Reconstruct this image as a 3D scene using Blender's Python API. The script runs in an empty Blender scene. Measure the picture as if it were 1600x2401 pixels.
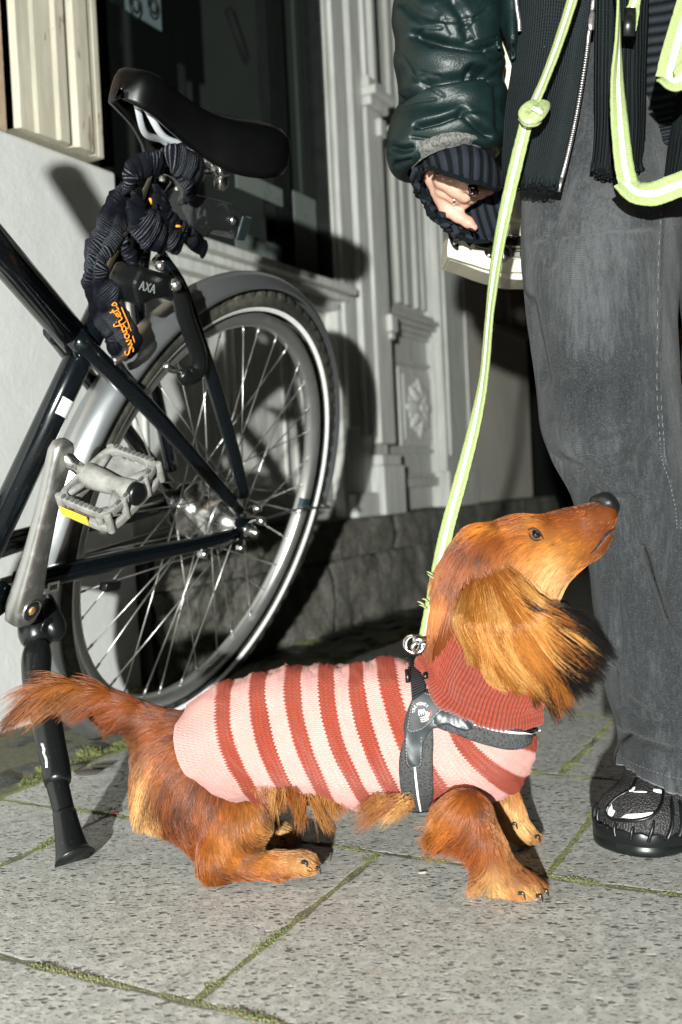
import bpy, math, random
import numpy as np
from mathutils import Vector, Matrix
from mathutils.bvhtree import BVHTree
SC = bpy.context.scene
rng = np.random.default_rng(7)
random.seed(7)

# ---------------------------------------------------------------- camera (35 mm lens, portrait, held low and slightly rolled)
F, CX, CY = 2382.0, 800.0, 1200.5          # focal length and centre in photograph pixels
ROLL, PITCH, CAMH = -0.04746, 0.02726, 0.372
cam_fwd = np.array([0, math.cos(PITCH), -math.sin(PITCH)])
cam_up0 = np.array([0, math.sin(PITCH), math.cos(PITCH)])
cam_r0 = np.array([1.0, 0, 0])
cr, sr = math.cos(ROLL), math.sin(ROLL)
cam_right = cr*cam_r0 + sr*cam_up0
cam_up = -sr*cam_r0 + cr*cam_up0
CAMP = np.array([0, 0, CAMH])
cd = bpy.data.cameras.new('camera')
cd.sensor_fit = 'VERTICAL'; cd.sensor_height = 36.0; cd.sensor_width = 24.0
cd.lens = F/2401*36; cd.clip_start = 0.05; cd.clip_end = 200
cd.dof.use_dof = True; cd.dof.focus_distance = 1.0; cd.dof.aperture_fstop = 6.0
cam = bpy.data.objects.new('camera', cd); SC.collection.objects.link(cam)
mw = Matrix.Identity(4)
for i in range(3):
    mw[i][0], mw[i][1], mw[i][2], mw[i][3] = cam_right[i], cam_up[i], -cam_fwd[i], CAMP[i]
cam.matrix_world = mw
SC.camera = cam
SC.view_settings.view_transform = 'Standard'; SC.view_settings.look = 'None'
SC.view_settings.exposure = 0.0; SC.view_settings.gamma = 1.0

# ---------------------------------------------------------------- night sky and the photographer's flash
w = bpy.data.worlds.new('World'); SC.world = w; w.use_nodes = True
nt = w.node_tree
sky = nt.nodes.new('ShaderNodeTexSky'); sky.sky_type = 'NISHITA'; sky.sun_disc = False
sky.sun_elevation = math.radians(-12.0); sky.sun_rotation = math.radians(200)
bg = nt.nodes['Background']; bg.inputs['Strength'].default_value = 0.003
nt.links.new(sky.outputs[0], bg.inputs[0])
fl = bpy.data.lights.new('flash', 'SPOT'); fl.spot_size = math.radians(72); fl.spot_blend = .25
fl.energy = 850.0; fl.color = (0.965, 1.0, 0.955); fl.shadow_soft_size = 0.022
flo = bpy.data.objects.new('flash', fl); flo.location = (-0.32, -1.5, CAMH+0.08)
flo.rotation_euler = (math.radians(90), 0, math.radians(-4)); SC.collection.objects.link(flo)

# ---------------------------------------------------------------- helpers
def ray(px, py):
    u = (px-CX)/F; v = (py-CY)/F
    return (u*cr+v*sr)*cam_r0 + (u*sr-v*cr)*cam_up0 + cam_fwd
def P(px, py, Y):
    d = ray(px, py); return CAMP + d*(Y/d[1])
def G(px, py, z=0.0):
    d = ray(px, py); return CAMP + d*((z-CAMH)/d[2])
def proj(pts):
    q = np.atleast_2d(np.asarray(pts, float)) - CAMP
    x, y, z = q@cam_r0, q@cam_up0, q@cam_fwd
    return np.stack([CX+F*(x*cr+y*sr)/z, CY+F*(x*sr-y*cr)/z], -1)
def plane_hit(px, py, o, n):
    d = ray(px, py); return CAMP + d*(np.dot(o-CAMP, n)/np.dot(d, n))

def link(o): SC.collection.objects.link(o); return o
def thing(name, label, cat, loc=(0, 0, 0), group=None):
    o = link(bpy.data.objects.new(name, None)); o.location = [float(v) for v in loc]
    o.empty_display_size = 0.05
    o['label'] = label; o['category'] = cat
    if group: o['group'] = group
    return o
def wloc(o):
    v = Vector(o.location)
    while o.parent: o = o.parent; v = v+Vector(o.location)
    return v
def mesh(name, V, Fc, mat, parent=None, smooth=True, uv=None, attrs=None, bevel=0, sub=0, solid=0, mats=None, fmat=None, base=None):
    """one mesh object; vertices are given in world space"""
    V = np.asarray(V, float).reshape(-1, 3)
    me = bpy.data.meshes.new(name)
    off = Vector((0, 0, 0)) if base is None else Vector([float(v) for v in base])
    if parent is not None: off = wloc(parent)
    me.from_pydata([tuple(v) for v in (V-np.array(off))], [], [tuple(int(i) for i in f) for f in Fc])
    for m in (mats or [mat]): me.materials.append(m)
    if fmat is not None: me.polygons.foreach_set('material_index', np.asarray(fmat, 'i'))
    if smooth: me.polygons.foreach_set('use_smooth', [True]*len(me.polygons))
    if uv is not None:
        li = np.zeros(len(me.loops), 'i'); me.loops.foreach_get('vertex_index', li)
        ul = me.uv_layers.new(name='UVMap')
        uv = np.asarray(uv, float)
        ul.data.foreach_set('uv', (uv[li] if len(uv) == len(V) else uv).astype('f').ravel())
    for k, a in (attrs or {}).items():
        a = np.asarray(a, 'f')
        if a.ndim == 1: at = me.attributes.new(k, 'FLOAT', 'POINT'); at.data.foreach_set('value', a)
        else: at = me.attributes.new(k, 'FLOAT_COLOR', 'POINT'); at.data.foreach_set('color', np.c_[a, np.ones(len(a))].astype('f').ravel())
    me.validate(); me.update()
    o = link(bpy.data.objects.new(name, me))
    if parent is not None: o.parent = parent
    else: o.location = off
    if solid:
        md = o.modifiers.new('solid', 'SOLIDIFY'); md.thickness = solid; md.offset = 0
    if bevel:
        md = o.modifiers.new('bevel', 'BEVEL'); md.width = bevel; md.segments = 2; md.limit_method = 'ANGLE'
    if sub:
        md = o.modifiers.new('sub', 'SUBSURF'); md.levels = sub; md.render_levels = sub
    return o
def tag(o, label, cat, group=None, kind=None):
    if label: o['label'] = label
    if cat: o['category'] = cat
    if group: o['group'] = group
    if kind: o['kind'] = kind
    return o
class MB:
    """collects pieces of ONE mesh"""
    def __init__(s): s.V = []; s.F = []; s.U = []; s.n = 0
    def add(s, V, Fc, uv=None):
        V = np.asarray(V, float).reshape(-1, 3)
        s.V.append(V); s.F += [tuple(int(i)+s.n for i in f) for f in Fc]
        s.U.append(np.zeros((len(V), 2)) if uv is None else np.asarray(uv, float)); s.n += len(V); return s
    def box(s, o, ax, ay, az):
        """box from corner o spanned by three vectors"""
        o, ax, ay, az = [np.asarray(v, float) for v in (o, ax, ay, az)]
        V = [o, o+ax, o+ax+ay, o+ay, o+az, o+ax+az, o+ax+ay+az, o+ay+az]
        Fc = [(0, 3, 2, 1), (4, 5, 6, 7), (0, 1, 5, 4), (1, 2, 6, 5), (2, 3, 7, 6), (3, 0, 4, 7)]
        if np.dot(np.cross(ax, ay), az) < 0: Fc = [f[::-1] for f in Fc]
        return s.add(V, Fc)
    def tube(s, pts, r, n=12, cap=True, flat=None, flatdir=None, closed=False):
        V, Fc, U = sweep(pts, r, n, cap, flat, flatdir, closed); return s.add(V, Fc, U)
    def lathe(s, o, axis, prof, n=32):
        """prof: list of (along, radius)"""
        o = np.asarray(o, float); a = np.asarray(axis, float); a = a/np.linalg.norm(a)
        t = np.array([0, 0, 1.]) if abs(a[2]) < .9 else np.array([1., 0, 0])
        x = np.cross(a, t); x /= np.linalg.norm(x); y = np.cross(a, x)
        th = np.linspace(0, 2*np.pi, n, endpoint=False)
        V = np.concatenate([o+a*h+rad*(np.cos(th)[:, None]*x+np.sin(th)[:, None]*y) for h, rad in prof])
        Fc = []
        for i in range(len(prof)-1):
            for j in range(n):
                k = (j+1) % n; Fc.append((i*n+j, i*n+k, (i+1)*n+k, (i+1)*n+j))
        Fc.append(tuple(range(n))[::-1]); Fc.append(tuple(range((len(prof)-1)*n, len(prof)*n)))
        return s.add(V, Fc)
    def ico(s, c, r, n=10, sc=(1, 1, 1)):
        th = np.linspace(0, np.pi, n); V = []; Fc = []; m = n*2
        for a in th:
            for k in range(m):
                b = 2*np.pi*k/m; V.append([math.sin(a)*math.cos(b)*r*sc[0], math.sin(a)*math.sin(b)*r*sc[1], math.cos(a)*r*sc[2]])
        for i in range(n-1):
            for k in range(m):
                l = (k+1) % m; Fc.append((i*m+k, (i+1)*m+k, (i+1)*m+l, i*m+l))
        return s.add(np.array(V)+np.asarray(c, float), Fc)
    def obj(s, name, mat, parent=None, **k):
        if not s.V: return None
        return mesh(name, np.concatenate(s.V), s.F, mat, parent, uv=np.concatenate(s.U), **k)
def resample(pts, n):
    """Catmull-Rom through the points"""
    p = np.asarray(pts, float)
    if len(p) == 2: return p[0]+(p[1]-p[0])*np.linspace(0, 1, n)[:, None]
    q = np.vstack([2*p[0]-p[1], p, 2*p[-1]-p[-2]])
    out = []
    for t in np.linspace(0, len(p)-1-1e-9, n):
        i = int(t); f = t-i; a, b, c, d = q[i:i+4]
        out.append(.5*((2*b)+(-a+c)*f+(2*a-5*b+4*c-d)*f*f+(-a+3*b-3*c+d)*f**3))
    return np.array(out)
def sweep(pts, r, n=12, cap=True, flat=None, flatdir=None, closed=False):
    """tube along pts; r scalar or per point; flat = thickness ratio along the frame's second axis"""
    p = np.asarray(pts, float); m = len(p)
    r = np.broadcast_to(np.asarray(r, float), (m,)) if np.ndim(r) < 2 else r
    t = np.gradient(p, axis=0) if not closed else np.roll(p, -1, 0)-np.roll(p, 1, 0)
    t /= np.linalg.norm(t, axis=1)[:, None]+1e-12
    x = np.cross(t[0], [0, 0, 1.] if flatdir is None else flatdir)
    if np.linalg.norm(x) < 1e-4: x = np.cross(t[0], [0, 1., 0.1])
    X = []
    for i in range(m):
        if flatdir is not None: x = np.cross(t[i], flatdir if np.ndim(flatdir) == 1 else flatdir[i])
        x = x-t[i]*np.dot(x, t[i]); x = x/(np.linalg.norm(x)+1e-12); X.append(x)
    X = np.array(X); Yv = np.cross(t, X)
    th = np.linspace(0, 2*np.pi, n, endpoint=False)
    fl_ = 1.0 if flat is None else flat
    fl_ = np.broadcast_to(np.asarray(fl_, float), (m,))
    V = p[:, None]+r[:, None, None]*(np.cos(th)[None, :, None]*X[:, None]+(fl_[:, None]*np.sin(th)[None])[:, :, None]*Yv[:, None])
    s = np.r_[0, np.cumsum(np.linalg.norm(np.diff(p, axis=0), axis=1))]
    U = np.stack([np.broadcast_to(s[:, None], (m, n)), np.broadcast_to(th[None]/(2*np.pi), (m, n))], -1).reshape(-1, 2)
    Fc = []
    for i in range(m if closed else m-1):
        for j in range(n):
            k = (j+1) % n; i2 = (i+1) % m; Fc.append((i*n+j, i*n+k, i2*n+k, i2*n+j))
    if cap and not closed: Fc.append(tuple(range(n))[::-1]); Fc.append(tuple(range((m-1)*n, m*n)))
    return V.reshape(-1, 3), Fc, U
def grid_faces(m, n, wrap=False):
    Fc = []
    for i in range(m-1):
        for j in range(n if wrap else n-1):
            k = (j+1) % n; Fc.append((i*n+j, i*n+k, (i+1)*n+k, (i+1)*n+j))
    return Fc
def vnoise(p, seed=0, octs=3):
    """smooth value noise, vectorised"""
    p = np.asarray(p, float); out = np.zeros(len(p)); amp = 1.0
    for o in range(octs):
        i = np.floor(p).astype(np.int64); f = p-i; f = f*f*(3-2*f)
        def h(a):
            k = (a[:, 0]*374761393+a[:, 1]*668265263+a[:, 2]*1274126177+(seed+o)*362437) & 0x7fffffff
            k = ((k ^ (k >> 13))*1274126177) & 0x7fffffff; k ^= k >> 16
            return (k & 0xffff)/65535.0
        r = 0
        for dx in (0, 1):
            for dy in (0, 1):
                for dz in (0, 1):
                    wgt = (f[:, 0] if dx else 1-f[:, 0])*(f[:, 1] if dy else 1-f[:, 1])*(f[:, 2] if dz else 1-f[:, 2])
                    r = r+wgt*h(i+np.array([dx, dy, dz]))
        out += amp*(r-.5); p = p*2.03+17.1; amp *= .5
    return out
# signed-distance modelling: smooth union of round cones, meshed by surface nets
def cone_sdf(X, a, b, ra, rb):
    a, b = np.asarray(a, float), np.asarray(b, float); ab = b-a; l2 = max(ab@ab, 1e-12)
    t = np.clip(((X-a)@ab)/l2, 0, 1)
    d = X-a-t[:, None]*ab
    return np.sqrt((d*d).sum(1))-(ra+(rb-ra)*t)
def smin(a, b, k):
    h = np.clip(.5+.5*(b-a)/k, 0, 1); return b+(a-b)*h-k*h*(1-h)
def build_sdf(prims, X):
    """prims: (a, b, ra, rb, k[, (stretch axis, factor)]); negative radius carves"""
    d = None
    for pr in prims:
        a, b, ra, rb, k = pr[:5]
        Xs, a, b = X, np.asarray(a, float), np.asarray(b, float)
        if len(pr) > 5 and pr[5] is not None:      # squash along an axis about a
            ax, fct = pr[5]; ax = np.asarray(ax, float)/np.linalg.norm(ax)
            Xs = X+np.outer((X-a)@ax, ax)*(1/fct-1); b = b+ax*((b-a)@ax)*(1/fct-1)
        e = cone_sdf(Xs, a, b, abs(ra), abs(rb))
        if ra < 0: d = -smin(-d, e, k)
        else: d = e if d is None else smin(d, e, k)
    return d
def nets(prims, res, pad=.02, post=None):
    pts = np.array([q for pr in prims for q in (pr[0], pr[1])]); rr = max(max(abs(pr[2]), abs(pr[3])) for pr in prims)
    lo = np.min([np.minimum(pr[0], pr[1])-max(abs(pr[2]), abs(pr[3])) for pr in prims if pr[2] > 0], 0)-pad*.3-2*res
    hi = np.max([np.maximum(pr[0], pr[1])+max(abs(pr[2]), abs(pr[3])) for pr in prims if pr[2] > 0], 0)+pad*.3+2*res
    n = np.ceil((hi-lo)/res).astype(int)+1
    gx = [lo[i]+res*np.arange(n[i]) for i in range(3)]
    D = np.empty(n)
    yz = np.stack(np.meshgrid(gx[1], gx[2], indexing='ij'), -1).reshape(-1, 2)
    step = max(1, 400000//len(yz))
    for i in range(0, n[0], step):
        xs = gx[0][i:i+step]
        X = np.concatenate([np.c_[np.full(len(yz), x), yz] for x in xs])
        d = build_sdf(prims, X)
        if post is not None: d = post(X, d)
        D[i:i+step] = d.reshape(len(xs), n[1], n[2])
    S = D < 0
    c = np.zeros(n-1, int)
    for dx in (0, 1):
        for dy in (0, 1):
            for dz in (0, 1): c += S[dx:n[0]-1+dx, dy:n[1]-1+dy, dz:n[2]-1+dz]
    act = (c > 0) & (c < 8)
    idx = -np.ones(n-1, int); cells = np.argwhere(act); idx[act] = np.arange(len(cells))
    acc = np.zeros((len(cells), 3)); cnt = np.zeros(len(cells))
    corners = [(0, 0, 0), (1, 0, 0), (0, 1, 0), (0, 0, 1), (1, 1, 0), (1, 0, 1), (0, 1, 1), (1, 1, 1)]
    for i, a in enumerate(corners):
        for b in corners[i+1:]:
            if sum(abs(p-q) for p, q in zip(a, b)) != 1: continue
            ia, ib = cells+a, cells+b
            da, db = D[tuple(ia.T)], D[tuple(ib.T)]
            m = (da < 0) != (db < 0)
            t = (da/(da-db+1e-20))[:, None]
            acc[m] += (ia+(ib-ia)*t)[m]; cnt[m] += 1
    V = lo+res*acc/cnt[:, None]
    Fc = []
    for ax in range(3):
        o1, o2 = [(1, 2), (2, 0), (0, 1)][ax]
        sl0 = [slice(None)]*3; sl1 = [slice(None)]*3
        sl0[ax] = slice(0, n[ax]-1); sl1[ax] = slice(1, n[ax])
        a, b = S[tuple(sl0)], S[tuple(sl1)]
        e = np.argwhere(a != b)
        e = e[(e[:, o1] > 0) & (e[:, o2] > 0) & (e[:, o1] < n[o1]-1) & (e[:, o2] < n[o2]-1)]
        q = []
        for s1, s2 in ((0, 0), (-1, 0), (-1, -1), (0, -1)):
            f = e.copy(); f[:, o1] += s1; f[:, o2] += s2; q.append(idx[tuple(f.T)])
        q = np.stack(q, 1)
        flip = ~a[tuple(e.T)]; q[flip] = q[flip][:, ::-1]
        Fc.append(q)
    return V, np.concatenate(Fc)
def vnormals(V, Fc):
    Fc = np.asarray(Fc); n = np.cross(V[Fc[:, 2]]-V[Fc[:, 0]], V[Fc[:, 3]]-V[Fc[:, 1]])
    N = np.zeros_like(V)
    for i in range(4): np.add.at(N, Fc[:, i], n)
    return N/(np.linalg.norm(N, axis=1)[:, None]+1e-12)

# ---------------------------------------------------------------- materials
class NT:
    def __init__(s, name):
        s.m = bpy.data.materials.new(name); s.m.use_nodes = True; s.t = s.m.node_tree
        s.b = s.t.nodes['Principled BSDF']
    def n(s, typ, _o=0, **kw):
        nd = s.t.nodes.new('ShaderNode'+typ); ins = kw.pop('ins', {})
        for k, v in kw.items(): setattr(nd, k, v)
        for k, v in ins.items(): s.set(nd.inputs[k], v)
        return nd
    def set(s, sock, v):
        if hasattr(v, 'outputs'): v = v.outputs[0]
        if isinstance(v, bpy.types.NodeSocket): s.t.links.new(v, sock)
        elif isinstance(v, tuple) and len(v) == 3 and sock.type == 'RGBA': sock.default_value = (*v, 1)
        else: sock.default_value = v
    def p(s, **kw):
        for k, v in kw.items(): s.set(s.b.inputs[k.replace('_', ' ')], v)
        return s
    def co(s, which='Object', scale=(1, 1, 1), rot=(0, 0, 0)):
        tc = s.n('TexCoord')
        if scale == (1, 1, 1) and rot == (0, 0, 0): return tc.outputs[which]
        return s.n('Mapping', ins={'Vector': tc.outputs[which], 'Scale': scale, 'Rotation': rot}).outputs[0]
    def noise(s, co, scale, detail=3, rough=.5, dist=0):
        return s.n('TexNoise', ins={'Vector': co, 'Scale': scale, 'Detail': detail, 'Roughness': rough, 'Distortion': dist}).outputs[0]
    def ramp(s, fac, stops, interp='LINEAR'):
        r = s.n('ValToRGB'); e = r.color_ramp; e.interpolation = interp
        while len(e.elements) < len(stops): e.elements.new(.5)
        for el, (pos, c) in zip(e.elements, stops):
            el.position = pos; el.color = (*c, 1) if isinstance(c, tuple) else (c, c, c, 1)
        s.set(r.inputs[0], fac); return r.outputs[0]
    def mix(s, f, a, b, blend='MIX'):
        m = s.n('Mix', data_type='RGBA', blend_type=blend)
        s.set(m.inputs[0], f); s.set(m.inputs[6], a); s.set(m.inputs[7], b); return m.outputs[2]
    def math(s, op, a, b=0.0, c=0.0):
        m = s.n('Math', operation=op); s.set(m.inputs[0], a); s.set(m.inputs[1], b); s.set(m.inputs[2], c); return m.outputs[0]
    def bump(s, h, strength=.5, dist=.002, normal=None):
        b = s.n('Bump', ins={'Height': h, 'Strength': strength, 'Distance': dist})
        if normal is not None: s.set(b.inputs['Normal'], normal)
        return b.outputs[0]
def scl(c, k): return tuple(min(1, v*k) for v in c)
def simple(name, col, rough=.5, metal=0.0, spec=.5, var=.15, vscale=30, bump=0.0, bscale=200, bdist=.001, coat=0.0, sheen=0.0, rvar=.1):
    t = NT(name); co = t.co()
    nz = t.noise(co, vscale, 4, .6)
    t.p(Base_Color=t.mix(t.ramp(nz, [(.3, 0.0), (.7, 1.0)]), scl(col, 1-var), scl(col, 1+var)), Metallic=metal)
    t.p(Specular_IOR_Level=spec, Coat_Weight=coat, Sheen_Weight=sheen)
    t.p(Roughness=t.math('MULTIPLY_ADD', t.noise(co, vscale*2.3, 3), rvar*2, rough-rvar))
    if bump: t.p(Normal=t.bump(t.noise(co, bscale, 4, .6), bump, bdist))
    return t.m
# ================================================================ setting
AZ = math.radians(62.2736)
d1 = np.array([math.cos(AZ), math.sin(AZ), 0]); d2 = np.array([d1[1], -d1[0], 0]); UPV = np.array([0, 0, 1.])
FB = -1.25                                    # the facade stands on the line b = FB, parallel to d1
def W(a, z, e=0.0): return a*d1+(FB-e)*d2+z*UPV
def FC(px, py, e=0.0):
    d = ray(px, py); t = (FB-e)/(d@d2); p = CAMP+d*t; return p@d1, p[2]
def AB(a, b, z=0.0): return a*d1+b*d2+z*UPV

def hair(name, pts, rad, col, mat, parent=None, tip=.25):
    """real hair strands: pts (N,K,3) world, rad (N,), col (N,3) or (N,K,3)"""
    N, K = pts.shape[:2]
    hc = bpy.data.hair_curves.new(name); hc.add_curves([K]*N)
    off = np.array(wloc(parent)) if parent is not None else np.zeros(3)
    hc.points.foreach_set('position', (pts-off).astype('f').ravel())
    taper = np.linspace(1, tip, K)**.8
    hc.points.foreach_set('radius', (np.asarray(rad)[:, None]*taper[None]).astype('f').ravel())
    if col.ndim == 2: col = np.repeat(col[:, None], K, 1)
    at = hc.attributes.new('col', 'FLOAT_COLOR', 'POINT')
    at.data.foreach_set('color', np.concatenate([col, np.ones((N, K, 1))], -1).astype('f').ravel())
    hc.materials.append(mat)
    o = link(bpy.data.objects.new(name, hc))
    if parent is not None: o.parent = parent
    return o
def hair_mat(name, rough=.35, spec=.5):
    t = NT(name); a = t.n('Attribute', attribute_name='col').outputs[0]
    h = t.n('BsdfHairPrincipled', parametrization='COLOR')
    t.set(h.inputs['Color'], a); h.inputs['Roughness'].default_value = rough; h.inputs['Radial Roughness'].default_value = .45
    h.inputs['Random Roughness'].default_value = .2; h.inputs['IOR'].default_value = 1.45
    t.t.links.new(h.outputs[0], t.t.nodes['Material Output'].inputs[0]); return t.m
def fuzz_mat(name):
    t = NT(name); t.p(Base_Color=t.n('Attribute', attribute_name='col').outputs[0], Roughness=.8, Specular_IOR_Level=.15); return t.m
def fur_mat(name, rough=.36, spec=.36):
    t = NT(name); t.p(Base_Color=t.n('Attribute', attribute_name='col').outputs[0], Roughness=rough, Specular_IOR_Level=spec); return t.m

# -------- pavement slabs
def slab_material():
    t = NT('washed_concrete'); co = t.co()
    big = t.noise(co, 5, 4, .6); fine = t.noise(co, 420, 3, .6); mid = t.noise(co, 60, 4, .65)
    def specks(scale, lo, hi, dens):
        v = t.n('TexVoronoi', ins={'Vector': t.n('Mapping', ins={'Vector': co, 'Rotation': (0, 0, .4), 'Scale': (1, 1.5, 1)}).outputs[0], 'Scale': scale})
        sel = t.math('GREATER_THAN', t.n('SeparateColor', ins={0: v.outputs['Color']}).outputs[0], 1-dens)
        size = t.math('MULTIPLY_ADD', t.n('SeparateColor', ins={0: v.outputs['Color']}).outputs[1], hi-lo, lo)
        d = t.math('ADD', v.outputs['Distance'], t.math('MULTIPLY', t.math('SUBTRACT', t.noise(co, scale*2.2, 2), .5), .35))
        m = t.n('MapRange', ins={0: t.math('SUBTRACT', d, size), 1: -.08, 2: .05, 3: 1.0, 4: 0.0}).outputs[0]
        return t.math('MULTIPLY', m, sel), v
    s1, v1 = specks(120, .12, .40, .62); s2, v2 = specks(250, .16, .46, .66); s3, v3 = specks(66, .08, .28, .30)
    base = t.mix(t.ramp(big, [(.35, 0.), (.65, 1.)]), (.46, .455, .42), (.58, .575, .535))
    base = t.mix(t.ramp(mid, [(.35, 0.), (.7, .55)]), base, (.30, .295, .27))
    cellv = t.n('TexVoronoi', ins={'Vector': co, 'Scale': 150.0}); cg_ = t.n('SeparateColor', ins={0: cellv.outputs['Color']}).outputs[0]
    base = t.mix(t.math('MULTIPLY', t.math('GREATER_THAN', cg_, .62), .45), base, (.28, .275, .255)); base = t.mix(t.math('MULTIPLY', t.math('LESS_THAN', cg_, .22), .5), base, (.64, .63, .59))
    base = t.mix(t.ramp(t.noise(co, 2.3, 5, .65), [(.42, 0.), (.72, .45)]), base, (.30, .295, .26))
    base = t.mix(t.ramp(fine, [(.4, 0.), (.65, .45)]), base, (.70, .69, .65))
    stone = t.mix(t.ramp(t.n('SeparateColor', ins={0: v1.outputs['Color']}).outputs[2], [(0., 0.), (1., 1.)]), (.05, .05, .048), (.24, .235, .22))
    c = t.mix(t.math('MULTIPLY', s1, .85), base, stone)
    c = t.mix(t.math('MULTIPLY', s2, .6), c, (.13, .127, .118))
    c = t.mix(t.math('MULTIPLY', s3, .75), c, t.mix(t.noise(co, 31, 2), (.06, .06, .058), (.24, .20, .17)))
    # a few warm and pale pebbles
    wv = t.n('TexVoronoi', ins={'Vector': co, 'Scale': 38.0})
    ws = t.math('MULTIPLY', t.math('LESS_THAN', wv.outputs['Distance'], .2), t.math('GREATER_THAN', t.n('SeparateColor', ins={0: wv.outputs['Color']}).outputs[1], .93))
    c = t.mix(t.math('MULTIPLY', ws, .6), c, (.52, .45, .37))
    moss = t.ramp(t.noise(co, 14, 5, .7), [(.62, 0.), (.8, .25)])
    c = t.mix(moss, c, (.20, .21, .13))
    h = t.math('SUBTRACT', t.math('MULTIPLY', fine, .25), t.math('ADD', t.math('MULTIPLY', s1, 1.0), t.math('MULTIPLY', s2, .6)))
    h = t.math('SUBTRACT', h, t.math('MULTIPLY', s3, 1.3))
    t.p(Base_Color=c, Roughness=t.math('MULTIPLY_ADD', fine, .3, .6), Specular_IOR_Level=.35, Normal=t.bump(h, .9, .0022))
    return t.m
M_slab = slab_material()
def joint_material():
    t = NT('joint_earth'); co = t.co()
    t.p(Base_Color=t.mix(t.ramp(t.noise(co, 90, 5, .7), [(.3, 0.), (.7, 1.)]), (.09, .088, .05), (.20, .195, .13)), Roughness=.95, Normal=t.bump(t.noise(co, 300, 4, .7), .8, .002))
    return t.m
M_joint = joint_material()
mb = MB(); jrng = np.random.default_rng(3)
def slab(a0, a1, b0, b1):
    n = 22; g = .0022
    u = np.linspace(0, 1, n, endpoint=False)
    A = np.r_[a0+(a1-a0)*u, np.full(n, a1), a1-(a1-a0)*u, np.full(n, a0)]; B = np.r_[np.full(n, b0), b0+(b1-b0)*u, np.full(n, b1), b1-(b1-b0)*u]
    ca, cb = (a0+a1)/2, (b0+b1)/2
    jit = vnoise(np.c_[A*60, B*60, np.zeros(len(A))], 5)*.0045
    da, db = A-ca, B-cb; L = np.hypot(da, db)
    lift = 0.0; ta, tb = 0.0, 0.0
    rings = []
    for ins, z in ((g+.0028, 0.0), (g+.0012, -.0002), (g+.0003, -.0008), (g, -.03)):
        k = 1-(ins+jit)/L*1.2
        A2 = ca+da*k; B2 = cb+db*k
        rings.append(A2[:, None]*d1+B2[:, None]*d2+(z+lift+ta*(A2-ca)+tb*(B2-cb))[:, None]*UPV)
    m = 4*n; cc = ca*d1+cb*d2+(lift)*UPV; V = np.concatenate(rings+[cc[None]]); Fc = [(4*m, j, (j+1) % m) for j in range(m)]
    for i in range(3):
        for j in range(m):
            k = (j+1) % m; Fc.append((i*m+j, (i+1)*m+j, (i+1)*m+k, i*m+k))
    mb.add(V, Fc)
RW = .3175
row_off = {-1: -.35, 0: -.45, 1: -.28, 2: -.355}
for r in range(-8, 16):
    a0 = .589+RW*r; off = row_off.get(r, -.45+.17*(r % 2))
    for k in range(-2, 9):
        b1 = off-.35*(1-k); b0 = b1-.35
        if b1 <= -1.0: continue
        b0 = max(b0, -1.0)
        if b1-b0 < .05: continue
        slab(a0, a0+RW, b0, b1)
pav = mb.obj('pavement', M_slab, smooth=False); pav['kind'] = 'structure'
jt = mesh('ground', [AB(-30, -1.3, -.0003), AB(60, -1.3, -.0003), AB(60, 40, -.0003), AB(-30, 40, -.0003)], [(0, 3, 2, 1)], M_joint); jt['kind'] = 'structure'

# -------- dark cobbles between slabs and facade
M_sett = simple('basalt_sett', (.05, .052, .05), .55, var=.5, vscale=22, bump=.7, bscale=120, bdist=.003)
mb = MB(); crng = np.random.default_rng(11)
a = -.6
while a < 5.5:
    la = crng.uniform(.07, .11); b = -1.003
    while b > -1.215:
        lb = crng.uniform(.055, .085)
        n = 8; th = np.linspace(0, 2*np.pi, 20, endpoint=False)
        sx = np.sign(np.cos(th))*np.abs(np.cos(th))**.35; sy = np.sign(np.sin(th))*np.abs(np.sin(th))**.35
        hz = crng.uniform(-.006, .006); rings = []
        for k, z in ((1., -.03), (.98, -.012), (.9, -.003), (.7, .001), (.35, .003)):
            A = a+la/2+sx*k*(la/2-.005); B = b-lb/2+sy*k*(lb/2-.005)
            z2 = z+hz+vnoise(np.c_[A*45, B*45, np.full(20, 3.)], 9)*.006
            rings.append(A[:, None]*d1+B[:, None]*d2+z2[:, None]*UPV)
        V = np.concatenate(rings); m = 20
        Fc = [(i*m+j, i*m+(j+1) % m, (i+1)*m+(j+1) % m, (i+1)*m+j) for i in range(4) for j in range(m)]+[tuple(range(4*m, 5*m))]
        mb.add(V, Fc); b -= lb
    a += la
cob = mb.obj('cobbles', M_sett); cob['kind'] = 'structure'
M_dirt = simple('strip_dirt', (.085, .08, .065), .95, var=.5, vscale=40, bump=.9, bscale=180, bdist=.004)
dst = mesh('dirt_strip', [AB(-3, -1.3, -.004), AB(8, -1.3, -.004), AB(8, -.995, -.004), AB(-3, -.995, -.004)], [(0, 3, 2, 1)], M_dirt); dst['kind'] = 'structure'

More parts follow.
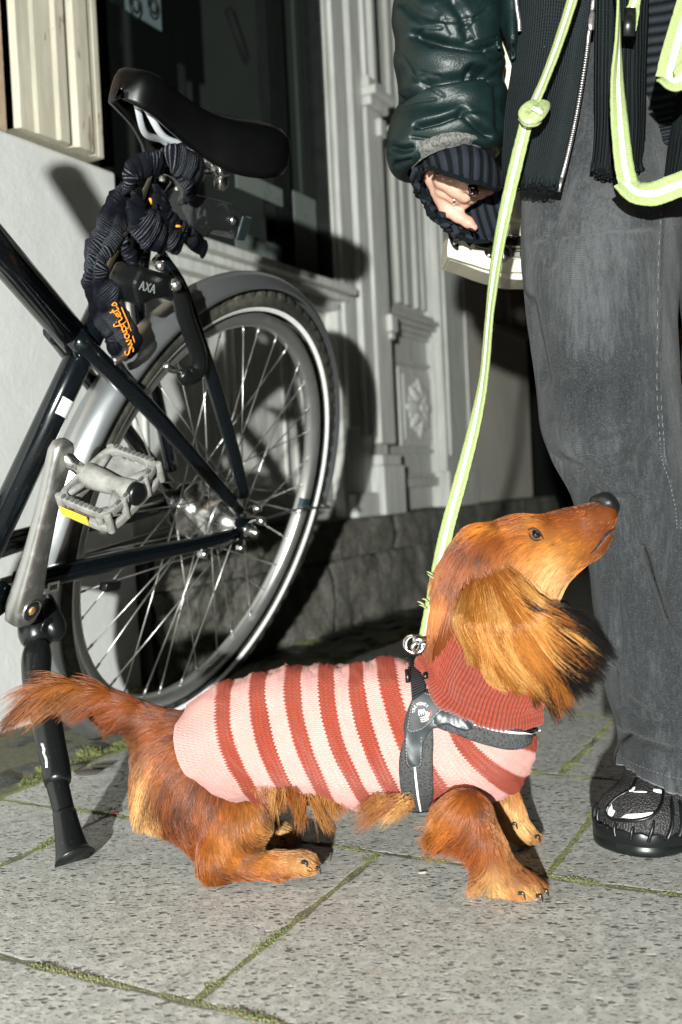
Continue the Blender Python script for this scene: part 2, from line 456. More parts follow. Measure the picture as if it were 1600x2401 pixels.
# -------- moss in the joints (uncountable)
M_moss = fuzz_mat('moss')
def moss_strip(pa, pb, wdt, dens, seed, hgt=.0026, thr=-.05, green=1.0):
    r = np.random.default_rng(seed); pa, pb = np.asarray(pa, float), np.asarray(pb, float)
    L = np.linalg.norm(pb-pa); n = int(L*dens)
    t = r.random(n); s = r.normal(0, wdt*.42, n)
    tv = (pb-pa)/L; sv = np.cross(tv, UPV)
    q = pa+t[:, None]*(pb-pa)+s[:, None]*sv
    nz = vnoise(q*[28, 28, 1], 21); keep = nz > thr+.35*np.abs(s)/wdt-.1
    q, nz, s = q[keep], nz[keep], s[keep]
    n = len(q); d = r.normal(0, .6, (n, 3)); d[:, 2] = 1.0; d /= np.linalg.norm(d, axis=1)[:, None]
    h = hgt*r.uniform(.4, 1.2, n)*(.6+np.clip(nz, 0, .6))
    q = q.copy(); q[:, 2] -= .0015
    pts = q[:, None]+d[:, None]*h[:, None, None]*np.array([0, .5, 1.0])[None, :, None]
    c = np.array([.175, .185, .080])*green+np.array([.20, .175, .115])*(1-green)
    col = c*r.uniform(.55, 1.35, (n, 1))+r.normal(0, .02, (n, 3))
    return pts, np.clip(col, .01, 1)
ms = []
for r_ in range(0, 5):
    a0 = .589+RW*r_; off = row_off.get(r_, -.45+.17*(r_ % 2))
    for k in range(-1, 4):
        b = off+.35*k-.35
        if b < -1.0: continue
        ms.append(moss_strip(AB(a0, b), AB(a0+RW, b), .0088, 32000, 100+r_*10+k, thr=-.42 if b > -.6 else -.15, green=.75))
    ms.append(moss_strip(AB(a0, -1.0), AB(a0, .6), .006, 15000, 300+r_, hgt=.003, thr=-.12 if r_ else .02, green=.35 if r_ == 0 else .65))
ms.append(moss_strip(AB(.8, -1.0), AB(5.2, -1.0), .012, 9000, 401, thr=.05, hgt=.006))
mrng = np.random.default_rng(77)
for k in range(90):                                     # green tufts and sprigs between the cobbles
    a_, b_ = mrng.uniform(.75, 4.2), mrng.choice([-1.02, -1.2, mrng.uniform(-1.21, -1.0)])
    L = mrng.uniform(.01, .05)
    ms.append(moss_strip(AB(a_, b_), AB(a_+L, b_+mrng.uniform(-.02, .02)), .014, 14000, 500+k, hgt=mrng.uniform(.006, .016), thr=-.3, green=1.0))
mp = np.concatenate([m[0] for m in ms]); mc = np.concatenate([m[1] for m in ms])
mo = hair('moss', mp, np.full(len(mp), .0006), mc*[.95, 1.0, .9], M_moss, tip=.5); mo['kind'] = 'stuff'

# -------- building
def fbox(mb, a0, a1, z0, z1, e0, e1): mb.box(W(a0, z0, e1), (a1-a0)*d1, (z1-z0)*UPV, (e1-e0)*d2)
def plaster(name, col, warm=None, bumpk=.35):
    t = NT(name); co = t.co()
    c = t.mix(t.ramp(t.noise(co, 3, 5, .6), [(.3, 0.), (.7, 1.)]), scl(col, .84), scl(col, 1.06))
    c = t.mix(t.ramp(t.noise(co, 45, 4, .6), [(.6, 0.), (.75, .25)]), c, scl(col, .75))
    v = t.n('TexVoronoi', ins={'Vector': co, 'Scale': 55.0})
    pit = t.math('MULTIPLY', t.math('LESS_THAN', v.outputs['Distance'], .09), t.math('GREATER_THAN', t.n('SeparateColor', ins={0: v.outputs['Color']}).outputs[0], .8))
    c = t.mix(t.math('MULTIPLY', pit, .5), c, scl(col, .55))
    t.p(Base_Color=c, Roughness=.85, Specular_IOR_Level=.25, Normal=t.bump(t.math('ADD', t.noise(co, 130, 4, .6), t.math('MULTIPLY', t.noise(co, 25, 3), 2.0)), bumpk, .002))
    return t.m
def oldpaint(name, col, wood=(.30, .22, .15), thr=.68, sy=.10):
    """weathered paint with grey streaks along the boards and chips that show wood"""
    t = NT(name); co = t.co(scale=(1, 1, sy))
    st = t.noise(co, 60, 5, .65); bl = t.noise(t.co(), 7, 4, .6)
    c = t.mix(t.ramp(st, [(.35, 0.), (.72, .8)]), col, scl(col, .55))
    c = t.mix(t.ramp(bl, [(.45, 0.), (.75, .5)]), c, scl(col, .78))
    chip = t.ramp(t.noise(t.co(scale=(1, 1, .22)), 42, 4, .6), [(thr, 0.), (thr+.02, 1.)])
    c = t.mix(chip, c, wood)
    dots = t.ramp(t.noise(t.co(), 160, 3, .6), [(.70, 0.), (.73, .8)]); c = t.mix(dots, c, scl(col, .3))
    t.p(Base_Color=c, Roughness=.6, Specular_IOR_Level=.35, Normal=t.bump(t.math('SUBTRACT', t.math('MULTIPLY', st, .5), chip), .5, .0015))
    return t.m
M_white = plaster('white_render', (.62, .62, .60))
M_orange = plaster('apricot_stucco', (.46, .33, .235), bumpk=.9)
M_cream = oldpaint('cream_old_paint', (.60, .555, .44), thr=.635)
M_grey = oldpaint('grey_white_paint', (.66, .66, .62), thr=.76)
M_greyd = oldpaint('door_paint', (.58, .585, .54), thr=.78)
M_beige = plaster('beige_render', (.60, .565, .49), bumpk=.5)
M_dark = simple('dark_frame_paint', (.012, .014, .013), .4, var=.3)
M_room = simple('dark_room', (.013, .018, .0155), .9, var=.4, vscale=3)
t = NT('window_glass'); t.p(Base_Color=(.02, .025, .022), Roughness=.05, Specular_IOR_Level=.3, Alpha=.12); M_glass = t.m
def stone_material():
    t = NT('old_granite'); co = t.co()
    c = t.mix(t.ramp(t.noise(co, 16, 6, .7), [(.3, 0.), (.7, 1.)]), (.10, .096, .08), (.27, .26, .225))
    c = t.mix(t.ramp(t.noise(co, 110, 4, .7), [(.45, 0.), (.7, .8)]), c, (.055, .054, .045))
    c = t.mix(t.ramp(t.noise(co, 60, 4, .7), [(.66, 0.), (.74, .7)]), c, (.42, .41, .37))
    c = t.mix(t.ramp(t.noise(co, 9, 4, .6), [(.5, 0.), (.8, .8)]), c, (.055, .065, .03))
    t.p(Base_Color=c, Roughness=.85, Specular_IOR_Level=.3, Normal=t.bump(t.noise(co, 70, 6, .7), 1.0, .008)); return t.m
M_stone = stone_material()

bld = thing('building', 'old street building with white rendered wall, cream shop window and panelled entrance door', 'building', W(2.4, 0))
mb = MB(); fbox(mb, -4, 1.53, -.05, .98, 0, .3); mb.obj('wall', M_white, bld, smooth=False, bevel=.006)
mb = MB(); fbox(mb, -4, 1.27, .985, 3.2, .012, .3); o = mb.obj('wall', M_orange, bld, smooth=False); o['label'] = 'apricot stucco wall above the white base'
mb = MB(); fbox(mb, FC(1101, 950, .0)[0], 4.10, .28, 3.2, .0, .3); o = mb.obj('wall', M_beige, bld, smooth=False, bevel=.01); o['label'] = 'beige rendered wall right of the door'
# dark return beyond the beige wall, then the next house
mb = MB(); fbox(mb, 4.1, 9.0, -.05, 3.2, .55, .7); o = mb.obj('recessed_wall', plaster('grey_back_wall', (.05, .055, .05)), bld, smooth=False)
mb = MB(); fbox(mb, 1.53, 2.72, 2.6, 3.2, .0, .3); fbox(mb, 2.72, 3.395, 2.5, 3.2, .0, .3); o = mb.obj('wall', M_beige, bld, smooth=False)
# shop window: cream board frame with grooves, dark sash, glass, sill
win = None
mb = MB()
prof = [(1.27, .0), (1.275, -.012), (1.305, -.012), (1.312, -.016), (1.352, -.016), (1.358, -.022), (1.380, -.022), (1.386, -.012), (1.3905, .003), (1.396, -.016), (1.402, -.024), (1.438, -.024), (1.4435, -.010), (1.4475, .001), (1.452, -.018), (1.458, -.006), (1.462, -.016), (1.474, -.016), (1.476, .01), (1.476, .05)]
V = [];
for a_, e_ in prof: V += [W(a_, .988, e_-.004), W(a_, 3.0, e_-.004)]
Fc = [(2*i, 2*i+2, 2*i+3, 2*i+1) for i in range(len(prof)-1)]
V += [W(1.27, .988, .06), W(1.476, .988, .06)]; n0 = len(prof)*2
Fc.append(tuple([n0]+[2*i for i in range(len(prof))][::1]+[n0+1]))
win = mesh('shop_window_frame', V, Fc, M_cream, bld, smooth=False); win['label'] = 'cream window board with peeling paint and vertical grooves'
GE = .030
mb = MB()
fbox(mb, 1.477, 1.499, .985, 3.0, .012, .06); fbox(mb, 1.513, 1.56, .985, 3.0, .035, .07); fbox(mb, 1.499, 1.513, 1.165, 1.185, .02, .06)
fbox(mb, 1.53, 2.40, .895, .918, GE+.002, GE+.03); fbox(mb, FC(648, 540, .06)[0], FC(686, 540, .06)[0], .92, 3.0, .06, .09); fbox(mb, 1.56, 1.70, 1.30, 1.33, .10, .13); fbox(mb, 2.388, 2.40, .9, 3.0, .0, GE+.02)
mb.obj('window_sash', M_dark, win, smooth=False)
mb = MB(); fbox(mb, 1.499, 1.513, .985, 3.0, .045, .05); mb.obj('glass_edge_glint', simple('painted_edge_glint', (.30, .35, .33), .4), win, smooth=False)  # pale strip: reflection along the glass edge, put in as colour
mb = MB(); fbox(mb, 1.56, 2.388, .918, 3.0, GE, GE+.004); mb.obj('glass', M_glass, win, smooth=False)
# panelled wooden front below the window, sill above
mb = MB(); fbox(mb, 1.535, 2.40, .28, .86, .03, .12)
for (x0, x1) in ((1.57, 1.83), (1.90, 2.16), (2.20, 2.37)):
    fbox(mb, x0, x1, .34, .80, .018, .03)
    for (u0, u1, v0, v1) in ((x0+.02, x0+.032, .36, .78), (x1-.032, x1-.02, .36, .78), (x0+.032, x1-.032, .36, .372), (x0+.032, x1-.032, .768, .78)): fbox(mb, u0, u1, v0, v1, .010, .018)
mb.obj('panel_front', M_grey, bld, smooth=False, bevel=.004)
mb = MB(); fbox(mb, 1.535, 2.44, .872, .893, -.05, .12); fbox(mb, 1.535, 2.44, .855, .872, -.025, .12); fbox(mb, 1.535, 2.43, .83, .855, -.005, .12)
mb.obj('window_sill', M_grey, bld, smooth=False, bevel=.004)
ax_ = lambda px, e_=.10: FC(px, 200, e_)[0]
mb = MB(); fbox(mb, ax_(672), ax_(690), 1.12, 3.0, .10, .13); fbox(mb, ax_(694), ax_(708), 1.12, 3.0, .095, .13); fbox(mb, ax_(712), ax_(728), 1.12, 3.0, .105, .14); fbox(mb, ax_(726), ax_(752), 1.40, 1.42, .09, .10)
mb.obj('window_post', oldpaint('green_grey_sash', (.055, .066, .056), thr=.85), win, smooth=False, bevel=.003)
mb = MB(); PE = 2.685
fbox(mb, 2.40, PE, .28, 3.0, -.005, .05)
fbox(mb, 2.42, 2.49, .52, 3.0, -.018, -.005); fbox(mb, 2.51, 2.575, .50, 3.0, -.026, -.005)
fbox(mb, 2.585, 2.602, 1.5, 3.0, -.034, -.005); fbox(mb, 2.610, 2.622, 1.5, 3.0, -.022, -.005); fbox(mb, 2.630, 2.655, 1.5, 3.0, -.038, -.005)
fbox(mb, 2.58, PE-.005, .48, 1.42, -.033, -.005)
fbox(mb, 2.575, PE+.01, 1.42, 1.445, -.050, -.005); fbox(mb, 2.57, PE+.02, 1.445, 1.47, -.068, -.005); fbox(mb, 2.575, PE+.01, 1.47, 1.5, -.046, -.005)
fbox(mb, 2.635, PE-.01, 1.35, 1.40, -.050, -.033); fbox(mb, 2.645, PE+.004, .80, .85, -.052, -.033); fbox(mb, 2.655, PE, .78, .80, -.045, -.033)
fbox(mb, 2.555, PE+.015, .28, .42, -.048, -.005); fbox(mb, 2.565, PE+.008, .42, .45, -.041, -.005); fbox(mb, 2.41, 2.55, .28, .345, -.034, -.005)
mb.obj('pilaster', M_grey, bld, smooth=False, bevel=.005)
# panelled entrance door, positions measured on the door's own plane
DE = .045
da = lambda px, py=950, e_=DE: FC(px, py, e_)[0]
dz = lambda px, py, e_=DE: FC(px, py, e_)[1]
AJ = FC(1036, 950, .0)[0]; AR = FC(1101, 950, .0)[0]
door = MB(); fbox(door, PE, AJ+.01, .28, 2.45, DE, DE+.05); door = door.obj('door', M_greyd, bld, smooth=False)
zsh0, zsh1 = dz(980, 800), dz(980, 742)
mb = MB()
for (x0, x1) in ((938, 950), (955, 968), (980, 990), (994, 1003), (1010, 1020)): fbox(mb, da(x0), da(x1), zsh1+.02, 2.4, DE-.016, DE)
mb.obj('fluted_panel', M_greyd, door, smooth=False, bevel=.004)
mb = MB()
for k, ee in enumerate((.012, .022, .036, .046, .03)): z0 = zsh0+(zsh1-zsh0)*k/5; fbox(mb, PE+.005, da(1030-k), z0, z0+(zsh1-zsh0)/5, DE-ee, DE)
mb.obj('moulding', M_greyd, door, smooth=False, bevel=.004); mb = MB(); fbox(mb, PE+.01, da(1014), dz(980, 862), dz(980, 852), DE-.010, DE); mb.obj('moulding', M_greyd, door, smooth=False, bevel=.002); mb = MB(); fbox(mb, PE+.01, da(1014), dz(980, 1064), dz(980, 1052), DE-.010, DE); mb.obj('moulding', M_greyd, door, smooth=False, bevel=.002); mb = MB()
fbox(mb, PE+.005, da(1026), dz(980, 1142), dz(980, 1120), DE-.026, DE); fbox(mb, PE+.005, da(1024), dz(980, 1120), dz(980, 1110), DE-.014, DE)
mb.obj('moulding', M_greyd, door, smooth=False, bevel=.004)
mb = MB(); p0, p1, q0, q1 = da(934), da(1013), dz(975, 1046), dz(975, 868); fbox(mb, p0, p1, q0, q1, DE-.006, DE); fbox(mb, p0+.025, p1-.025, q0+.02, q1-.02, DE-.010, DE-.006)
mb.obj('door_panel', M_grey, door, smooth=False, bevel=.004)
mb = MB(); c0 = W((p0+p1)/2, (q0+q1)/2, DE-.010); mb.ico(c0, .020, 8); hx, hz = (p1-p0)/2-.03, (q1-q0)/2-.02
for k in range(8):                                     # carved rosette with leaves
    an = k*math.pi/4; dv = math.cos(an)*d1*hx+math.sin(an)*UPV*hz; dv = dv*(1.0 if k % 2 == 0 else .95)
    pts = [c0+dv*s_ for s_ in (.12, .5, .95)]
    mb.tube(resample(pts, 8), np.array([.012, .020, .026, .028, .025, .020, .014, .004]), 8, flat=.7, flatdir=d2)
    side = -math.sin(an)*d1*hx+math.cos(an)*UPV*hz
    for sg in (-1, 1): mb.tube(resample([c0+dv*.45, c0+dv*.62+side*sg*.18, c0+dv*.72+side*sg*.34], 6), np.linspace(.015, .005, 6), 8, flat=.7, flatdir=d2)
mb.obj('carved_rosette', M_grey, door)
mb = MB(); fbox(mb, AJ, AJ+.02, .28, 2.5, .02, .06); fbox(mb, AJ+.008, AR, .28, 2.5, -.006, .06); fbox(mb, AJ+.03, AJ+.05, .45, 2.5, -.016, -.006); fbox(mb, AR-.04, AR-.015, .45, 2.5, -.014, -.006); fbox(mb, AJ-.002, AR+.01, .28, .40, -.018, .05)
mb.obj('door_jamb', M_grey, bld, smooth=False, bevel=.004)
mb = MB(); fbox(mb, 3.62, 3.68, .955, 3.0, -.012, .02); fbox(mb, 3.72, 3.78, .955, 3.0, -.02, .02); fbox(mb, 3.80, 3.83, .955, 3.0, -.03, .02); fbox(mb, 3.88, 4.05, .955, 3.0, -.01, .02); fbox(mb, 3.60, 4.10, .93, .955, -.03, .0)
mb.obj('side_window_frame', oldpaint('taupe_paint', (.33, .29, .23)), bld, smooth=False, bevel=.003)
# dark room behind the glass
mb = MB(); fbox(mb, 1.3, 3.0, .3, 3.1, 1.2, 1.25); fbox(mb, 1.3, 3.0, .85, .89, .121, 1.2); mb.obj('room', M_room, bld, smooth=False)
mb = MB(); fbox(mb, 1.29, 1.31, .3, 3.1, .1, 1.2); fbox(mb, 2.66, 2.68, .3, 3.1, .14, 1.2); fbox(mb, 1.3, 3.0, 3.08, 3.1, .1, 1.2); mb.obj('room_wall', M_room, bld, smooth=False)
# papers hung in the window
M_paper = NT('grey_paper'); co = M_paper.co(); M_paper.p(Base_Color=M_paper.mix(M_paper.ramp(M_paper.noise(co, 40, 5, .7), [(.55, 0.), (.68, .75)]), (.27, .31, .28), (.10, .12, .11)), Roughness=.7); M_paper = M_paper.m
def sheet(name, a0, a1, z0, z1, e, label, mat):
    mb = MB(); fbox(mb, a0, a1, z0, z1, e, e+.003); o = mb.obj(name, mat, None, smooth=False, base=W((a0+a1)/2, z0, e)); return tag(o, label, 'notice')
def shp(x0, x1, y0, y1, e_, label): xm = (x0+x1)/2; sheet('notice', FC(x0, (y0+y1)/2, e_)[0], FC(x1, (y0+y1)/2, e_)[0], FC(xm, y1, e_)[1], FC(xm, y0, e_)[1], e_, label, M_paper)
shp(694, 768, 466, 662, .038, 'pale grey mottled notice at the foot of the shop window beside the white pilaster')
shp(556, 662, 420, 462, .05, 'narrow upper strip of grey paper in the shop window behind the bicycle light')
shp(556, 662, 560, 632, .05, 'lower grey green paper in the shop window just above the rear wheel')
pa = [FC(265, -40, .14), FC(380, 73, .14)]
M_poster = simple('poster_paper', (.20, .27, .29), .6, var=.12, vscale=12)
po = thing('poster', 'pale blue poster with sketched faces hanging high in the dark shop window', 'poster', W(pa[1][0], 1.29, .14))
a_r, z_r = FC(380, 73, .14); a_l, z_l = FC(262, 0, .14)
mb = MB(); fbox(mb, a_l-.08, a_r, z_r, z_r+.45, .14, .143); mb.obj('paper', M_poster, po, smooth=False)
mb = MB()
for (px, py, r_) in ((318, 12, .022), (360, 16, .02)):
    a_, z_ = FC(px, py, .138); th = np.linspace(0, 2*np.pi, 24)
    for q, rr in ((0, 1), (.3, .55)):
        pts = np.array([W(a_+r_*rr*math.cos(x)*.9, z_+r_*rr*math.sin(x)*1.3, .138) for x in th[:-1]]); mb.tube(pts, .0022, 6, closed=True)
    mb.tube([W(a_-.01, z_-.005, .138), W(a_+.004, z_-.016, .138), W(a_+.012, z_-.004, .138)], .002, 6)
mb.obj('drawing', M_dark, po)
# dim things standing in the shop: a coat stand and a plant, almost lost in the dark
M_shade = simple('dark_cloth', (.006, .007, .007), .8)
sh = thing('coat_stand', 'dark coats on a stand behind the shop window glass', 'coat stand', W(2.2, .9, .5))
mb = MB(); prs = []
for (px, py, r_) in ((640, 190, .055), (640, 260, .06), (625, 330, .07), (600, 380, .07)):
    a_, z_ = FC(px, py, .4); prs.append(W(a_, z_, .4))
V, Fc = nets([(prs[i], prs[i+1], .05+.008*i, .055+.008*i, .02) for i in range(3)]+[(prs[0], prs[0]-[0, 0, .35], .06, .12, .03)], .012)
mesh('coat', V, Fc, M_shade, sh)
mb = MB(); mb.tube([W(2.35, .9, .42), W(2.35, 1.7, .42)], .012, 8); a_, z_ = FC(535, 20, .4); b_, y_ = FC(590, 170, .4); mb.tube([W(a_, z_, .4), W(b_, y_, .4)], .014, 8); mb.obj('stand', M_shade, sh)
br = thing('broom', 'thin wooden pole leaning behind the shop window glass', 'pole', W(1.6, .9, .2))
a_, z_ = FC(262, 143, .2); b_, y_ = FC(365, 370, .2)
mb = MB(); mb.tube([W(a_, z_, .2), W(b_, y_, .2)], .006, 8); mb.obj('handle', simple('pole_wood', (.16, .13, .06), .5), br)
mb = MB(); mb.tube([W(b_-.02, y_+.02, .2), W(b_+.03, y_-.08, .2)], np.array([.010, .02]), 10, flat=.5); mb.obj('bristles', simple('bristle', (.08, .06, .03), .8), br)

# stone doorstep and plinth with rough faces
def rough_block(name, a0, a1, z0, z1, e0, mat, parent, seed, base=None, amp=.010):
    na, nz, ne = int((a1-a0)/.012), max(4, int((z1-z0)/.012)), 8
    prof = [(e0, z0+(z1-z0)*i/nz) for i in range(nz+1)]+[(e0+(.18-e0)*j/ne, z1) for j in range(1, ne+1)]
    A = np.linspace(a0, a1, na+1); V = np.array([[W(a_, z_, e_) for e_, z_ in prof] for a_ in A])
    m = len(prof); X = V.reshape(-1, 3)
    nz_ = vnoise(X*9, seed, 5); nf = vnoise(X*40, seed+3, 3)
    e_, z_ = np.array(prof).T; round_ = np.exp(-((e_-e0)**2+(z_-z1)**2)/.0006)*.010+np.exp(-((e_-e0)**2+(z_-z0)**2)/.0006)*.006
    disp = (nz_*amp+nf*amp*.35-np.tile(round_, na+1))
    ed = np.minimum(A-a0, a1-A); disp -= np.repeat(np.exp(-ed/.012)*.012, m)
    nrm = np.tile(np.array([d2 if i <= nz else UPV for i in range(m)]), (na+1, 1))
    X = X+nrm*disp[:, None]
    Fc = grid_faces(na+1, m); Fc = [f[::-1] for f in Fc]
    return mesh(name, X, Fc, mat, parent, base=base)
step = thing('doorstep', 'rough dark granite doorstep and plinth below the entrance door', 'doorstep', W(2.6, 0))
for (a0, a1) in ((1.535, 2.62), (2.625, 4.3)): rough_block('step_slab', a0, a1, .184, .281, -.055, M_stone, step, int(a0*100))
for (a0, a1) in ((1.535, 2.235), (2.24, 2.92), (2.925, 4.3)): rough_block('base_block', a0, a1, -.03, .179, -.045, M_stone, step, int(a0*77), amp=.026)
mb = MB(); fbox(mb, 1.54, 4.3, -.03, .27, -.02, .2); mb.obj('core', simple('step_core', (.03, .03, .028), .9), step, smooth=False)
# yellow bin far behind the legs
yb = thing('waste_bin', 'yellow bin far behind the jeans at the right edge', 'bin', (1.85, 5.6, 0))
mb = MB(); mb.box((1.80, 5.4, .05), (.6, 0, 0), (0, .5, 0), (0, 0, 1.0)); mb.obj('body', simple('yellow_plastic', (.30, .18, .012), .5), yb, smooth=False, bevel=.03)
mb = MB(); mb.box((1.78, 5.38, 1.05), (.64, 0, 0), (0, .54, 0), (0, 0, .06)); mb.obj('lid', simple('yellow_plastic_lid', (.28, .16, .012), .45), yb, smooth=False, bevel=.02)
# leaf litter on the paving
M_leaf = simple('dead_leaf', (.035, .03, .022), .8, var=.4)
for k, (px, py, L_, w_, rt) in enumerate(((208, 1809, .020, .0065, 0.0), (182, 1796, .013, .004, .3), (240, 1796, .016, .004, 0.2))):
    c = G(px, py, .002); th = np.linspace(0, 2*np.pi, 14, endpoint=False)
    V = np.array([c+[math.cos(rt)*L_*math.cos(x)-math.sin(rt)*w_*math.sin(x), math.sin(rt)*L_*math.cos(x)+math.cos(rt)*w_*math.sin(x)*2, .002*math.cos(2*x)] for x in th]+[c+[0, 0, .003]])
    o = mesh('leaf', V, [(i, (i+1) % 14, 14) for i in range(14)], M_leaf, None, solid=.001, base=c)
    tag(o, ['largest dead leaf lying on the paving slab right of the kickstand', 'small dark leaf scrap closest to the kickstand', 'thin dark leaf scrap farthest right beside the wheel'][k], 'leaf', 'dead leaves on the paving')
M_peb = simple('pale_pebble', (.34, .33, .30), .7, bump=.5, bscale=90)
for k, (px, py, r_, lb) in enumerate(((990, 2046, .0030, 'small white pebble lying on the slab between the front paws'), (253, 1897, .0045, 'white crumb of stone at the joint behind the dog'))):
    c = G(px, py, r_*.15); mb = MB(); mb.ico(c, r_, 5, (1.2, .8, .5)); V = np.concatenate(mb.V); V = c+(V-c)*(1+1.1*vnoise((V-c)*260, k, 2)[:, None])
    tag(mesh('pebble', V, mb.F, M_peb, None, smooth=False, base=c), lb, 'pebble')
c = G(270, 1908, .002); tag(mesh('wrapper_scrap', [c+[-.0050, 0, 0], c+[0, -.003, .0015], c+[.0052, .001, .0005], c+[.001, .004, .002]], [(0, 1, 2, 3)], simple('red_foil', (.5, .05, .06), .4), None, solid=.0008, base=c), 'tiny red scrap of wrapper at the slab joint behind the dog', 'litter')
# ================================================================ bicycle, leaning left on its kickstand
BC = np.array([-0.20246, 1.561, -0.0376+CAMH]); BYAW, BLEAN = 1.1352, .349
bf = np.array([-math.cos(BYAW), -math.sin(BYAW), 0]); bl0 = np.array([math.sin(BYAW), -math.cos(BYAW), 0])
bu = UPV*math.cos(BLEAN)+bl0*math.sin(BLEAN); bl = bl0*math.cos(BLEAN)-UPV*math.sin(BLEAN)
def B(f, l, u): return BC+f*bf+l*bl+u*bu
def BP(px, py, l): return plane_hit(px, py, BC+l*bl, bl)      # point of the bicycle plane l seen at a pixel
def FU(px, py, l): q = BP(px, py, l)-BC; return q@bf, q@bu
bike = thing('bicycle', 'black city bicycle with silver mudguard parked on its kickstand along the white wall', 'bicycle', B(0, 0, -.356))
M_black = simple('black_frame_paint', (.008, .011, .013), .22, spec=.6, var=.2, coat=.6, bump=.05, bscale=300)
def dusty(name, col, rough, dust=(.16, .14, .11), lo=.55, hi=.8, amt=.6, coat=0.0, metal=0.0):
    t = NT(name); co = t.co(); d = t.math('MULTIPLY', t.ramp(t.noise(co, 55, 6, .75), [(lo, 0.), (hi, 1.)]), amt)
    sp = t.ramp(t.noise(co, 420, 3, .6), [(.69, 0.), (.72, .7)]); d = t.math('MAXIMUM', d, sp)
    t.p(Base_Color=t.mix(d, col, dust), Roughness=t.math('MULTIPLY_ADD', d, .5, rough), Coat_Weight=coat, Metallic=t.math('MULTIPLY', t.math('SUBTRACT', 1.0, d), metal)); return t.m
M_frame = dusty('black_enamel', (.003, .0045, .006), .16, (.09, .09, .085), .70, .9, .25, coat=.0)
M_plast = dusty('black_plastic', (.005, .006, .006), .3, (.09, .09, .085), .64, .9, .3)
M_steel = dusty('polished_metal', (.72, .71, .69), .25, (.22, .20, .17), .55, .85, .5, metal=1.0)
M_alu = dusty('worn_aluminium', (.42, .415, .40), .34, (.17, .16, .145), .5, .85, .4, metal=.95)
M_spoke = simple('spoke_steel', (.55, .54, .52), .35, metal=.9)
# frame tubes
mb = MB()
bb = np.array([.465, -.065])                                   # bottom bracket f,u
st0 = FU(186, 838, 0); st1 = FU(0, 1231, 0); sv = np.array(st0)-np.array(st1); sv /= np.linalg.norm(sv)
def ST(k, l=0): q = np.array(st0)+sv*k; return B(q[0], l, q[1])
kb = (bb-np.array(st0))@sv
mb.tube([ST(kb), ST(.26)], .0165, 20)
seat_tube_obj = None
mt0, mt1 = BP(0, 590, 0), BP(186, 808, 0); tv = (mt0-mt1); 
mb.tube([mt1-tv*.02, mt1+tv*3.1], .0185, 20)                     # main tube running forward out of the picture
mb.tube([B(bb[0], -.038, bb[1]), B(bb[0], .038, bb[1])], .021, 20)   # bottom bracket shell
for sg in (1, -1):                                             # twin lower stays, seat stays and chain stays
    def S(px, py, l): f, u = FU(px, py, abs(l)); return B(f, sg*abs(l), u)
    mb.tube(resample([S(176, 790, .016), S(250, 862, .026), S(355, 963, .042), S(482, 1107, .057), S(560, 1196, .064)], 14), np.linspace(.0125, .0095, 14), 14)
    mb.tube(resample([S(372, 600, .012), S(420, 670, .030), S(455, 765, .045), S(502, 905, .054), S(545, 1050, .062), S(571, 1160, .066)], 18), np.linspace(.010, .0095, 18), 14)
    mb.tube(resample([S(40, 1368, .036), S(100, 1355, .045), S(300, 1308, .056), S(470, 1274, .063), S(548, 1252, .066)], 14), np.linspace(.0145, .010, 14), 14, flat=np.linspace(1, .9, 14))
    mb.box(B(-.022, sg*.064, -.016), bf*.055, bl*.005*sg, bu*.034)
frame = mb.obj('frame', M_frame, bike)
mb = MB(); q0 = ST(-.135); R_ = .0170                              # plain white stickers (one carries bars)
def sticker(nm, c, ax, rad, ang0, ang1, h, par):
    ax = ax/np.linalg.norm(ax); x = bl-ax*(bl@ax); x /= np.linalg.norm(x); y = np.cross(ax, x); V = []
    for th in np.linspace(ang0, ang1, 9): r = x*math.cos(th)+y*math.sin(th); V += [c+r*rad-ax*h/2, c+r*rad+ax*h/2]
    return V, [(2*i, 2*i+2, 2*i+3, 2*i+1) for i in range(8)]
M_stick = simple('white_sticker', (.75, .75, .73), .45, var=.05)
V, Fc = sticker('s', ST(-.062), ST(1)-ST(0), R_, -.75, .55, .021, frame); mesh('sticker', V, Fc, M_stick, frame)
c0, c1 = BP(88, 1371, .047), BP(121, 1363, .049); ax = (c1-c0); cc = (c0+c1)/2
axn = ax/np.linalg.norm(ax); upn = np.cross(axn, bl); upn /= np.linalg.norm(upn); upn *= np.sign(upn@bu)
mb = MB(); mb.box(cc-axn*.0085-upn*.0062+bl*.0135, axn*.017, upn*.0125, bl*.0006); lab = mb.obj('sticker', M_stick, frame, smooth=False)
mb = MB(); k = -.0055; brng = np.random.default_rng(4)
while k < .0055: w_ = brng.choice([.0004, .0007, .0011]); mb.box(cc+axn*k-upn*.003+bl*.0142, axn*w_, upn*.0062, bl*.0003); k += w_+brng.choice([.0005, .0008])
mb.obj('bar_code', M_black, lab, smooth=False)
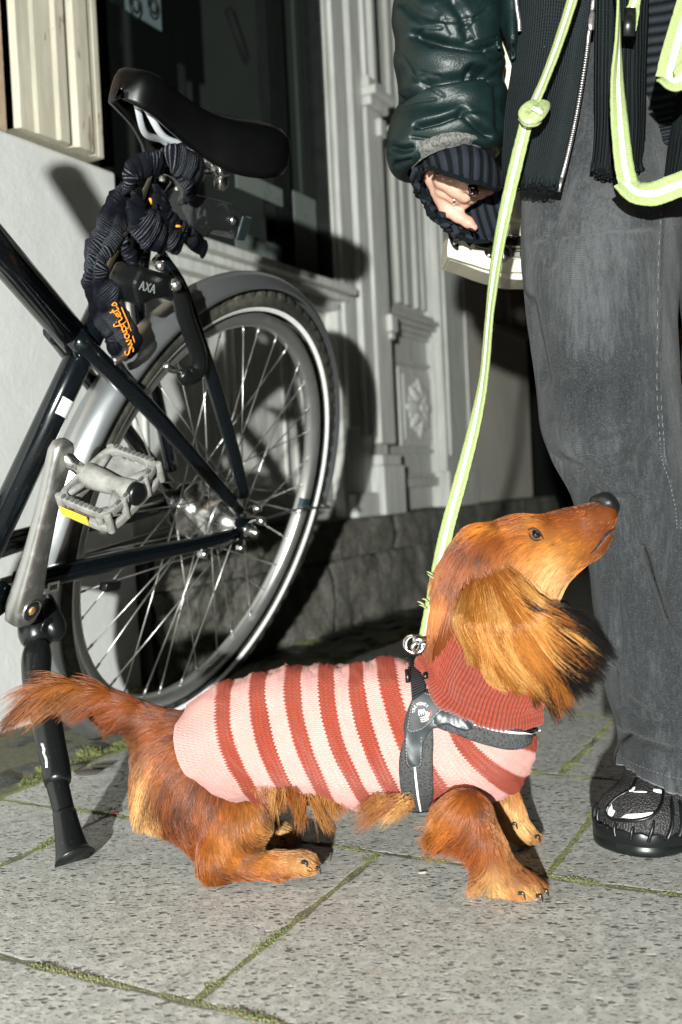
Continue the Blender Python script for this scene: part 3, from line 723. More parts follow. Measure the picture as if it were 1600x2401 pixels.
# rear wheel
wheel = link(bpy.data.objects.new('rear_wheel', None)); wheel.parent = bike; wheel.location = Vector(B(0, 0, 0))-wloc(bike); wheel.empty_display_size = .05
def ring(prof, n, disp=None):
    """surface of revolution about the axle; prof (radius, l)"""
    th = np.linspace(0, 2*np.pi, n, endpoint=False); pr = np.asarray(prof, float)
    r = np.broadcast_to(pr[None, :, 0], (n, len(pr))).copy(); l = np.broadcast_to(pr[None, :, 1], (n, len(pr))).copy()
    if disp is not None: r, l = disp(r, l, th)
    V = BC+(r*np.cos(th)[:, None])[..., None]*bf+(r*np.sin(th)[:, None])[..., None]*bu+l[..., None]*bl
    m = len(pr); Fc = [(i*m+j, ((i+1) % n)*m+j, ((i+1) % n)*m+j+1, i*m+j+1) for i in range(n) for j in range(m-1)]
    return V.reshape(-1, 3), Fc
ph = np.linspace(-2.25, 2.25, 47)                             # around the tyre section, 0 = tread centre
def tyre_d(r, l, th):
    P_, T_ = np.meshgrid(ph, th)
    dr = np.zeros_like(r); al = np.abs(P_)
    zig = (T_*72/(2*np.pi)+np.where(P_ > 0, .5, 0)+al*.45) % 1.0
    kn = np.clip((zig-.16)/.08, 0, 1)*np.clip((.88-zig)/.08, 0, 1)
    sh = np.clip((al-.48)/.07, 0, 1)*np.clip((1.12-al)/.07, 0, 1)
    dr += .0028*sh*kn+.0016*np.clip((.38-al)/.06, 0, 1)*np.clip((((T_*96/(2*np.pi)) % 1)-.12)/.08, 0, 1)
    c = .3335; rr = .0215+dr
    return c+rr*np.cos(P_), rr*1.02*np.sin(P_)
V, Fc = ring([(0, 0)]*47, 864, tyre_d)
t = NT('dusty_tyre'); co = t.co()
c = t.mix(t.ramp(t.noise(co, 50, 6, .75), [(.35, 0.), (.7, 1.)]), (.030, .030, .026), (.125, .118, .095))
c = t.mix(t.ramp(t.noise(co, 300, 3, .7), [(.6, 0.), (.75, .6)]), c, (.19, .175, .14))
c = t.mix(t.ramp(t.noise(co, 4, 2), [(.4, 0.), (.6, .75)]), c, (.018, .019, .018))
t.p(Base_Color=c, Roughness=.85, Specular_IOR_Level=.2, Normal=t.bump(t.noise(co, 350, 4, .7), .5, .001)); M_tyre = t.m
tyre = mesh('tyre', V, Fc, M_tyre, wheel)
M_refl = simple('reflective_band', (.93, .94, .92), .5, var=.08, vscale=140)
def stripe_prof(sg):
    a = np.linspace(1.87, 2.19, 6); return [(.3335+.0222*math.cos(x), sg*.0222*1.02*math.sin(x)) for x in a]
for sg in (1, -1):
    V, Fc = ring(stripe_prof(sg), 360); mesh('reflective_stripe', V, Fc if sg > 0 else [f[::-1] for f in Fc], M_refl, tyre)
rim_p = [(.3165, -.0115), (.3165, .0115), (.3120, .0128), (.3040, .0128), (.2985, .0105), (.2950, .0065), (.2938, .0), (.2950, -.0065), (.2985, -.0105), (.3040, -.0128), (.3120, -.0128), (.3165, -.0115)]
V, Fc = ring(rim_p, 300)
M_rim = dusty('silver_rim', (.70, .695, .68), .33, (.30, .29, .27), .55, .9, .35, metal=.9)
rim = mesh('rim', V, Fc, M_rim, wheel)
f_, u_ = FU(693, 1183, .006); an = math.atan2(u_, f_)
V = []
for x in np.linspace(an-.035, an+.035, 8):
    for r_, l_ in ((.3125, .0134), (.3038, .0134), (.2980, .0110), (.2945, .0068), (.2930, 0.)): V.append(B(r_*math.cos(x), l_, r_*math.sin(x)))
mesh('rim_sticker', V, grid_faces(8, 5), simple('dark_rim_sticker', (.02, .035, .04), .3, var=.7, vscale=160), rim)
# hub, axle and spokes
mb = MB(); mb.lathe(B(0, 0, 0), bl, [(-.058, .012), (-.056, .030), (-.034, .034), (-.033, .044), (-.029, .044), (-.028, .032), (.012, .033), (.026, .036), (.028, .046), (.032, .046), (.033, .034), (.040, .030), (.046, .0235), (.058, .0225), (.060, .016)], 40)
hub = mb.obj('hub', M_steel, wheel)
mb = MB(); mb.lathe(B(0, 0, 0), bl, [(-.088, .0045), (.0, .0048), (.088, .0048), (.090, .003)], 16)
mb.lathe(B(0, 0, 0), bl, [(.069, .011), (.0715, .013), (.073, .0125), (.0735, .0092), (.082, .0092), (.083, .007)], 6)
mb.lathe(B(-.035, 0, .012), bl, [(.060, .005), (.068, .007), (.076, .0065), (.077, .003)], 6)
mb.tube([B(.012, .066, -.030), B(.004, .078, -.026)], .005, 10); mb.tube([B(-.01, .066, .030), B(-.014, .076, .036)], .0055, 10)
mb.obj('axle_nut', M_steel, hub)
NSP = 36; drng = np.random.default_rng(2)
for i in range(NSP):
    th = 2*np.pi*i/NSP+.03; side = 1 if i % 2 == 0 else -1; dr_ = 1 if (i//2) % 2 == 0 else -1
    a_ = th+dr_*1.05
    h = B(.044*math.cos(a_), side*.0305, .044*math.sin(a_)); r = B(.2945*math.cos(th), side*.002, .2945*math.sin(th))
    k = h+(r-h)*.955
    mb = MB(); mb.tube([h, k], .00105, 6); mb.tube([k, r], .0019, 6); mb.obj('spoke', M_spoke, wheel)
# mudguard
th = np.linspace(math.radians(-62), math.radians(179), 90); pw = np.linspace(-1.25, 1.25, 13)
V = [];
for x in th:
    for q in pw: r_ = .346+.027*math.cos(q); V.append(B(r_*math.cos(x), .0290*math.sin(q), r_*math.sin(x)))
t = NT('silver_mudguard'); co = t.co()
d = t.ramp(t.noise(co, 90, 5, .7), [(.55, 0.), (.85, .35)])
t.p(Base_Color=t.mix(d, (.40, .415, .425), (.26, .26, .25)), Metallic=.85, Roughness=.34); M_mud = t.m
mud = mesh('mudguard', V, grid_faces(90, 13), M_mud, bike, solid=.0014)
mb = MB(); xa = math.radians(179)
for sg in (1, -1): mb.tube(resample([B(-.012, sg*.068, .010), B(-.2, sg*.055, .02), B(.366*math.cos(xa), sg*.031, .366*math.sin(xa)), B(.372*math.cos(xa), sg*.012, .372*math.sin(xa))], 14), .0018, 8)
mb.obj('mudguard_stay', M_black, bike)
# chain side, chain case and chainring on the far side
mb = MB()
for du, f0, f1 in ((.030, -.02, .46), (-.032, -.02, .46)): mb.box(B(f0, -.050, du-.004), bf*(f1-f0)+bu*(bb[1]*1.0), bl*.006, bu*.008)
mb.obj('chain', dusty('oily_chain', (.03, .028, .025), .4, metal=.7), bike)
mb = MB(); mb.lathe(B(bb[0], -.052, bb[1]), bl, [(-.003, .085), (.0, .087), (.003, .085)], 48); mb.obj('chainring', M_black, bike)
mb = MB(); mb.lathe(B(0, -.05, 0), bl, [(-.004, .036), (.0, .038), (.004, .036)], 36); mb.obj('cog', M_black, bike)
# rack-side dark bag hook / brake arm under the chain stay
mb = MB(); q = BP(398, 1278, .05); mb.lathe(BP(476, 1298, .062), bl, [(-.006, .007), (.006, .0075), (.008, .005)], 6); mb.obj('clamp_bolt', M_steel, bike)
mb = MB(); mb.box(BP(235, 1362, .05), bf*-.03, bl*.012, bu*-.012); mb.obj('cable_clip', M_plast, bike, bevel=.002)
# crank and pedal (left side)
def CR(px, py, l): return BP(px, py, l)
pa_, pb_ = CR(56, 1420, .080), CR(142, 1062, .098)
dirv = (pb_-pa_); Lc = np.linalg.norm(dirv); dirv /= Lc; wv = np.cross(dirv, bl); wv /= np.linalg.norm(wv); tv_ = np.cross(wv, dirv)
secs = [(-.022, .010, .008), (-.018, .0165, .0115), (0, .0200, .0125), (.02, .0185, .0115), (.06, .0150, .0095), (.11, .0130, .0080), (.145, .0130, .0080), (Lc-.008, .0145, .0085), (Lc+.004, .0145, .0085), (Lc+.012, .0110, .0075), (Lc+.0155, .005, .004)]
V = []
for s_, w_, t_ in secs:
    c = pa_+dirv*s_
    for x in np.linspace(0, 2*np.pi, 20, endpoint=False):
        V.append(c+wv*w_*np.sign(math.cos(x))*abs(math.cos(x))**.55+tv_*t_*np.sign(math.sin(x))*abs(math.sin(x))**.55)
Fc = [(i*20+j, i*20+(j+1) % 20, (i+1)*20+(j+1) % 20, (i+1)*20+j) for i in range(len(secs)-1) for j in range(20)]+[tuple(range(20))[::-1], tuple(range((len(secs)-1)*20, len(secs)*20))]
crank = mesh('crank', V, Fc, M_alu, bike)
nrm = tv_*np.sign(tv_@bl)
mb = MB(); mb.lathe(pa_, nrm, [(.010, .0135), (.0132, .0135), (.0135, .0115), (.0128, .0110)], 28); mb.obj('crank_rim', M_steel, crank)
mb = MB(); mb.lathe(pa_, nrm, [(.011, .0108), (.0131, .0108), (.0132, .0062), (.0128, .006)], 28); mb.obj('crank_washer', M_black, crank)
mb = MB(); mb.lathe(pa_, nrm, [(.010, .0058), (.0138, .0055), (.0145, .003)], 6); mb.obj('crank_bolt', simple('rusty_bolt', (.45, .26, .10), .5, metal=.6, var=.4, vscale=200), crank)
# pedal: four corners read in the photograph on parallel planes
pc = [BP(137, 1119, .112), BP(217, 1044, .112), BP(364, 1097, .182), BP(284, 1177, .182)]
ax_l = ((pc[2]-pc[1])+(pc[3]-pc[0]))/2; ax_f = ((pc[1]-pc[0])+(pc[2]-pc[3]))/2; cen = sum(pc)/4
ax_l = bl*np.linalg.norm(ax_l)*.98; hl = ax_l/2
ax_f = ax_f-bl*(ax_f@bl); hf = ax_f/np.linalg.norm(ax_f)*.047
hn = np.cross(hl, hf); hn /= np.linalg.norm(hn); hn *= np.sign(hn@UPV)
pedal = link(bpy.data.objects.new('pedal', None)); pedal.parent = bike; pedal.location = Vector(cen)-wloc(bike); pedal.empty_display_size = .03
M_ped = dusty('worn_pedal', (.13, .128, .12), .5, (.30, .29, .265), .35, .7, .8)
def PD(x, y, z): return cen+hl*x+hf*y+hn*z          # x along the axle -1..1, y fore and aft -1..1, z metres
mb = MB(); th = np.linspace(0, 2*np.pi, 64, endpoint=False)
def sq(th, k): return np.sign(np.cos(th))*np.abs(np.cos(th))**k, np.sign(np.sin(th))*np.abs(np.sin(th))**k
for z0 in (-.012, -.031):
    X, Y_ = sq(th, .38)
    V = []
    for xo, zo in ((1.0, .0045), (1.0, -.0045), (.86, -.0045), (.86, .0045)):
        V.append(np.array([PD(x*xo, y*(xo if xo == 1 else .84), z0+zo) for x, y in zip(X, Y_)]))
    V = np.concatenate(V); m = 64
    mb.add(V, [(i*m+j, i*m+(j+1) % m, ((i+1) % 4)*m+(j+1) % m, ((i+1) % 4)*m+j) for i in range(4) for j in range(m)])
for y in (-.93, .93): mb.box(PD(-.5, y-.05, -.03), hl*1.0*.0, hf*.1, hn*.02)
for x, y in ((-.93, -.93), (.93, -.93), (-.93, .93), (.93, .93), (-.95, 0), (.95, .4), (.95, -.4), (0.55, -.93), (.55, .93)): mb.tube([PD(x*.97, y*.97, -.008), PD(x*.97, y*.97, -.034)], .0045, 8)
mb.obj('cage', M_ped, pedal, bevel=.0012)
mb = MB()
for k in range(9):                                        # grip teeth along the long edges
    for y in (-.92, .92): mb.box(PD(-.72+.17*k, y-.055, -.008), hl*.10, hf*.11, hn*.003)
for k in range(5):
    for x in (.93,): mb.box(PD(x-.045, -.6+.27*k, -.008), hl*.09, hf*.13, hn*.003)
mb.obj('grip_teeth', dusty('dark_grip', (.06, .06, .058), .6, (.3, .29, .26), .5, .8, .5), pedal, smooth=False, bevel=.0008)
mb = MB(); pth = [PD(x, 0, -.0155) for x in (-1.0, -.85, -.3, .2, .62, .86)]
mb.tube(pth, np.array([.010, .014, .0125, .0105, .013, .0135]), 18); 
mb.tube([PD(-.7, 0, -.018), PD(-.86, .85, -.014)], .004, 8); mb.tube([PD(.35, 0, -.016), PD(.85, .8, -.014)], np.array([.007, .004]), 8); mb.tube([PD(.35, 0, -.016), PD(.85, -.8, -.014)], np.array([.007, .004]), 8); mb.tube([PD(-.7, 0, -.018), PD(-.86, -.85, -.014)], .004, 8)
V = [PD(-.85, .12, -.024), PD(.6, .12, -.024), PD(.75, .85, -.018), PD(-.85, .85, -.018)]; mb.add(V, [(0, 1, 2, 3)])
mb.obj('pedal_body', M_ped, pedal)
mb = MB(); mb.lathe(PD(.80, 0, -.0155), bl, [(0, .0125), (.009, .0125), (.0105, .010), (.0102, .004)], 24); mb.obj('end_cap', M_plast, pedal)
t = NT('amber_reflector'); v = t.n('TexVoronoi', ins={'Vector': t.co(), 'Scale': 420.0}); t.p(Base_Color=t.mix(v.outputs['Distance'], (.95, .60, .06), (.85, .36, .02)), Roughness=.15, Coat_Weight=.6, Specular_IOR_Level=.8); M_amb = t.m
fy = -1.0 if (PD(0, -1, 0)-CAMP)@(PD(0, -1, 0)-CAMP) < (PD(0, 1, 0)-CAMP)@(PD(0, 1, 0)-CAMP) else 1.0
mb = MB(); mb.box(PD(-.82, fy*1.015, -.030), hl*1.02, hf*.03*fy, hn*.011); mb.obj('reflector', M_amb, pedal, smooth=False)
# pedal axle from the crank end
mb = MB(); mb.tube([pb_, PD(-.95, 0, -.0155)], np.array([.0085, .007]), 14); mb.obj('pedal_axle', M_steel, pedal)
# kickstand
foot = G(176, 2012, .006); ktop = BP(92, 1448, .050)
def KP(px, py):
    k = (py-1448)/(2012-1448); return P(px, py, ktop[1]+(foot[1]-ktop[1])*k)
kd = np.cross(foot-ktop, [0.6, .8, 0]); kick = link(bpy.data.objects.new('kickstand', None)); kick.parent = bike; kick.location = Vector(ktop)-wloc(bike); kick.empty_display_size = .03
mb = MB(); mb.tube(resample([KP(92, 1590), KP(103, 1690), KP(126, 1800), KP(145, 1880), KP(165, 1962)], 20), np.interp(np.linspace(0, 1, 20), [0, .3, .55, 1], [.0145, .0130, .0120, .0105]), 18)
mb.obj('lower_leg', M_plast, kick)
mb = MB()
mb.tube(resample([KP(78, 1420), KP(84, 1480), KP(92, 1510)], 8), np.array([.014, .017, .019, .020, .020, .019, .017, .015]), 18, flat=1.1)
mb.tube(resample([KP(108, 1400), KP(112, 1440), KP(122, 1478), KP(112, 1495)], 8), np.array([.008, .012, .015, .017, .0175, .016, .013, .008]), 14)
mb.tube(resample([KP(90, 1505), KP(86, 1550), KP(86, 1600), KP(96, 1650)], 14), np.array([.0130, .0145, .0155, .0165, .0168, .0168, .0165, .016, .0158, .0155, .0152, .0148, .0145, .0135]), 18)
up_leg = mb.obj('upper_leg', M_plast, kick)
mb = MB(); mb.lathe(KP(108, 1466)-ray(108, 1466)*.020, bl, [(0, .009), (.002, .009), (.003, .008), (.002, .006)], 24); mb.obj('cap', M_plast, kick)
mb = MB(); c = [KP(112, 1685), KP(122, 1745), KP(132, 1800), KP(136, 1838)]; mb.tube(resample(c, 12), np.array([.0150]*10+[.0148, .0135]), 16, cap=True); mb.obj('sleeve', M_plast, kick)
mb = MB(); o = KP(104, 1738)-ray(104, 1738)*.016; mb.tube(resample([KP(99, 1742)-ray(99, 1742)*.0145, KP(104, 1758)-ray(104, 1758)*.0155, KP(103, 1765)-ray(103, 1765)*.0152, KP(109, 1780)-ray(109, 1780)*.0158, KP(110, 1800)-ray(110, 1800)*.0155], 16), .0011+.0009*np.random.default_rng(1).random(16), 8, flat=.4); mb.obj('scratch', simple('bare_metal_scratch', (.7, .7, .69), .4, metal=.3), kick)
mb = MB(); mb.tube(resample([KP(151, 1905), KP(160, 1950), KP(171, 1998), foot], 12), np.array([.0122, .0125, .0130, .0135, .0142, .0150, .0160, .0170, .0182, .0195, .0205, .0212]), 20, flat=np.linspace(1, .78, 12)); 
mb.obj('rubber_foot', M_plast, kick)
# seat post, clamp, rear light
mb = MB(); kp = (np.array(FU(440, 420, 0))-np.array(st0))@sv
mb.tube([ST(.20), ST(kp+.055)], .0137, 18); mb.obj('seat_post', M_frame, bike)
# saddle: sections from nose to tail, level along the bicycle
nose = FU(292, 196, .0); tail = FU(668, 345, .075)
Ls = nose[0]-tail[0]; print('saddle length', Ls, nose, tail)
Ls = min(max(Ls, .24), .29); u0 = nose[1]
sadd = link(bpy.data.objects.new('saddle', None)); sadd.parent = bike; sadd.location = Vector(B(nose[0]-Ls*.5, 0, u0))-wloc(bike); sadd.empty_display_size = .03
xs = np.array([-.003, .012, .04, .09, .15, .20, .25, .29, .32, .335])*Ls/.30; xs = xs*Ls/xs[-1]
hw = np.array([.002, .020, .026, .030, .044, .064, .082, .088, .080, .050])
top = np.array([-.010, .014, .019, .015, .010, .012, .020, .026, .026, .018])
skirt = np.array([.006, .034, .042, .046, .052, .060, .062, .056, .046, .028])
def smooth_i(x, y, xn): return resample(np.c_[x, y], len(xn))[:, 1] if False else np.interp(xn, x, y)
xn = np.linspace(0, 1, 48)**1.0*xs[-1]; tck = resample(np.c_[xs, hw, top, skirt], 48)
V = []
for x, h_, tp, sk in tck:
    prof_ = [(-1.0, -1.0), (-1.03, -.8), (-1.02, -.5), (-.96, -.22), (-.82, -.06), (-.55, .0), (-.2, .005), (.2, .005), (.55, .0), (.82, -.06), (.96, -.22), (1.02, -.5), (1.03, -.8), (1.0, -1.0)]
    for a_, b_ in prof_: V.append(B(nose[0]-x, a_*h_, u0+tp+(b_*sk)))
M_sad = simple('black_saddle_vinyl', (.002, .0022, .0022), .36, spec=.25, var=.1, bump=.1, bscale=500, bdist=.0005)
shell = mesh('saddle_cover', V, grid_faces(48, 14)+[tuple(range(14))], M_sad, sadd, solid=.006)
mb = MB(); cen_u = u0-.052
clf, clu = FU(462, 368, 0.0)
for sg in (1, -1):                                        # rails
    mb.tube(resample([B(nose[0]-.035, sg*.006, u0-.012), B(nose[0]-.07, sg*.014, u0-.035), B(clf+.045, sg*.022, clu+.004), B(clf, sg*.022, clu), B(clf-.045, sg*.024, clu+.002), B(clf-.075, sg*.034, clu+.022), B(clf-.10, sg*.045, u0-.02)], 36), .0040, 10)
mb.obj('rail', simple('painted_rail', (.55, .57, .60), .35, metal=.3), sadd)
mb = MB(); mb.box(B(clf-.022, -.032, clu-.008), bf*.044, bl*.064, bu*.016); mb.tube([B(clf, -.034, clu-.010), B(clf, .040, clu-.010)], .009, 12); mb.tube([B(clf+.004, 0, clu-.006), B(clf+.010, 0, clu-.05)], np.array([.020, .0150]), 16)
mb.lathe(B(clf, .036, clu-.004), bl, [(0, .014), (.008, .014), (.010, .011)], 10); mb.lathe(B(clf-.012, .030, clu-.022), bl, [(0, .010), (.010, .011), (.012, .006)], 6)
mb.obj('saddle_clamp', M_steel, sadd, bevel=.002)
# rear light on its metal band
light = link(bpy.data.objects.new('rear_light', None)); light.parent = bike; lc = BP(520, 505, 0.012); light.location = Vector(lc)-wloc(bike); light.empty_display_size = .03
c1 = BP(455, 470, .016); c2 = BP(585, 500, .016); c3 = BP(470, 558, .016); 
px_ = c2-c1; pz_ = c3-c1
q = [(448, 452), (548, 478), (590, 512), (572, 562), (548, 562), (540, 545), (505, 540), (478, 560), (452, 560)]
def extr(q, l0, l1, nm, mat, par, bev=.002):
    A = [BP(x, y, l1) for x, y in q]; D = (l0-l1)*bl; n = len(q)
    V = A+[a_+D for a_ in A]; Fc = [tuple(range(n)), tuple(range(n, 2*n))[::-1]]+[(i, i+n, (i+1) % n+n, (i+1) % n) for i in range(n)]
    return mesh(nm, V, [f[::-1] for f in Fc], mat, par, smooth=False, bevel=bev)
M_lightb = dusty('dusty_black_plastic', (.016, .018, .018), .35, (.20, .20, .185), .56, .78, .7)
extr(q, -.020, .022, 'housing', M_lightb, light, .003)
extr([(572, 505), (594, 512), (576, 566), (556, 563)], -.022, .024, 'lens', simple('dark_red_lens', (.02, .03, .03), .15, coat=.5), light, .002)
mb = MB(); mb.lathe(BP(545, 516, .022), bl, [(0, .0065), (.003, .0065), (.005, .004), (.0055, .001)], 16); mb.obj('screw', M_steel, light)
mb = MB(); rim_q = resample([BP(368, 414, .020), BP(392, 412, .033), BP(425, 438, .026), BP(440, 462, .015), BP(441, 485, .012)], 24)
mb.tube(rim_q, .0085, 10, flat=.16, flatdir=bu); mb.lathe(BP(377, 420, .022), bl, [(.0, .003), (.006, .003), (.007, .002)], 8); mb.obj('clamp_band', M_steel, light)
# ring lock around the tyre
lock = link(bpy.data.objects.new('ring_lock', None)); lock.parent = bike; lock.location = Vector(BP(380, 690, .05))-wloc(bike); lock.empty_display_size = .03
extr([(318, 668), (338, 628), (412, 648), (428, 700), (416, 712), (395, 700), (362, 704), (330, 722)], .020, .062, 'lock_body', M_plast, lock, .006)
mb = MB(); mb.tube(resample([BP(408, 660, .060), BP(424, 700, .062), BP(436, 745, .062), BP(452, 790, .062), BP(466, 835, .062), BP(463, 870, .062), BP(440, 884, .060), BP(426, 872, .058)], 40), np.interp(np.linspace(0, 1, 40), [0, .15, .8, .92, 1], [.010, .0125, .0125, .0115, .008]), 16, flat=.75, flatdir=bl)
mb.obj('lock_arm', M_plast, lock)
mb = MB(); mb.tube(resample([BP(388, 855, .05), BP(402, 866, .052), BP(430, 868, .055)], 8), .0048, 10); mb.obj('lock_shackle', M_steel, lock)
mb = MB(); mb.ico(BP(411, 668, .073), .0075, 8); mb.ico(BP(375, 623, .062), .006, 8); mb.obj('rivet', M_steel, lock)
def text_mesh(name, body, size, org, xd, yd, mat, parent, shear=0.0, ext=.0003, align='CENTER'):
    cu = bpy.data.curves.new(name, 'FONT'); cu.body = body; cu.size = size; cu.extrude = ext; cu.shear = shear; cu.align_x = align; cu.align_y = 'CENTER'
    o = link(bpy.data.objects.new(name+'_tmp', cu)); dg = bpy.context.evaluated_depsgraph_get(); me = bpy.data.meshes.new_from_object(o.evaluated_get(dg))
    bpy.data.objects.remove(o); V = np.array([v.co[:] for v in me.vertices]); Fc = [tuple(p.vertices) for p in me.polygons]
    xd = np.asarray(xd)/np.linalg.norm(xd); yd = np.asarray(yd)-xd*(np.asarray(yd)@xd); yd = yd/np.linalg.norm(yd); zd = np.cross(xd, yd)
    bpy.data.meshes.remove(me)
    return V, Fc, lambda V: np.asarray(org)+V[:, :1]*xd+V[:, 1:2]*yd+V[:, 2:]*zd
t0, t1 = BP(325, 668, .0625), BP(375, 682, .0625); xd = t1-t0
V, Fc, tf = text_mesh('t', 'AXA', .0150, BP(347, 675, .0625), xd, np.cross(bl, xd), None, None); mesh('lettering', tf(V), Fc, simple('grey_lettering', (.22, .23, .23), .5), lock, smooth=False)

# ================================================================ fabric-sleeved chain lock looped round the seat tube
M_fab = None
def fabric():
    t = NT('striped_sleeve'); uv = t.n('UVMap').outputs[0]; s = t.n('SeparateXYZ', ins={0: uv})
    nz = t.noise(t.co(), 25, 3, .6)
    ph_ = t.math('ADD', t.math('MULTIPLY', s.outputs[0], 2*math.pi/.0023), t.math('ADD', t.math('MULTIPLY', nz, 3.0), t.math('MULTIPLY', s.outputs[1], 12.566)))
    w_ = t.math('SINE', ph_); line = t.ramp(w_, [(.50, 0.), (.80, 1.)])
    fray = t.ramp(t.noise(t.co(), 700, 2), [(.35, .3), (.6, 1.)])
    fade = t.ramp(t.noise(t.co(), 24, 3), [(.42, .0), (.56, 1.)])
    fac = t.math('MULTIPLY', t.math('MULTIPLY', line, fray), fade)
    t.p(Base_Color=t.mix(fac, (.0025, .0032, .006), (.105, .11, .125)), Roughness=.8, Specular_IOR_Level=.12, Normal=t.bump(t.math('MULTIPLY', nz, 6.0), .5, .0012)); return t.m
M_fab = fabric()
chain = thing('chain_lock', 'navy striped fabric sleeve chain lock with orange script wrapped round the seat post', 'lock', BP(400, 430, .03))
def strand(name, pts, r, flat=.62, n=60, seed=0):
    Q = resample([BP(x, y, l) for x, y, l in pts], n)
    Q = Q+bl*(vnoise(np.c_[np.arange(n)*.16, np.zeros(n), np.zeros(n)], seed)[:, None])*.006
    rr = np.interp(np.linspace(0, 1, len(r)), np.linspace(0, 1, len(r)), r); rr = np.interp(np.linspace(0, 1, n), np.linspace(0, 1, len(r)), r)
    rr = rr*(1+.22*vnoise(np.c_[np.arange(n)*.33, np.zeros(n), np.zeros(n)], seed+9))
    V, Fc, U = sweep(Q, rr*1.08, 22, True, flat*.72, bl)
    N = np.repeat(Q, 22, 0); dirn = V[:len(N)]-N
    V[:len(N)] += dirn*(.42*vnoise(V*62, seed+4, 4))[:, None]
    return mesh(name, V, Fc, M_fab, chain, uv=U)
strand('strand', [(300, 468, .020), (300, 428, .034), (320, 398, .042), (360, 384, .046), (380, 392, .044)], [.008, .011, .013, .013, .010], seed=1)
strand('strand', [(372, 392, .034), (400, 372, .046), (440, 388, .048), (455, 420, .036), (448, 452, .018), (420, 470, -.01)], [.010, .015, .0165, .016, .013, .010], seed=2)
strand('strand', [(425, 405, .046), (440, 430, .046), (447, 455, .036), (440, 468, .02)], [.008, .009, .008, .006], seed=3)
strand('strand', [(322, 440, .030), (322, 475, .040), (330, 515, .048), (355, 545, .050), (390, 570, .046)], [.011, .014, .019, .019, .013], flat=.5, seed=4)
strand('strand', [(372, 440, .034), (376, 475, .044), (382, 520, .048), (402, 555, .046), (420, 580, .040)], [.009, .015, .0165, .014, .010], flat=.5, seed=5)
strand('strand', [(392, 500, .050), (412, 525, .050), (435, 545, .042), (468, 575, .030), (480, 590, .02)], [.006, .009, .010, .010, .007], seed=6)
strand('strand', [(310, 455, .015), (285, 470, .022), (268, 505, .024), (245, 560, .022), (222, 610, .022), (208, 640, .024)], [.014, .018, .019, .018, .016, .011], seed=7)
strand('strand', [(300, 500, .030), (283, 525, .034), (262, 570, .034), (245, 600, .034), (232, 630, .034), (240, 670, .036), (262, 710, .040), (285, 755, .046), (306, 800, .050), (318, 832, .050)], [.009, .011, .010, .009, .011, .014, .0165, .0165, .0165, .010], flat=.5, n=90, seed=8)
strand('strand', [(215, 625, .028), (212, 650, .030), (222, 690, .030), (240, 740, .026), (262, 770, .024), (272, 800, .026), (262, 822, .030)], [.008, .010, .011, .014, .016, .015, .010], flat=.6, seed=9)
strand('strand', [(318, 640, .040), (305, 600, .034), (285, 560, .030)], [.006, .009, .008], seed=10)
mb = MB(); mb.tube(resample([BP(298, 806, .045), BP(296, 822, .050), BP(284, 838, .050), BP(266, 846, .046)], 14), .0048, 12); mb.obj('chain_link', M_steel, chain)
# orange embroidered script running up the sleeve
M_or = simple('orange_embroidery', (.88, .27, .02), .7, var=.15, vscale=300)
def script(pairs, r, l=.0605):
    mb = MB()
    for q in pairs: mb.tube(resample([BP(180+x*.287, 350+y*.287, l) for x, y in q], 6*len(q)), r, 6, flat=.5, flatdir=bl)
    return mb.obj('embroidered_script', M_or, chain)
# glyph strokes in the coordinates of a zoomed crop, word reads from bottom to top
ox, oy = BP(306, 826, .0605), BP(294, 722, .0605)
def word_strokes():
    G_ = {}
    G_['S'] = [[(.62, .92), (.35, 1.0), (.12, .82), (.25, .6), (.5, .42), (.48, .12), (.2, 0), (-.05, .12)]]
    G_['w'] = [[(0, .5), (.08, .1), (.22, .02), (.36, .3), (.38, .5), (.42, .1), (.56, .02), (.72, .3), (.74, .52), (.84, .42)]]
    G_['a'] = [[(.5, .45), (.25, .5), (.05, .25), (.15, .02), (.38, .12), (.52, .5), (.54, .1), (.7, .1)]]
    G_['p'] = [[(.1, .5), (.0, -.45)], [(.08, .3), (.28, .5), (.5, .38), (.42, .08), (.2, .02), (.08, .15)], [(.45, .1), (.62, .12)]]
    G_['f'] = [[(.5, .95), (.34, 1.05), (.22, .8), (.12, .2), (.0, -.45)], [(-.05, .45), (.5, .5)]]
    G_['i'] = [[(.1, .5), (.08, .12), (.2, .02), (.34, .14)], [(.12, .74), (.15, .78)]]
    G_['e'] = [[(.05, .22), (.4, .34), (.34, .5), (.14, .44), (.06, .15), (.24, .0), (.48, .14)]]
    G_['t'] = [[(.2, .95), (.1, .12), (.22, .02), (.36, .14)], [(-.02, .6), (.38, .66)]]
    G_['s'] = [[(.1, .1), (.32, .5), (.4, .2), (.28, .0), (.08, .05)]]
    x = 0; out = []
    for ch in 'Swapfiets':
        adv = {'S': .62, 'w': .84, 'a': .66, 'p': .6, 'f': .42, 'i': .34, 'e': .48, 't': .36, 's': .45}[ch]
        for st_ in G_[ch]: out.append([(x+a_, b_) for a_, b_ in st_])
        x += adv
    out.append([(x*.08, -.55), (x*.5, -.62), (x*.82, -.55), (x*.5, -.75)])
    return out, x
ws, wl = word_strokes()
s_path = resample([BP(x, y, l) for x, y, l in ((311, 828, .0585), (303, 800, .0600), (285, 755, .0560), (272, 722, .0520), (266, 708, .050))], 60)
cum = np.r_[0, np.cumsum(np.linalg.norm(np.diff(s_path, axis=0), axis=1))]
mb = MB()
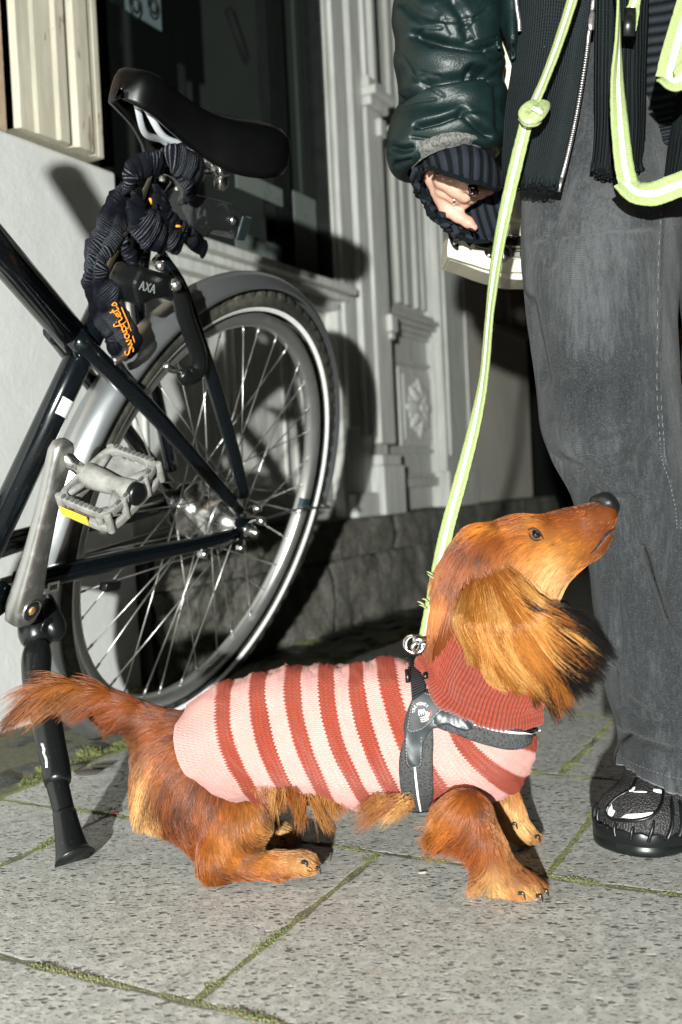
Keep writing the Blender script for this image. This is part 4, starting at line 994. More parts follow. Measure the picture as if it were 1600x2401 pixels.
def on_path(s_, h_):
    s_ = s_*cum[-1]; i = min(int(np.searchsorted(cum, s_)), 58); i = max(i, 1)
    tdir = s_path[min(i+1, 59)]-s_path[i-1]; tdir /= np.linalg.norm(tdir); sd = np.cross(bl, tdir); sd /= np.linalg.norm(sd)
    p0 = np.array([np.interp(s_, cum, s_path[:, k]) for k in range(3)])
    return p0+sd*h_*.0135+bl*(-.0045*h_*h_)
for st_ in ws: mb.tube(resample([on_path(.02+a_/wl*.97, b_*.95-.25) for a_, b_ in st_], 6*len(st_)), .00075, 6)
mb.obj('embroidered_script', M_or, chain)
for a_, b_ in (((352, 465), (356, 478)), ((414, 530), (427, 531))): mb = MB(); mb.tube([BP(*a_, .0665), BP(*b_, .0660)], .0014, 6); mb.obj('orange_thread', M_or, chain)
# ================================================================ dog
DOGB = G(760, 2060)
dog = thing('dog', 'long haired red brown dachshund in a striped sweater looking up at the person beside it', 'dog', DOGB)
def r_(px, Y): return px*Y/F
prims = []
def cone(p, q, k=.012, sq=None):
    """p, q = (px, py, Y, radius in px)"""
    prims.append((P(*p[:3]), P(*q[:3]), r_(p[3], p[2]), r_(q[3], q[2]), k, sq))
DEP = (0, 1, 0)
def Yb(px): return 1.035-(px-440)*(1.035-.955)/(1130-440)    # the spine comes nearer towards the head
# trunk
cone((455, 1800, 1.035, 118), (620, 1740, 1.015, 118), .03, (DEP, .92))
cone((620, 1735, 1.015, 120), (860, 1722, .985, 138), .03, (DEP, .82))
cone((860, 1722, .985, 138), (1090, 1725, .958, 132), .03, (DEP, .80))
cone((1090, 1715, .958, 122), (1160, 1732, .95, 84), .03, (DEP, .9))
cone((1090, 1660, .955, 105), (1115, 1500, .948, 92), .03)       # neck
cone((1115, 1500, .948, 90), (1130, 1380, .945, 84), .03)
trunk_n = len(prims)
# head
cone((1148, 1310, .942, 90), (1200, 1290, .940, 76), .015, (DEP, .92))
cone((1085, 1370, .945, 58), (1090, 1450, .947, 66), .03)
cone((1205, 1330, .935, 66), (1290, 1300, .930, 60), .02, (DEP, .8))
cone((1235, 1268, .938, 54), (1330, 1243, .936, 42), .018, (DEP, .75))
cone((1330, 1243, .936, 43), (1412, 1200, .936, 33), .015, (DEP, .85))
cone((1300, 1320, .934, 52), (1388, 1276, .936, 34), .015, (DEP, .8))
cone((1385, 1274, .936, 30), (1418, 1250, .936, 22), .010)
cone((1390, 1222, .926, 24), (1420, 1212, .928, 24), .010)                 # flews
cone((1215, 1365, .945, 50), (1262, 1375, .945, 38), .02)
cone((1238, 1232, .926, 20), (1262, 1230, .922, 14), .012)                 # brow
cone((1225, 1395, .945, 60), (1180, 1480, .945, 80), .03)
# eye socket
# haunch, near hind leg
hi0 = len(prims)
cone((430, 1825, 1.0, 112), (500, 1888, .985, 92), .02, (DEP, .72))
cone((512, 1905, .988, 84), (574, 1932, .966, 46), .04, (DEP, .85))
cone((570, 1934, .958, 46), (508, 2015, .950, 37), .025)
cone((505, 2015, .948, 36), (498, 2042, .95, 24), .012)
cone((512, 2036, .95, 29), (650, 2030, .945, 30), .012)
cone((650, 2028, .945, 31), (715, 2022, .945, 30), .010)
for k, (dy, dd, L) in enumerate(((-6, .014, 738), (2, .004, 746), (8, -.008, 742), (14, -.018, 726))): cone((700, 2018+dy, .945+dd*.6, 21), (L-14, 2026+dy, .945+dd, 15), .005)
# far hind leg
cone((470, 1830, 1.075, 100), (550, 1890, 1.075, 72), .02, (DEP, .7))
cone((550, 1900, 1.07, 50), (586, 1945, 1.062, 34), .015)
cone((590, 1962, 1.055, 25), (655, 1955, 1.053, 30), .012)
for k, (dy, dd, L) in enumerate(((-8, .012, 690), (0, .0, 698), (8, -.012, 694))): cone((652, 1952+dy, 1.053+dd, 21), (L-10, 1962+dy, 1.053+dd, 15), .004)
# tail
tp = [(405, 1712, 1.04, 46), (348, 1690, 1.04, 31), (292, 1660, 1.035, 24), (230, 1628, 1.03, 18), (160, 1614, 1.02, 14), (95, 1625, 1.01, 12), (45, 1665, 1.005, 8)]
for i in range(6): cone(tp[i], tp[i+1], .015)
cone((388, 1780, 1.03, 56), (392, 1860, 1.01, 54), .03)
# near fore leg
cone((1085, 1900, .928, 52), (1085, 1928, .905, 58), .02, (DEP, .8))
cone((1100, 1915, .897, 60), (1142, 1985, .888, 40), .018)
cone((1142, 1985, .886, 38), (1168, 2036, .885, 38), .015)
cone((1165, 2045, .886, 44), (1215, 2072, .888, 42), .012)
for k, (x, dy, dd, L) in enumerate(((1215, 2072, -.014, 1228), (1228, 2074, -.006, 1254), (1236, 2068, .008, 1266), (1230, 2058, .018, 1262))): cone((x, dy, .888+dd*.8, 27), (L, dy+16, .888+dd, 20), .005)
# far fore leg
cone((1150, 1830, 1.00, 62), (1185, 1905, 1.008, 42), .02)
cone((1185, 1905, 1.008, 40), (1215, 1945, 1.012, 34), .012)
for k, (x, dy, dd, L) in enumerate(((1222, 1950, -.014, 1236), (1230, 1948, -.003, 1254), (1228, 1944, .010, 1256))): cone((x, dy, 1.012+dd*.8, 24), (L, dy+14, 1.012+dd, 16), .005)
# foot clearance: nothing below the paving
def ground_cut(X, d): return np.maximum(d, .001-X[:, 2])
bV, bF = nets(prims, .0034, post=ground_cut)
for _ in range(2):                                       # relax
    acc = np.zeros_like(bV); cnt = np.zeros(len(bV))
    for i in range(4):
        a, b = bF[:, i], bF[:, (i+1) % 4]; np.add.at(acc, a, bV[b]); np.add.at(cnt, a, 1); np.add.at(acc, b, bV[a]); np.add.at(cnt, b, 1)
    bV = bV*.5+.5*acc/cnt[:, None]
bN = vnormals(bV, bF)
def coat_colour(px, py):
    """base coat colour by place on the dog (red, gold, cream, dark) - markings of the breed"""
    red = np.array([.165, .037, .0036]); gold = np.array([.37, .128, .017]); cream = np.array([.58, .33, .13]); dark = np.array([.05, .012, .002])
    n = len(px); c = np.tile(red, (n, 1))
    def blob(x, y, sx, sy, col, k=1.0):
        nonlocal c
        w_ = np.exp(-(((px-x)/sx)**2+((py-y)/sy)**2))*k; c = c*(1-w_[:, None])+col*w_[:, None]
    blob(1250, 1335, 90, 70, gold, .95); blob(1310, 1300, 70, 45, gold, .9); blob(1290, 1365, 50, 60, cream, .75); blob(1245, 1222, 22, 22, gold, .7); blob(1260, 1285, 30, 25, gold, .6)
    blob(1150, 1300, 70, 60, dark, .45); blob(1170, 1270, 60, 40, red, .6); blob(1150, 1240, 70, 14, gold, .6)
    blob(1400, 1175, 42, 14, np.array([.05, .025, .015]), .9); blob(1410, 1290, 30, 16, dark, .4); blob(1350, 1215, 60, 16, red, .8)
    blob(1030, 1400, 22, 60, gold, .6)
    blob(640, 2030, 60, 40, gold, .55); blob(710, 2025, 40, 36, cream, .6); blob(660, 1950, 60, 45, cream, .85); blob(530, 1990, 40, 60, gold, .7); blob(600, 1900, 50, 60, gold, .5); blob(490, 2030, 25, 30, gold, .3)
    blob(338, 1860, 26, 70, cream, .95); blob(430, 1770, 90, 60, red, .6); blob(400, 1880, 60, 80, dark, .35); blob(330, 1700, 60, 40, dark, .35)
    blob(1180, 1920, 60, 120, cream, .7 if False else 0.0); blob(1225, 1940, 50, 70, cream, .85); blob(1185, 1880, 25, 40, cream, .75)
    blob(1010, 1900, 70, 70, gold, .7); blob(1120, 1880, 60, 60, red, .5); blob(1150, 1990, 50, 40, red, .4); blob(1215, 2065, 45, 30, dark, .30); blob(1250, 2095, 45, 25, cream, .6); blob(1150, 2080, 45, 40, cream, .7)
    blob(45, 1670, 75, 60, dark, .9); blob(160, 1620, 60, 35, gold, .5); blob(225, 1590, 60, 25, dark, .6)
    return c
t = NT('dog_skin'); t.p(Base_Color=t.n('Attribute', attribute_name='coat').outputs[0], Roughness=.75, Specular_IOR_Level=.2); M_skin = t.m
bp = proj(bV)
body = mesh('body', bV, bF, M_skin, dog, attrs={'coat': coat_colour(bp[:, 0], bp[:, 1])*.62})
bvh = BVHTree.FromPolygons([Vector(v) for v in bV], [tuple(f) for f in bF])
# ---- face details
M_nose = simple('wet_nose', (.007, .0063, .0063), .42, spec=.6, var=.2, bump=.5, bscale=900, bdist=.0006)
V, Fc = nets([(P(1420, 1181, .938), P(1433, 1189, .936), .0092, .0078, .006), (P(1396, 1172, .937), P(1420, 1178, .937), .0040, .0078, .008), (P(1418, 1172, .930), P(1426, 1180, .928), .006, .0065, .006), (P(1418, 1172, .944), P(1426, 1180, .944), .006, .0065, .006), (P(1431, 1198, .934), P(1434, 1208, .934), .006, .0045, .005),
              (P(1420, 1188, .918), P(1426, 1192, .9215), -.0030, -.0022, .002)], .0012)
mesh('nose', V, Fc, M_nose, dog)
M_eye = simple('eye_black', (.004, .004, .006), .05, spec=.8, var=.1, coat=1.0)
ec = P(1256, 1253, .9110)
hit = bvh.ray_cast(Vector(CAMP), Vector(ray(1256, 1253)))
def onbody(px, py, lift=.0006):
    h = bvh.ray_cast(Vector(CAMP), Vector(ray(px, py)))
    return np.array(h[0])-ray(px, py)*lift if h[0] is not None else P(px, py, .92)
ec = np.array(hit[0])+ray(1256, 1253)*.0036
mb = MB(); mb.ico(ec, .0056, 16); eye = mb.obj('eye', M_eye, dog)
M_lid = simple('dark_eyelid', (.018, .008, .005), .55)
def lid_strip(pts, r0): mb.tube(resample([onbody(x, y, l_) for x, y, l_ in pts], 20), np.array([r0*(.35+.65*math.sin(math.pi*k/19)) for k in range(20)]), 8, flat=.6)
mb = MB(); lid_strip([(1238, 1243, .0004), (1246, 1239, .0018), (1257, 1242, .0024), (1268, 1252, .0014), (1275, 1264, .0002)], .0019); lid_strip([(1241, 1250, .0008), (1246, 1262, .0016), (1257, 1267, .0018), (1270, 1265, .0006)], .0012); mb.obj('eyelid', M_lid, eye)
mb = MB(); mb.tube(resample([onbody(x, y, .0002) for x, y in ((1438, 1240), (1424, 1250), (1410, 1268), (1396, 1288), (1384, 1298))], 24), np.interp(np.linspace(0, 1, 24), [0, .3, 1], [.0036, .0062, .0022]), 8, flat=.22); mb.obj('lip', simple('dark_lip', (.045, .026, .022), .5, var=.7, vscale=300, bump=1.0, bscale=500), dog)
# ---- ears
def ear(name, pts, dz, sgn):
    pr = [(P(x, y, Y), P(x2, y2, Y2), r_(q, Y), r_(q2, Y2), .012, (DEP, .22)) for (x, y, Y, q), (x2, y2, Y2, q2) in zip(pts[:-1], pts[1:])]
    V, Fc = nets(pr, .003); return V, Fc
eV, eF = ear('ear', [(1130, 1395, .916, 14), (1150, 1420, .904, 26), (1185, 1462, .894, 36), (1225, 1500, .890, 26)], 0, 1)
ep = proj(eV)
earo = mesh('ear', eV, eF, M_skin, dog, attrs={'coat': np.tile(np.array([.30, .10, .02])*.6, (len(eV), 1))})
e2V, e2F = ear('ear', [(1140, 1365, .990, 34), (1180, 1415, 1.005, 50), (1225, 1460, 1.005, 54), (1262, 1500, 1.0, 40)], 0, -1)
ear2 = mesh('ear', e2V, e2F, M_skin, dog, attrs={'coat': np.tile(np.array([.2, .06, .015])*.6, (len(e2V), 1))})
# ---- claws
M_claw = simple('dark_claw', (.018, .017, .018), .25, spec=.6)
for x, y, L, Y in ((1221, 2098, 11, .868), (1262, 2104, 9, .872), (1276, 2092, 8, .885), (713, 2026, 9, .917), (744, 2040, 8, .922), (664, 1970, 9, 1.035), (1204, 1935, 10, .985), (1258, 1966, 11, .992), (1276, 1962, 8, 1.01)):
    h = bvh.ray_cast(Vector(CAMP), Vector(ray(x-4, y-4))); 
    if h[0] is None: continue
    p0 = np.array(h[0])
    p1 = p0+np.array([.0035, -.0022, .0002]); p2 = p1+np.array([.0016, -.0006, -.0052])
    mb = MB(); mb.tube(resample([p0, p1, p2], 10), np.linspace(.0020, .0004, 10), 8); mb.obj('claw', M_claw, dog)

# ---- sweater: rings read from the photograph, (top, side, bottom) points, wrapped round the trunk
RG = [((437, 1668), (455, 1748), (572, 1812), 1.037, .098), ((518, 1617), (541, 1726), (622, 1834), 1.028, .098), ((553, 1605), (574, 1726), (654, 1850), 1.024, .098),
      ((593, 1592), (620, 1716), (695, 1862), 1.018, .098), ((631, 1583), (658, 1716), (735, 1878), 1.013, .098), ((672, 1576), (696, 1701), (775, 1882), 1.008, .098), ((711, 1573), (735, 1706), (811, 1884), 1.003, .098),
      ((748, 1572), (778, 1706), (871, 1890), .998, .100), ((786, 1573), (813, 1706), (899, 1892), .993, .100), ((821, 1574), (842, 1690), (935, 1890), .988, .100), ((856, 1567), (880, 1690), (965, 1886), .984, .102),
      ((884, 1554), (920, 1690), (1015, 1880), .980, .102), ((925, 1552), (975, 1700), (1095, 1872), .974, .104), ((985, 1572), (1040, 1715), (1150, 1862), .965, .104), ((1012, 1598), (1075, 1725), (1208, 1838), .958, .100), ((1040, 1622), (1105, 1712), (1226, 1800), .955, .094), ((1060, 1636), (1120, 1690), (1240, 1762), .953, .086), ((1075, 1640), (1130, 1670), (1244, 1712), .952, .070)]
NS, NA = 220, 128
KU = np.linspace(0, len(RG)-1, NS)
dat = resample([[*a, *b, *c, Y, w_] for a, b, c, Y, w_ in RG], NS)
sw = np.zeros((NS, NA, 3)); phs = np.linspace(0, 2*np.pi, NA, endpoint=False)
for i in range(NS):
    tx, ty, mx, my, bx, by, Y, hw_ = dat[i]
    hw_ = hw_*.5*1.06
    v = (1-np.cos(phs))/2                                # 0 top .. 1 bottom
    # quadratic through top, side, bottom
    cx_ = 2*mx-.5*(tx+bx); cy_ = 2*my-.5*(ty+by)
    X = (1-v)**2*tx+2*v*(1-v)*cx_+v*v*bx; Yp = (1-v)**2*ty+2*v*(1-v)*cy_+v*v*by
    dep = Y-hw_*np.sign(np.sin(phs))*np.abs(np.sin(phs))**.85*(1.0-.18*v)
    C0 = np.array([P(x, y, Y) for x, y in zip(X, Yp)])
    sw[i] = C0+np.outer(dep-Y, DEP)*1.0+np.outer((dep-Y)*(-.10), [1, 0, 0])*0
# keep clear of the body underneath
sN = np.cross(np.gradient(sw, axis=0), np.roll(sw, -1, 1)-np.roll(sw, 1, 1)); sN /= np.linalg.norm(sN, axis=2)[..., None]+1e-12
if (sN[NS//2, NA//4]@np.array([0, -1, 0])) < 0: sN = -sN
KR = KU[:, None]*np.ones(NA)
fold = vnoise(np.c_[(KR*1.3).ravel(), np.tile(np.cos(phs)*2.0, NS), np.tile(np.sin(phs)*2.0, NS)], 31, 3).reshape(NS, NA)
edge = np.exp(-((KU-0.25)/.35)**2)*.0022-np.exp(-(KU/.15)**2)*.002
hem = 1-np.exp(-(KU/.5)**2)
sw = sw+sN*(fold*.0045*hem[:, None]+.004+edge[:, None])[..., None]
# keep the wool clear of the body
sh_ = sw.reshape(-1, 3); nn_ = sN.reshape(-1, 3)
vv = np.tile((1-np.cos(phs))/2, NS); pd_ = nn_*np.array([.15, 1, .6])*(1-np.clip((vv-.45)/.2, 0, 1))[:, None]+np.sign(nn_[:, 1:2])*np.array([[0, 1., 0]])*np.clip((vv-.45)/.2, 0, 1)[:, None]; pd_ /= np.linalg.norm(pd_, axis=1)[:, None]+1e-9
for _ in range(5):
    dd_ = build_sdf(prims[:4]+prims[hi0:hi0+2], sh_); sh_ = sh_+pd_*np.clip(.0062-dd_, 0, .014)[:, None]
sw = sh_.reshape(NS, NA, 3)
for _ in range(6):
    sw[1:-1] = .5*sw[1:-1]+.25*(sw[2:]+sw[:-2]); sw = .5*sw+.25*(np.roll(sw, 1, 1)+np.roll(sw, -1, 1))
fold = vnoise(np.c_[(KR*2.2).ravel(), np.tile(np.cos(phs)*3.0, NS), np.tile(np.sin(phs)*3.0, NS)], 33, 3).reshape(NS, NA)
sw = sw+sN*(fold*.003)[..., None]
row = np.r_[0, np.cumsum(np.linalg.norm(np.diff(sw[:, NA//4], axis=0), axis=1))]
col_ = np.array([np.linalg.norm(sw[NS//2]-np.roll(sw[NS//2], 1, 0), axis=1)]).ravel(); colc = np.cumsum(col_)
UVs = np.stack([np.broadcast_to(row[:, None], (NS, NA)), np.broadcast_to(colc[None], (NS, NA))], -1)
RUST = np.array([.30, .048, .025]); PINK = np.array([.64, .33, .295])
stripes = [(1, 2), (3, 4), (5, 6), (7, 8), (9, 10), (11, 12), (13.72, 14.75), (16.2, 20)]
def knit():
    t = NT('knit_wool'); uv = t.n('UVMap').outputs[0]; s = t.n('SeparateXYZ', ins={0: uv})
    a = t.n('Attribute', attribute_name='ring').outputs[2]
    SR, SC_ = .0046, .0038                              # row height along the body, stitch width round it
    rowf = t.math('DIVIDE', s.outputs[0], SR); colf = t.math('DIVIDE', s.outputs[1], SC_)
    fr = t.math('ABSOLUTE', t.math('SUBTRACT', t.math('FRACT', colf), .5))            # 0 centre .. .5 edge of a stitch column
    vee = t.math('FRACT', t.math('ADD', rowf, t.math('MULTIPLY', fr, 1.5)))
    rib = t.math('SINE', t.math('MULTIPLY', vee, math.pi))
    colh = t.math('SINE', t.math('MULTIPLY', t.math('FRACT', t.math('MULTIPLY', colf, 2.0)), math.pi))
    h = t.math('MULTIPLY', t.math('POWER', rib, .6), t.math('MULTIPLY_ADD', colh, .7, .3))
    # stripe edges step stitch by stitch
    jag = t.math('MULTIPLY', t.math('SUBTRACT', t.math('ABSOLUTE', t.math('SUBTRACT', t.math('FRACT', colf), .5)), .25), .26)
    rr = t.math('ADD', a, t.math('ADD', jag, t.math('MULTIPLY', t.math('SUBTRACT', t.noise(t.co(), 90, 2), .5), .10)))
    mask = None
    for lo, hi in stripes:
        m = t.math('MULTIPLY', t.math('GREATER_THAN', rr, lo), t.math('LESS_THAN', rr, hi)); mask = m if mask is None else t.math('ADD', mask, m)
    fz = t.noise(t.co(), 600, 3, .7); lg = t.noise(t.co(), 35, 3)
    v = t.math('MULTIPLY_ADD', fz, .5, .75); v = t.math('MULTIPLY', v, t.math('MULTIPLY_ADD', lg, .25, .88))
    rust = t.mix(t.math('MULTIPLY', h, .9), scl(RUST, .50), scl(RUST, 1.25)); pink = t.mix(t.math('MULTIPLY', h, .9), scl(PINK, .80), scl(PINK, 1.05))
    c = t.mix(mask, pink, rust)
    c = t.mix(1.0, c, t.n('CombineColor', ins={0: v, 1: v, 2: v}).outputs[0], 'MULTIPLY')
    t.p(Base_Color=c, Roughness=.9, Specular_IOR_Level=.1, Sheen_Weight=.25, Sheen_Roughness=.5)
    t.set(t.b.inputs['Sheen Tint'], t.mix(.5, c, (1., .9, .88)))
    t.p(Normal=t.bump(t.math('ADD', h, t.math('MULTIPLY', fz, .4)), .9, .0013)); return t.m
M_knit = knit()
uvf = UVs.reshape(-1, 2).copy()
Fc = grid_faces(NS, NA, True)
# seam-safe uv per loop
uvl = []
for f in Fc:
    js = [x % NA for x in f]; wrap_ = max(js)-min(js) > 1
    for x in f:
        u_ = uvf[x].copy()
        if wrap_ and x % NA == 0: u_[1] += colc[-1]
        uvl.append(u_)
ringat = KR.ravel()
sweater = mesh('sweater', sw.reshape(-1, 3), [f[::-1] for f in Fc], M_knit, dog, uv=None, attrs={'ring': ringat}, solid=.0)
li = 0; ul = sweater.data.uv_layers.new(name='UVMap'); lv = np.zeros(len(sweater.data.loops), 'i'); sweater.data.loops.foreach_get('vertex_index', lv)
uvo = np.zeros((len(lv), 2), 'f'); k = 0
for p_ in sweater.data.polygons:
    vs = [lv[i] for i in p_.loop_indices]; js = [x % NA for x in vs]; wr = max(js)-min(js) > 1
    for i, x in zip(p_.loop_indices, vs):
        u_ = uvf[x]; uvo[i] = (u_[0], u_[1]+(colc[-1] if wr and x % NA == 0 else 0))
ul.data.foreach_set('uv', uvo.ravel())
swp = proj(sw.reshape(-1, 3)).reshape(NS, NA, 2)
# ---- ribbed roll collar
CG = [((1000, 1572), (1085, 1660), (1252, 1692), .952, .086), ((992, 1552), (1078, 1648), (1258, 1680), .951, .098), ((998, 1540), (1085, 1632), (1266, 1655), .950, .102), ((1008, 1520), (1095, 1605), (1272, 1630), .949, .100), ((1018, 1490), (1112, 1575), (1272, 1606), .948, .096), ((1028, 1462), (1125, 1540), (1264, 1580), .947, .092), ((1042, 1440), (1138, 1508), (1254, 1552), .946, .086), ((1060, 1432), (1142, 1490), (1240, 1530), .946, .072)]
NC, ND = 64, 900
cdat = resample([[*a, *b, *c, Y, w_] for a, b, c, Y, w_ in CG], NC)
cg = np.zeros((NC, ND, 3)); phc = np.linspace(0, 2*np.pi, ND, endpoint=False); cpar = np.linspace(0, 1, NC)
for i in range(NC):
    tx, ty, mx, my, bx, by, Y, hw_ = cdat[i]; v = (1-np.cos(phc))/2
    cx_ = 2*mx-.5*(tx+bx); cy_ = 2*my-.5*(ty+by)
    X = (1-v)**2*tx+2*v*(1-v)*cx_+v*v*bx; Yp = (1-v)**2*ty+2*v*(1-v)*cy_+v*v*by
    dep = -hw_*.5*1.05*np.sin(phc)
    cg[i] = np.array([P(x, y, Y) for x, y in zip(X, Yp)])+np.outer(dep, DEP)
cN = np.cross(np.gradient(cg, axis=0), np.roll(cg, -1, 1)-np.roll(cg, 1, 1)); cN /= np.linalg.norm(cN, axis=2)[..., None]+1e-12
if cN[NC//2, ND//4]@np.array([0, -1, 0]) < 0: cN = -cN
NR = 104
wob = vnoise(np.c_[np.repeat(cpar*4, ND), np.tile(np.cos(phc)*2.5, NC), np.tile(np.sin(phc)*2.5, NC)], 61, 3).reshape(NC, ND)
ribp = phc[None]*NR+wob*3.0
ribh = (.5+.5*np.cos(ribp))**.6*np.clip((cpar[:, None]+.02)/.12, .35, 1)
stt = .5+.5*np.cos(cpar[:, None]*2*np.pi*16+np.abs(np.sin(ribp/2))*2.5)
roll_ = np.exp(-((cpar-.14)/.10)**2)*.005
cg = cg+cN*(.0015*ribh+.0006*stt*ribh+wob*.007+roll_[:, None])[..., None]
t = NT('rib_wool'); co = t.co(); fz = t.noise(co, 650, 3, .7); a = t.n('Attribute', attribute_name='rib').outputs[2]
c = t.mix(a, scl(RUST, .32), scl(RUST, .92)); v = t.math('MULTIPLY_ADD', fz, .6, .7)
c = t.mix(1.0, c, t.n('CombineColor', ins={0: v, 1: v, 2: v}).outputs[0], 'MULTIPLY')
t.p(Base_Color=c, Roughness=.9, Specular_IOR_Level=.1, Sheen_Weight=.25, Normal=t.bump(fz, .6, .0012)); M_rib = t.m
collar = mesh('collar', cg.reshape(-1, 3), [f[::-1] for f in grid_faces(NC, ND, True)], M_rib, sweater, attrs={'rib': np.clip(ribh*(.65+.35*stt), 0, 1).ravel()})

# ---- fur
HM = fur_mat('dog_fur')
frng = np.random.default_rng(12)
# guides: px, py, direction in the picture (dx, dy), length m, curl
GD = np.array([
 # head: from the nose backwards
 (1420, 1165, -1, .35, .003), (1380, 1180, -1, .30, .004), (1330, 1205, -1, .35, .005), (1280, 1220, -1, .25, .006), (1430, 1225, -.6, .6, .003), (1400, 1235, -.9, .5, .004), (1350, 1250, -1, .45, .006), (1400, 1290, -.9, .5, .006), (1350, 1320, -.9, .6, .008),
 (1290, 1290, -1, .55, .008), (1290, 1350, -.8, .8, .010), (1240, 1330, -.8, .8, .010), (1240, 1230, -1, -.15, .006), (1200, 1225, -1, .25, .012), (1200, 1290, -.75, .7, .010), (1150, 1230, -.9, .5, .015), (1150, 1290, -.6, .85, .013), (1100, 1260, -.75, .8, .018), (1100, 1330, -.35, 1, .016), (1060, 1320, -.5, 1, .020), (1050, 1380, -.25, 1, .028), (1080, 1400, -.1, 1, .022), (1055, 1430, -.25, 1, .030), (1240, 1390, -.3, 1, .014), (1290, 1400, .1, 1, .014), (1180, 1400, .1, 1, .02),
 # tail
 (400, 1690, -.9, -.3, .016), (340, 1665, -.9, -.35, .016), (340, 1710, -.7, .5, .022), (290, 1640, -.95, -.35, .026), (285, 1680, -.6, .7, .030), (230, 1610, -.95, -.15, .038), (225, 1640, -.7, .7, .040), (160, 1600, -.95, .25, .050), (150, 1615, -.7, .75, .050), (90, 1630, -.75, .65, .044), (45, 1665, -.6, .8, .038),
 # back, rump, haunch
 (470, 1690, -1, .12, .016), (430, 1740, -.75, .6, .020), (370, 1740, -.7, .7, .015), (380, 1800, -.45, .9, .016), (440, 1800, -.65, .75, .020), (500, 1780, -.75, .65, .018), (335, 1790, -.35, 1, .018), (345, 1850, -.3, 1, .042), (360, 1905, .25, 1, .022), (430, 1860, -.25, 1, .018), (500, 1850, -.2, 1, .016), (560, 1850, .1, 1, .016), (420, 1930, .5, .9, .020), (480, 1930, .35, .95, .016), (540, 1930, .1, 1, .014), (600, 1900, .15, 1, .010), (640, 1890, .3, 1, .013), (455, 1990, .3, 1, .024), (500, 2000, .3, 1, .012), (480, 2040, .1, 1, .014), (520, 2040, .9, .2, .008), (600, 2030, 1, .1, .007), (680, 2020, 1, .2, .006), (730, 2030, .9, .4, .006), (620, 1950, .9, .3, .008), (680, 1960, .9, .4, .007),
 # fore legs
 (1100, 1850, -.2, 1, .016), (1040, 1860, -.85, .5, .024), (1000, 1890, -.95, .35, .040), (1020, 1940, -.95, .40, .040), (1060, 1900, -.6, .8, .018), (1120, 1880, .1, 1, .010), (1160, 1930, .25, 1, .008), (1080, 1960, -.8, .6, .036), (1105, 1985, -.5, .85, .016), (1160, 1990, .3, 1, .006), (1130, 2030, -.7, .7, .020), (1125, 2060, -.8, .5, .030), (1180, 2040, .6, .8, .007), (1220, 2050, .8, .6, .006), (1240, 2080, .7, .7, .006), (1180, 2085, .5, .85, .008), (1180, 1880, .3, 1, .007), (1220, 1950, .7, .7, .006),
 # neck under the collar and chest
 (1115, 1345, -.05, 1, .020), (1150, 1340, .15, 1, .018), (1180, 1345, .3, 1, .016), (1090, 1375, -.1, 1, .026), (1060, 1500, -.2, 1, .02), (1200, 1480, .2, 1, .02), (1200, 1850, .2, 1, .02)], float)
def guide(px, py):
    d2_ = (px[:, None]-GD[None, :, 0])**2+(py[:, None]-GD[None, :, 1])**2
    w_ = 1/(d2_+180.0)**1.7; w_ /= w_.sum(1)[:, None]
    d = np.stack([w_@GD[:, 2], w_@GD[:, 3]], -1); d /= np.linalg.norm(d, axis=1)[:, None]+1e-9
    return d, np.exp(w_@np.log(GD[:, 4]))
def sample(V, Fq, n, r):
    T = np.concatenate([Fq[:, [0, 1, 2]], Fq[:, [0, 2, 3]]]); a, b, c = V[T[:, 0]], V[T[:, 1]], V[T[:, 2]]
    cr_ = np.cross(b-a, c-a); ar = np.linalg.norm(cr_, axis=1); nn = cr_/(ar[:, None]+1e-15)
    k = r.choice(len(T), n, p=ar/ar.sum()); u = np.sqrt(r.random(n)); v = r.random(n)
    return a[k]*(1-u)[:, None]+b[k]*(u*(1-v))[:, None]+c[k]*(u*v)[:, None], nn[k]
def strands(root, nrm, dirs, length, K=7, lift=.35, droop=.0, clump=None, curl=.0, r=frng, clumpk=.0):
    """dirs: world direction the coat lies along; strands leave the skin at an angle and lie down"""
    N = len(root); tang = dirs-nrm*(dirs*nrm).sum(1)[:, None]; tang /= np.linalg.norm(tang, axis=1)[:, None]+1e-9
    t_ = np.linspace(0, 1, K)[None, :, None]
    side = np.cross(nrm, tang)
    jit = r.normal(0, .085, (N, 1, 1))*side[:, None]
    L = length[:, None, None]
    pts = root[:, None]+L*(t_*(tang[:, None]+jit)+lift*(t_*.9-.55*t_*t_)*nrm[:, None])
    pts = pts+L*droop*t_*t_*np.array([0, 0, -1.])
    # the free tips follow the lie of the coat in space, not the surface
    pts = pts+L*.30*t_**2*(dirs-tang)[:, None]
    if curl:
        f = vnoise(root*60, 77)[:, None, None]*curl; pts = pts+L*f*np.sin(t_*3.0)*side[:, None]
    if clumpk:
        cell = np.floor(root*clumpk[0]).astype(int); key = (cell[:, 0]*73856093) ^ (cell[:, 1]*19349663) ^ (cell[:, 2]*83492791)
        _, inv = np.unique(key, return_inverse=True); m = np.zeros((inv.max()+1, K, 3)); cnt = np.bincount(inv)
        np.add.at(m, inv, pts); m /= cnt[:, None, None]; pts = pts+(m[inv]-pts)*(t_**1.3)*clumpk[1]
    return pts
def imgdir(d, root):
    """picture direction to world direction at the same depth"""
    return d[:, :1]*cam_right-d[:, 1:]*cam_up
NB = 120000
root, nrm = sample(bV, bF, NB, frng)
q = proj(root)
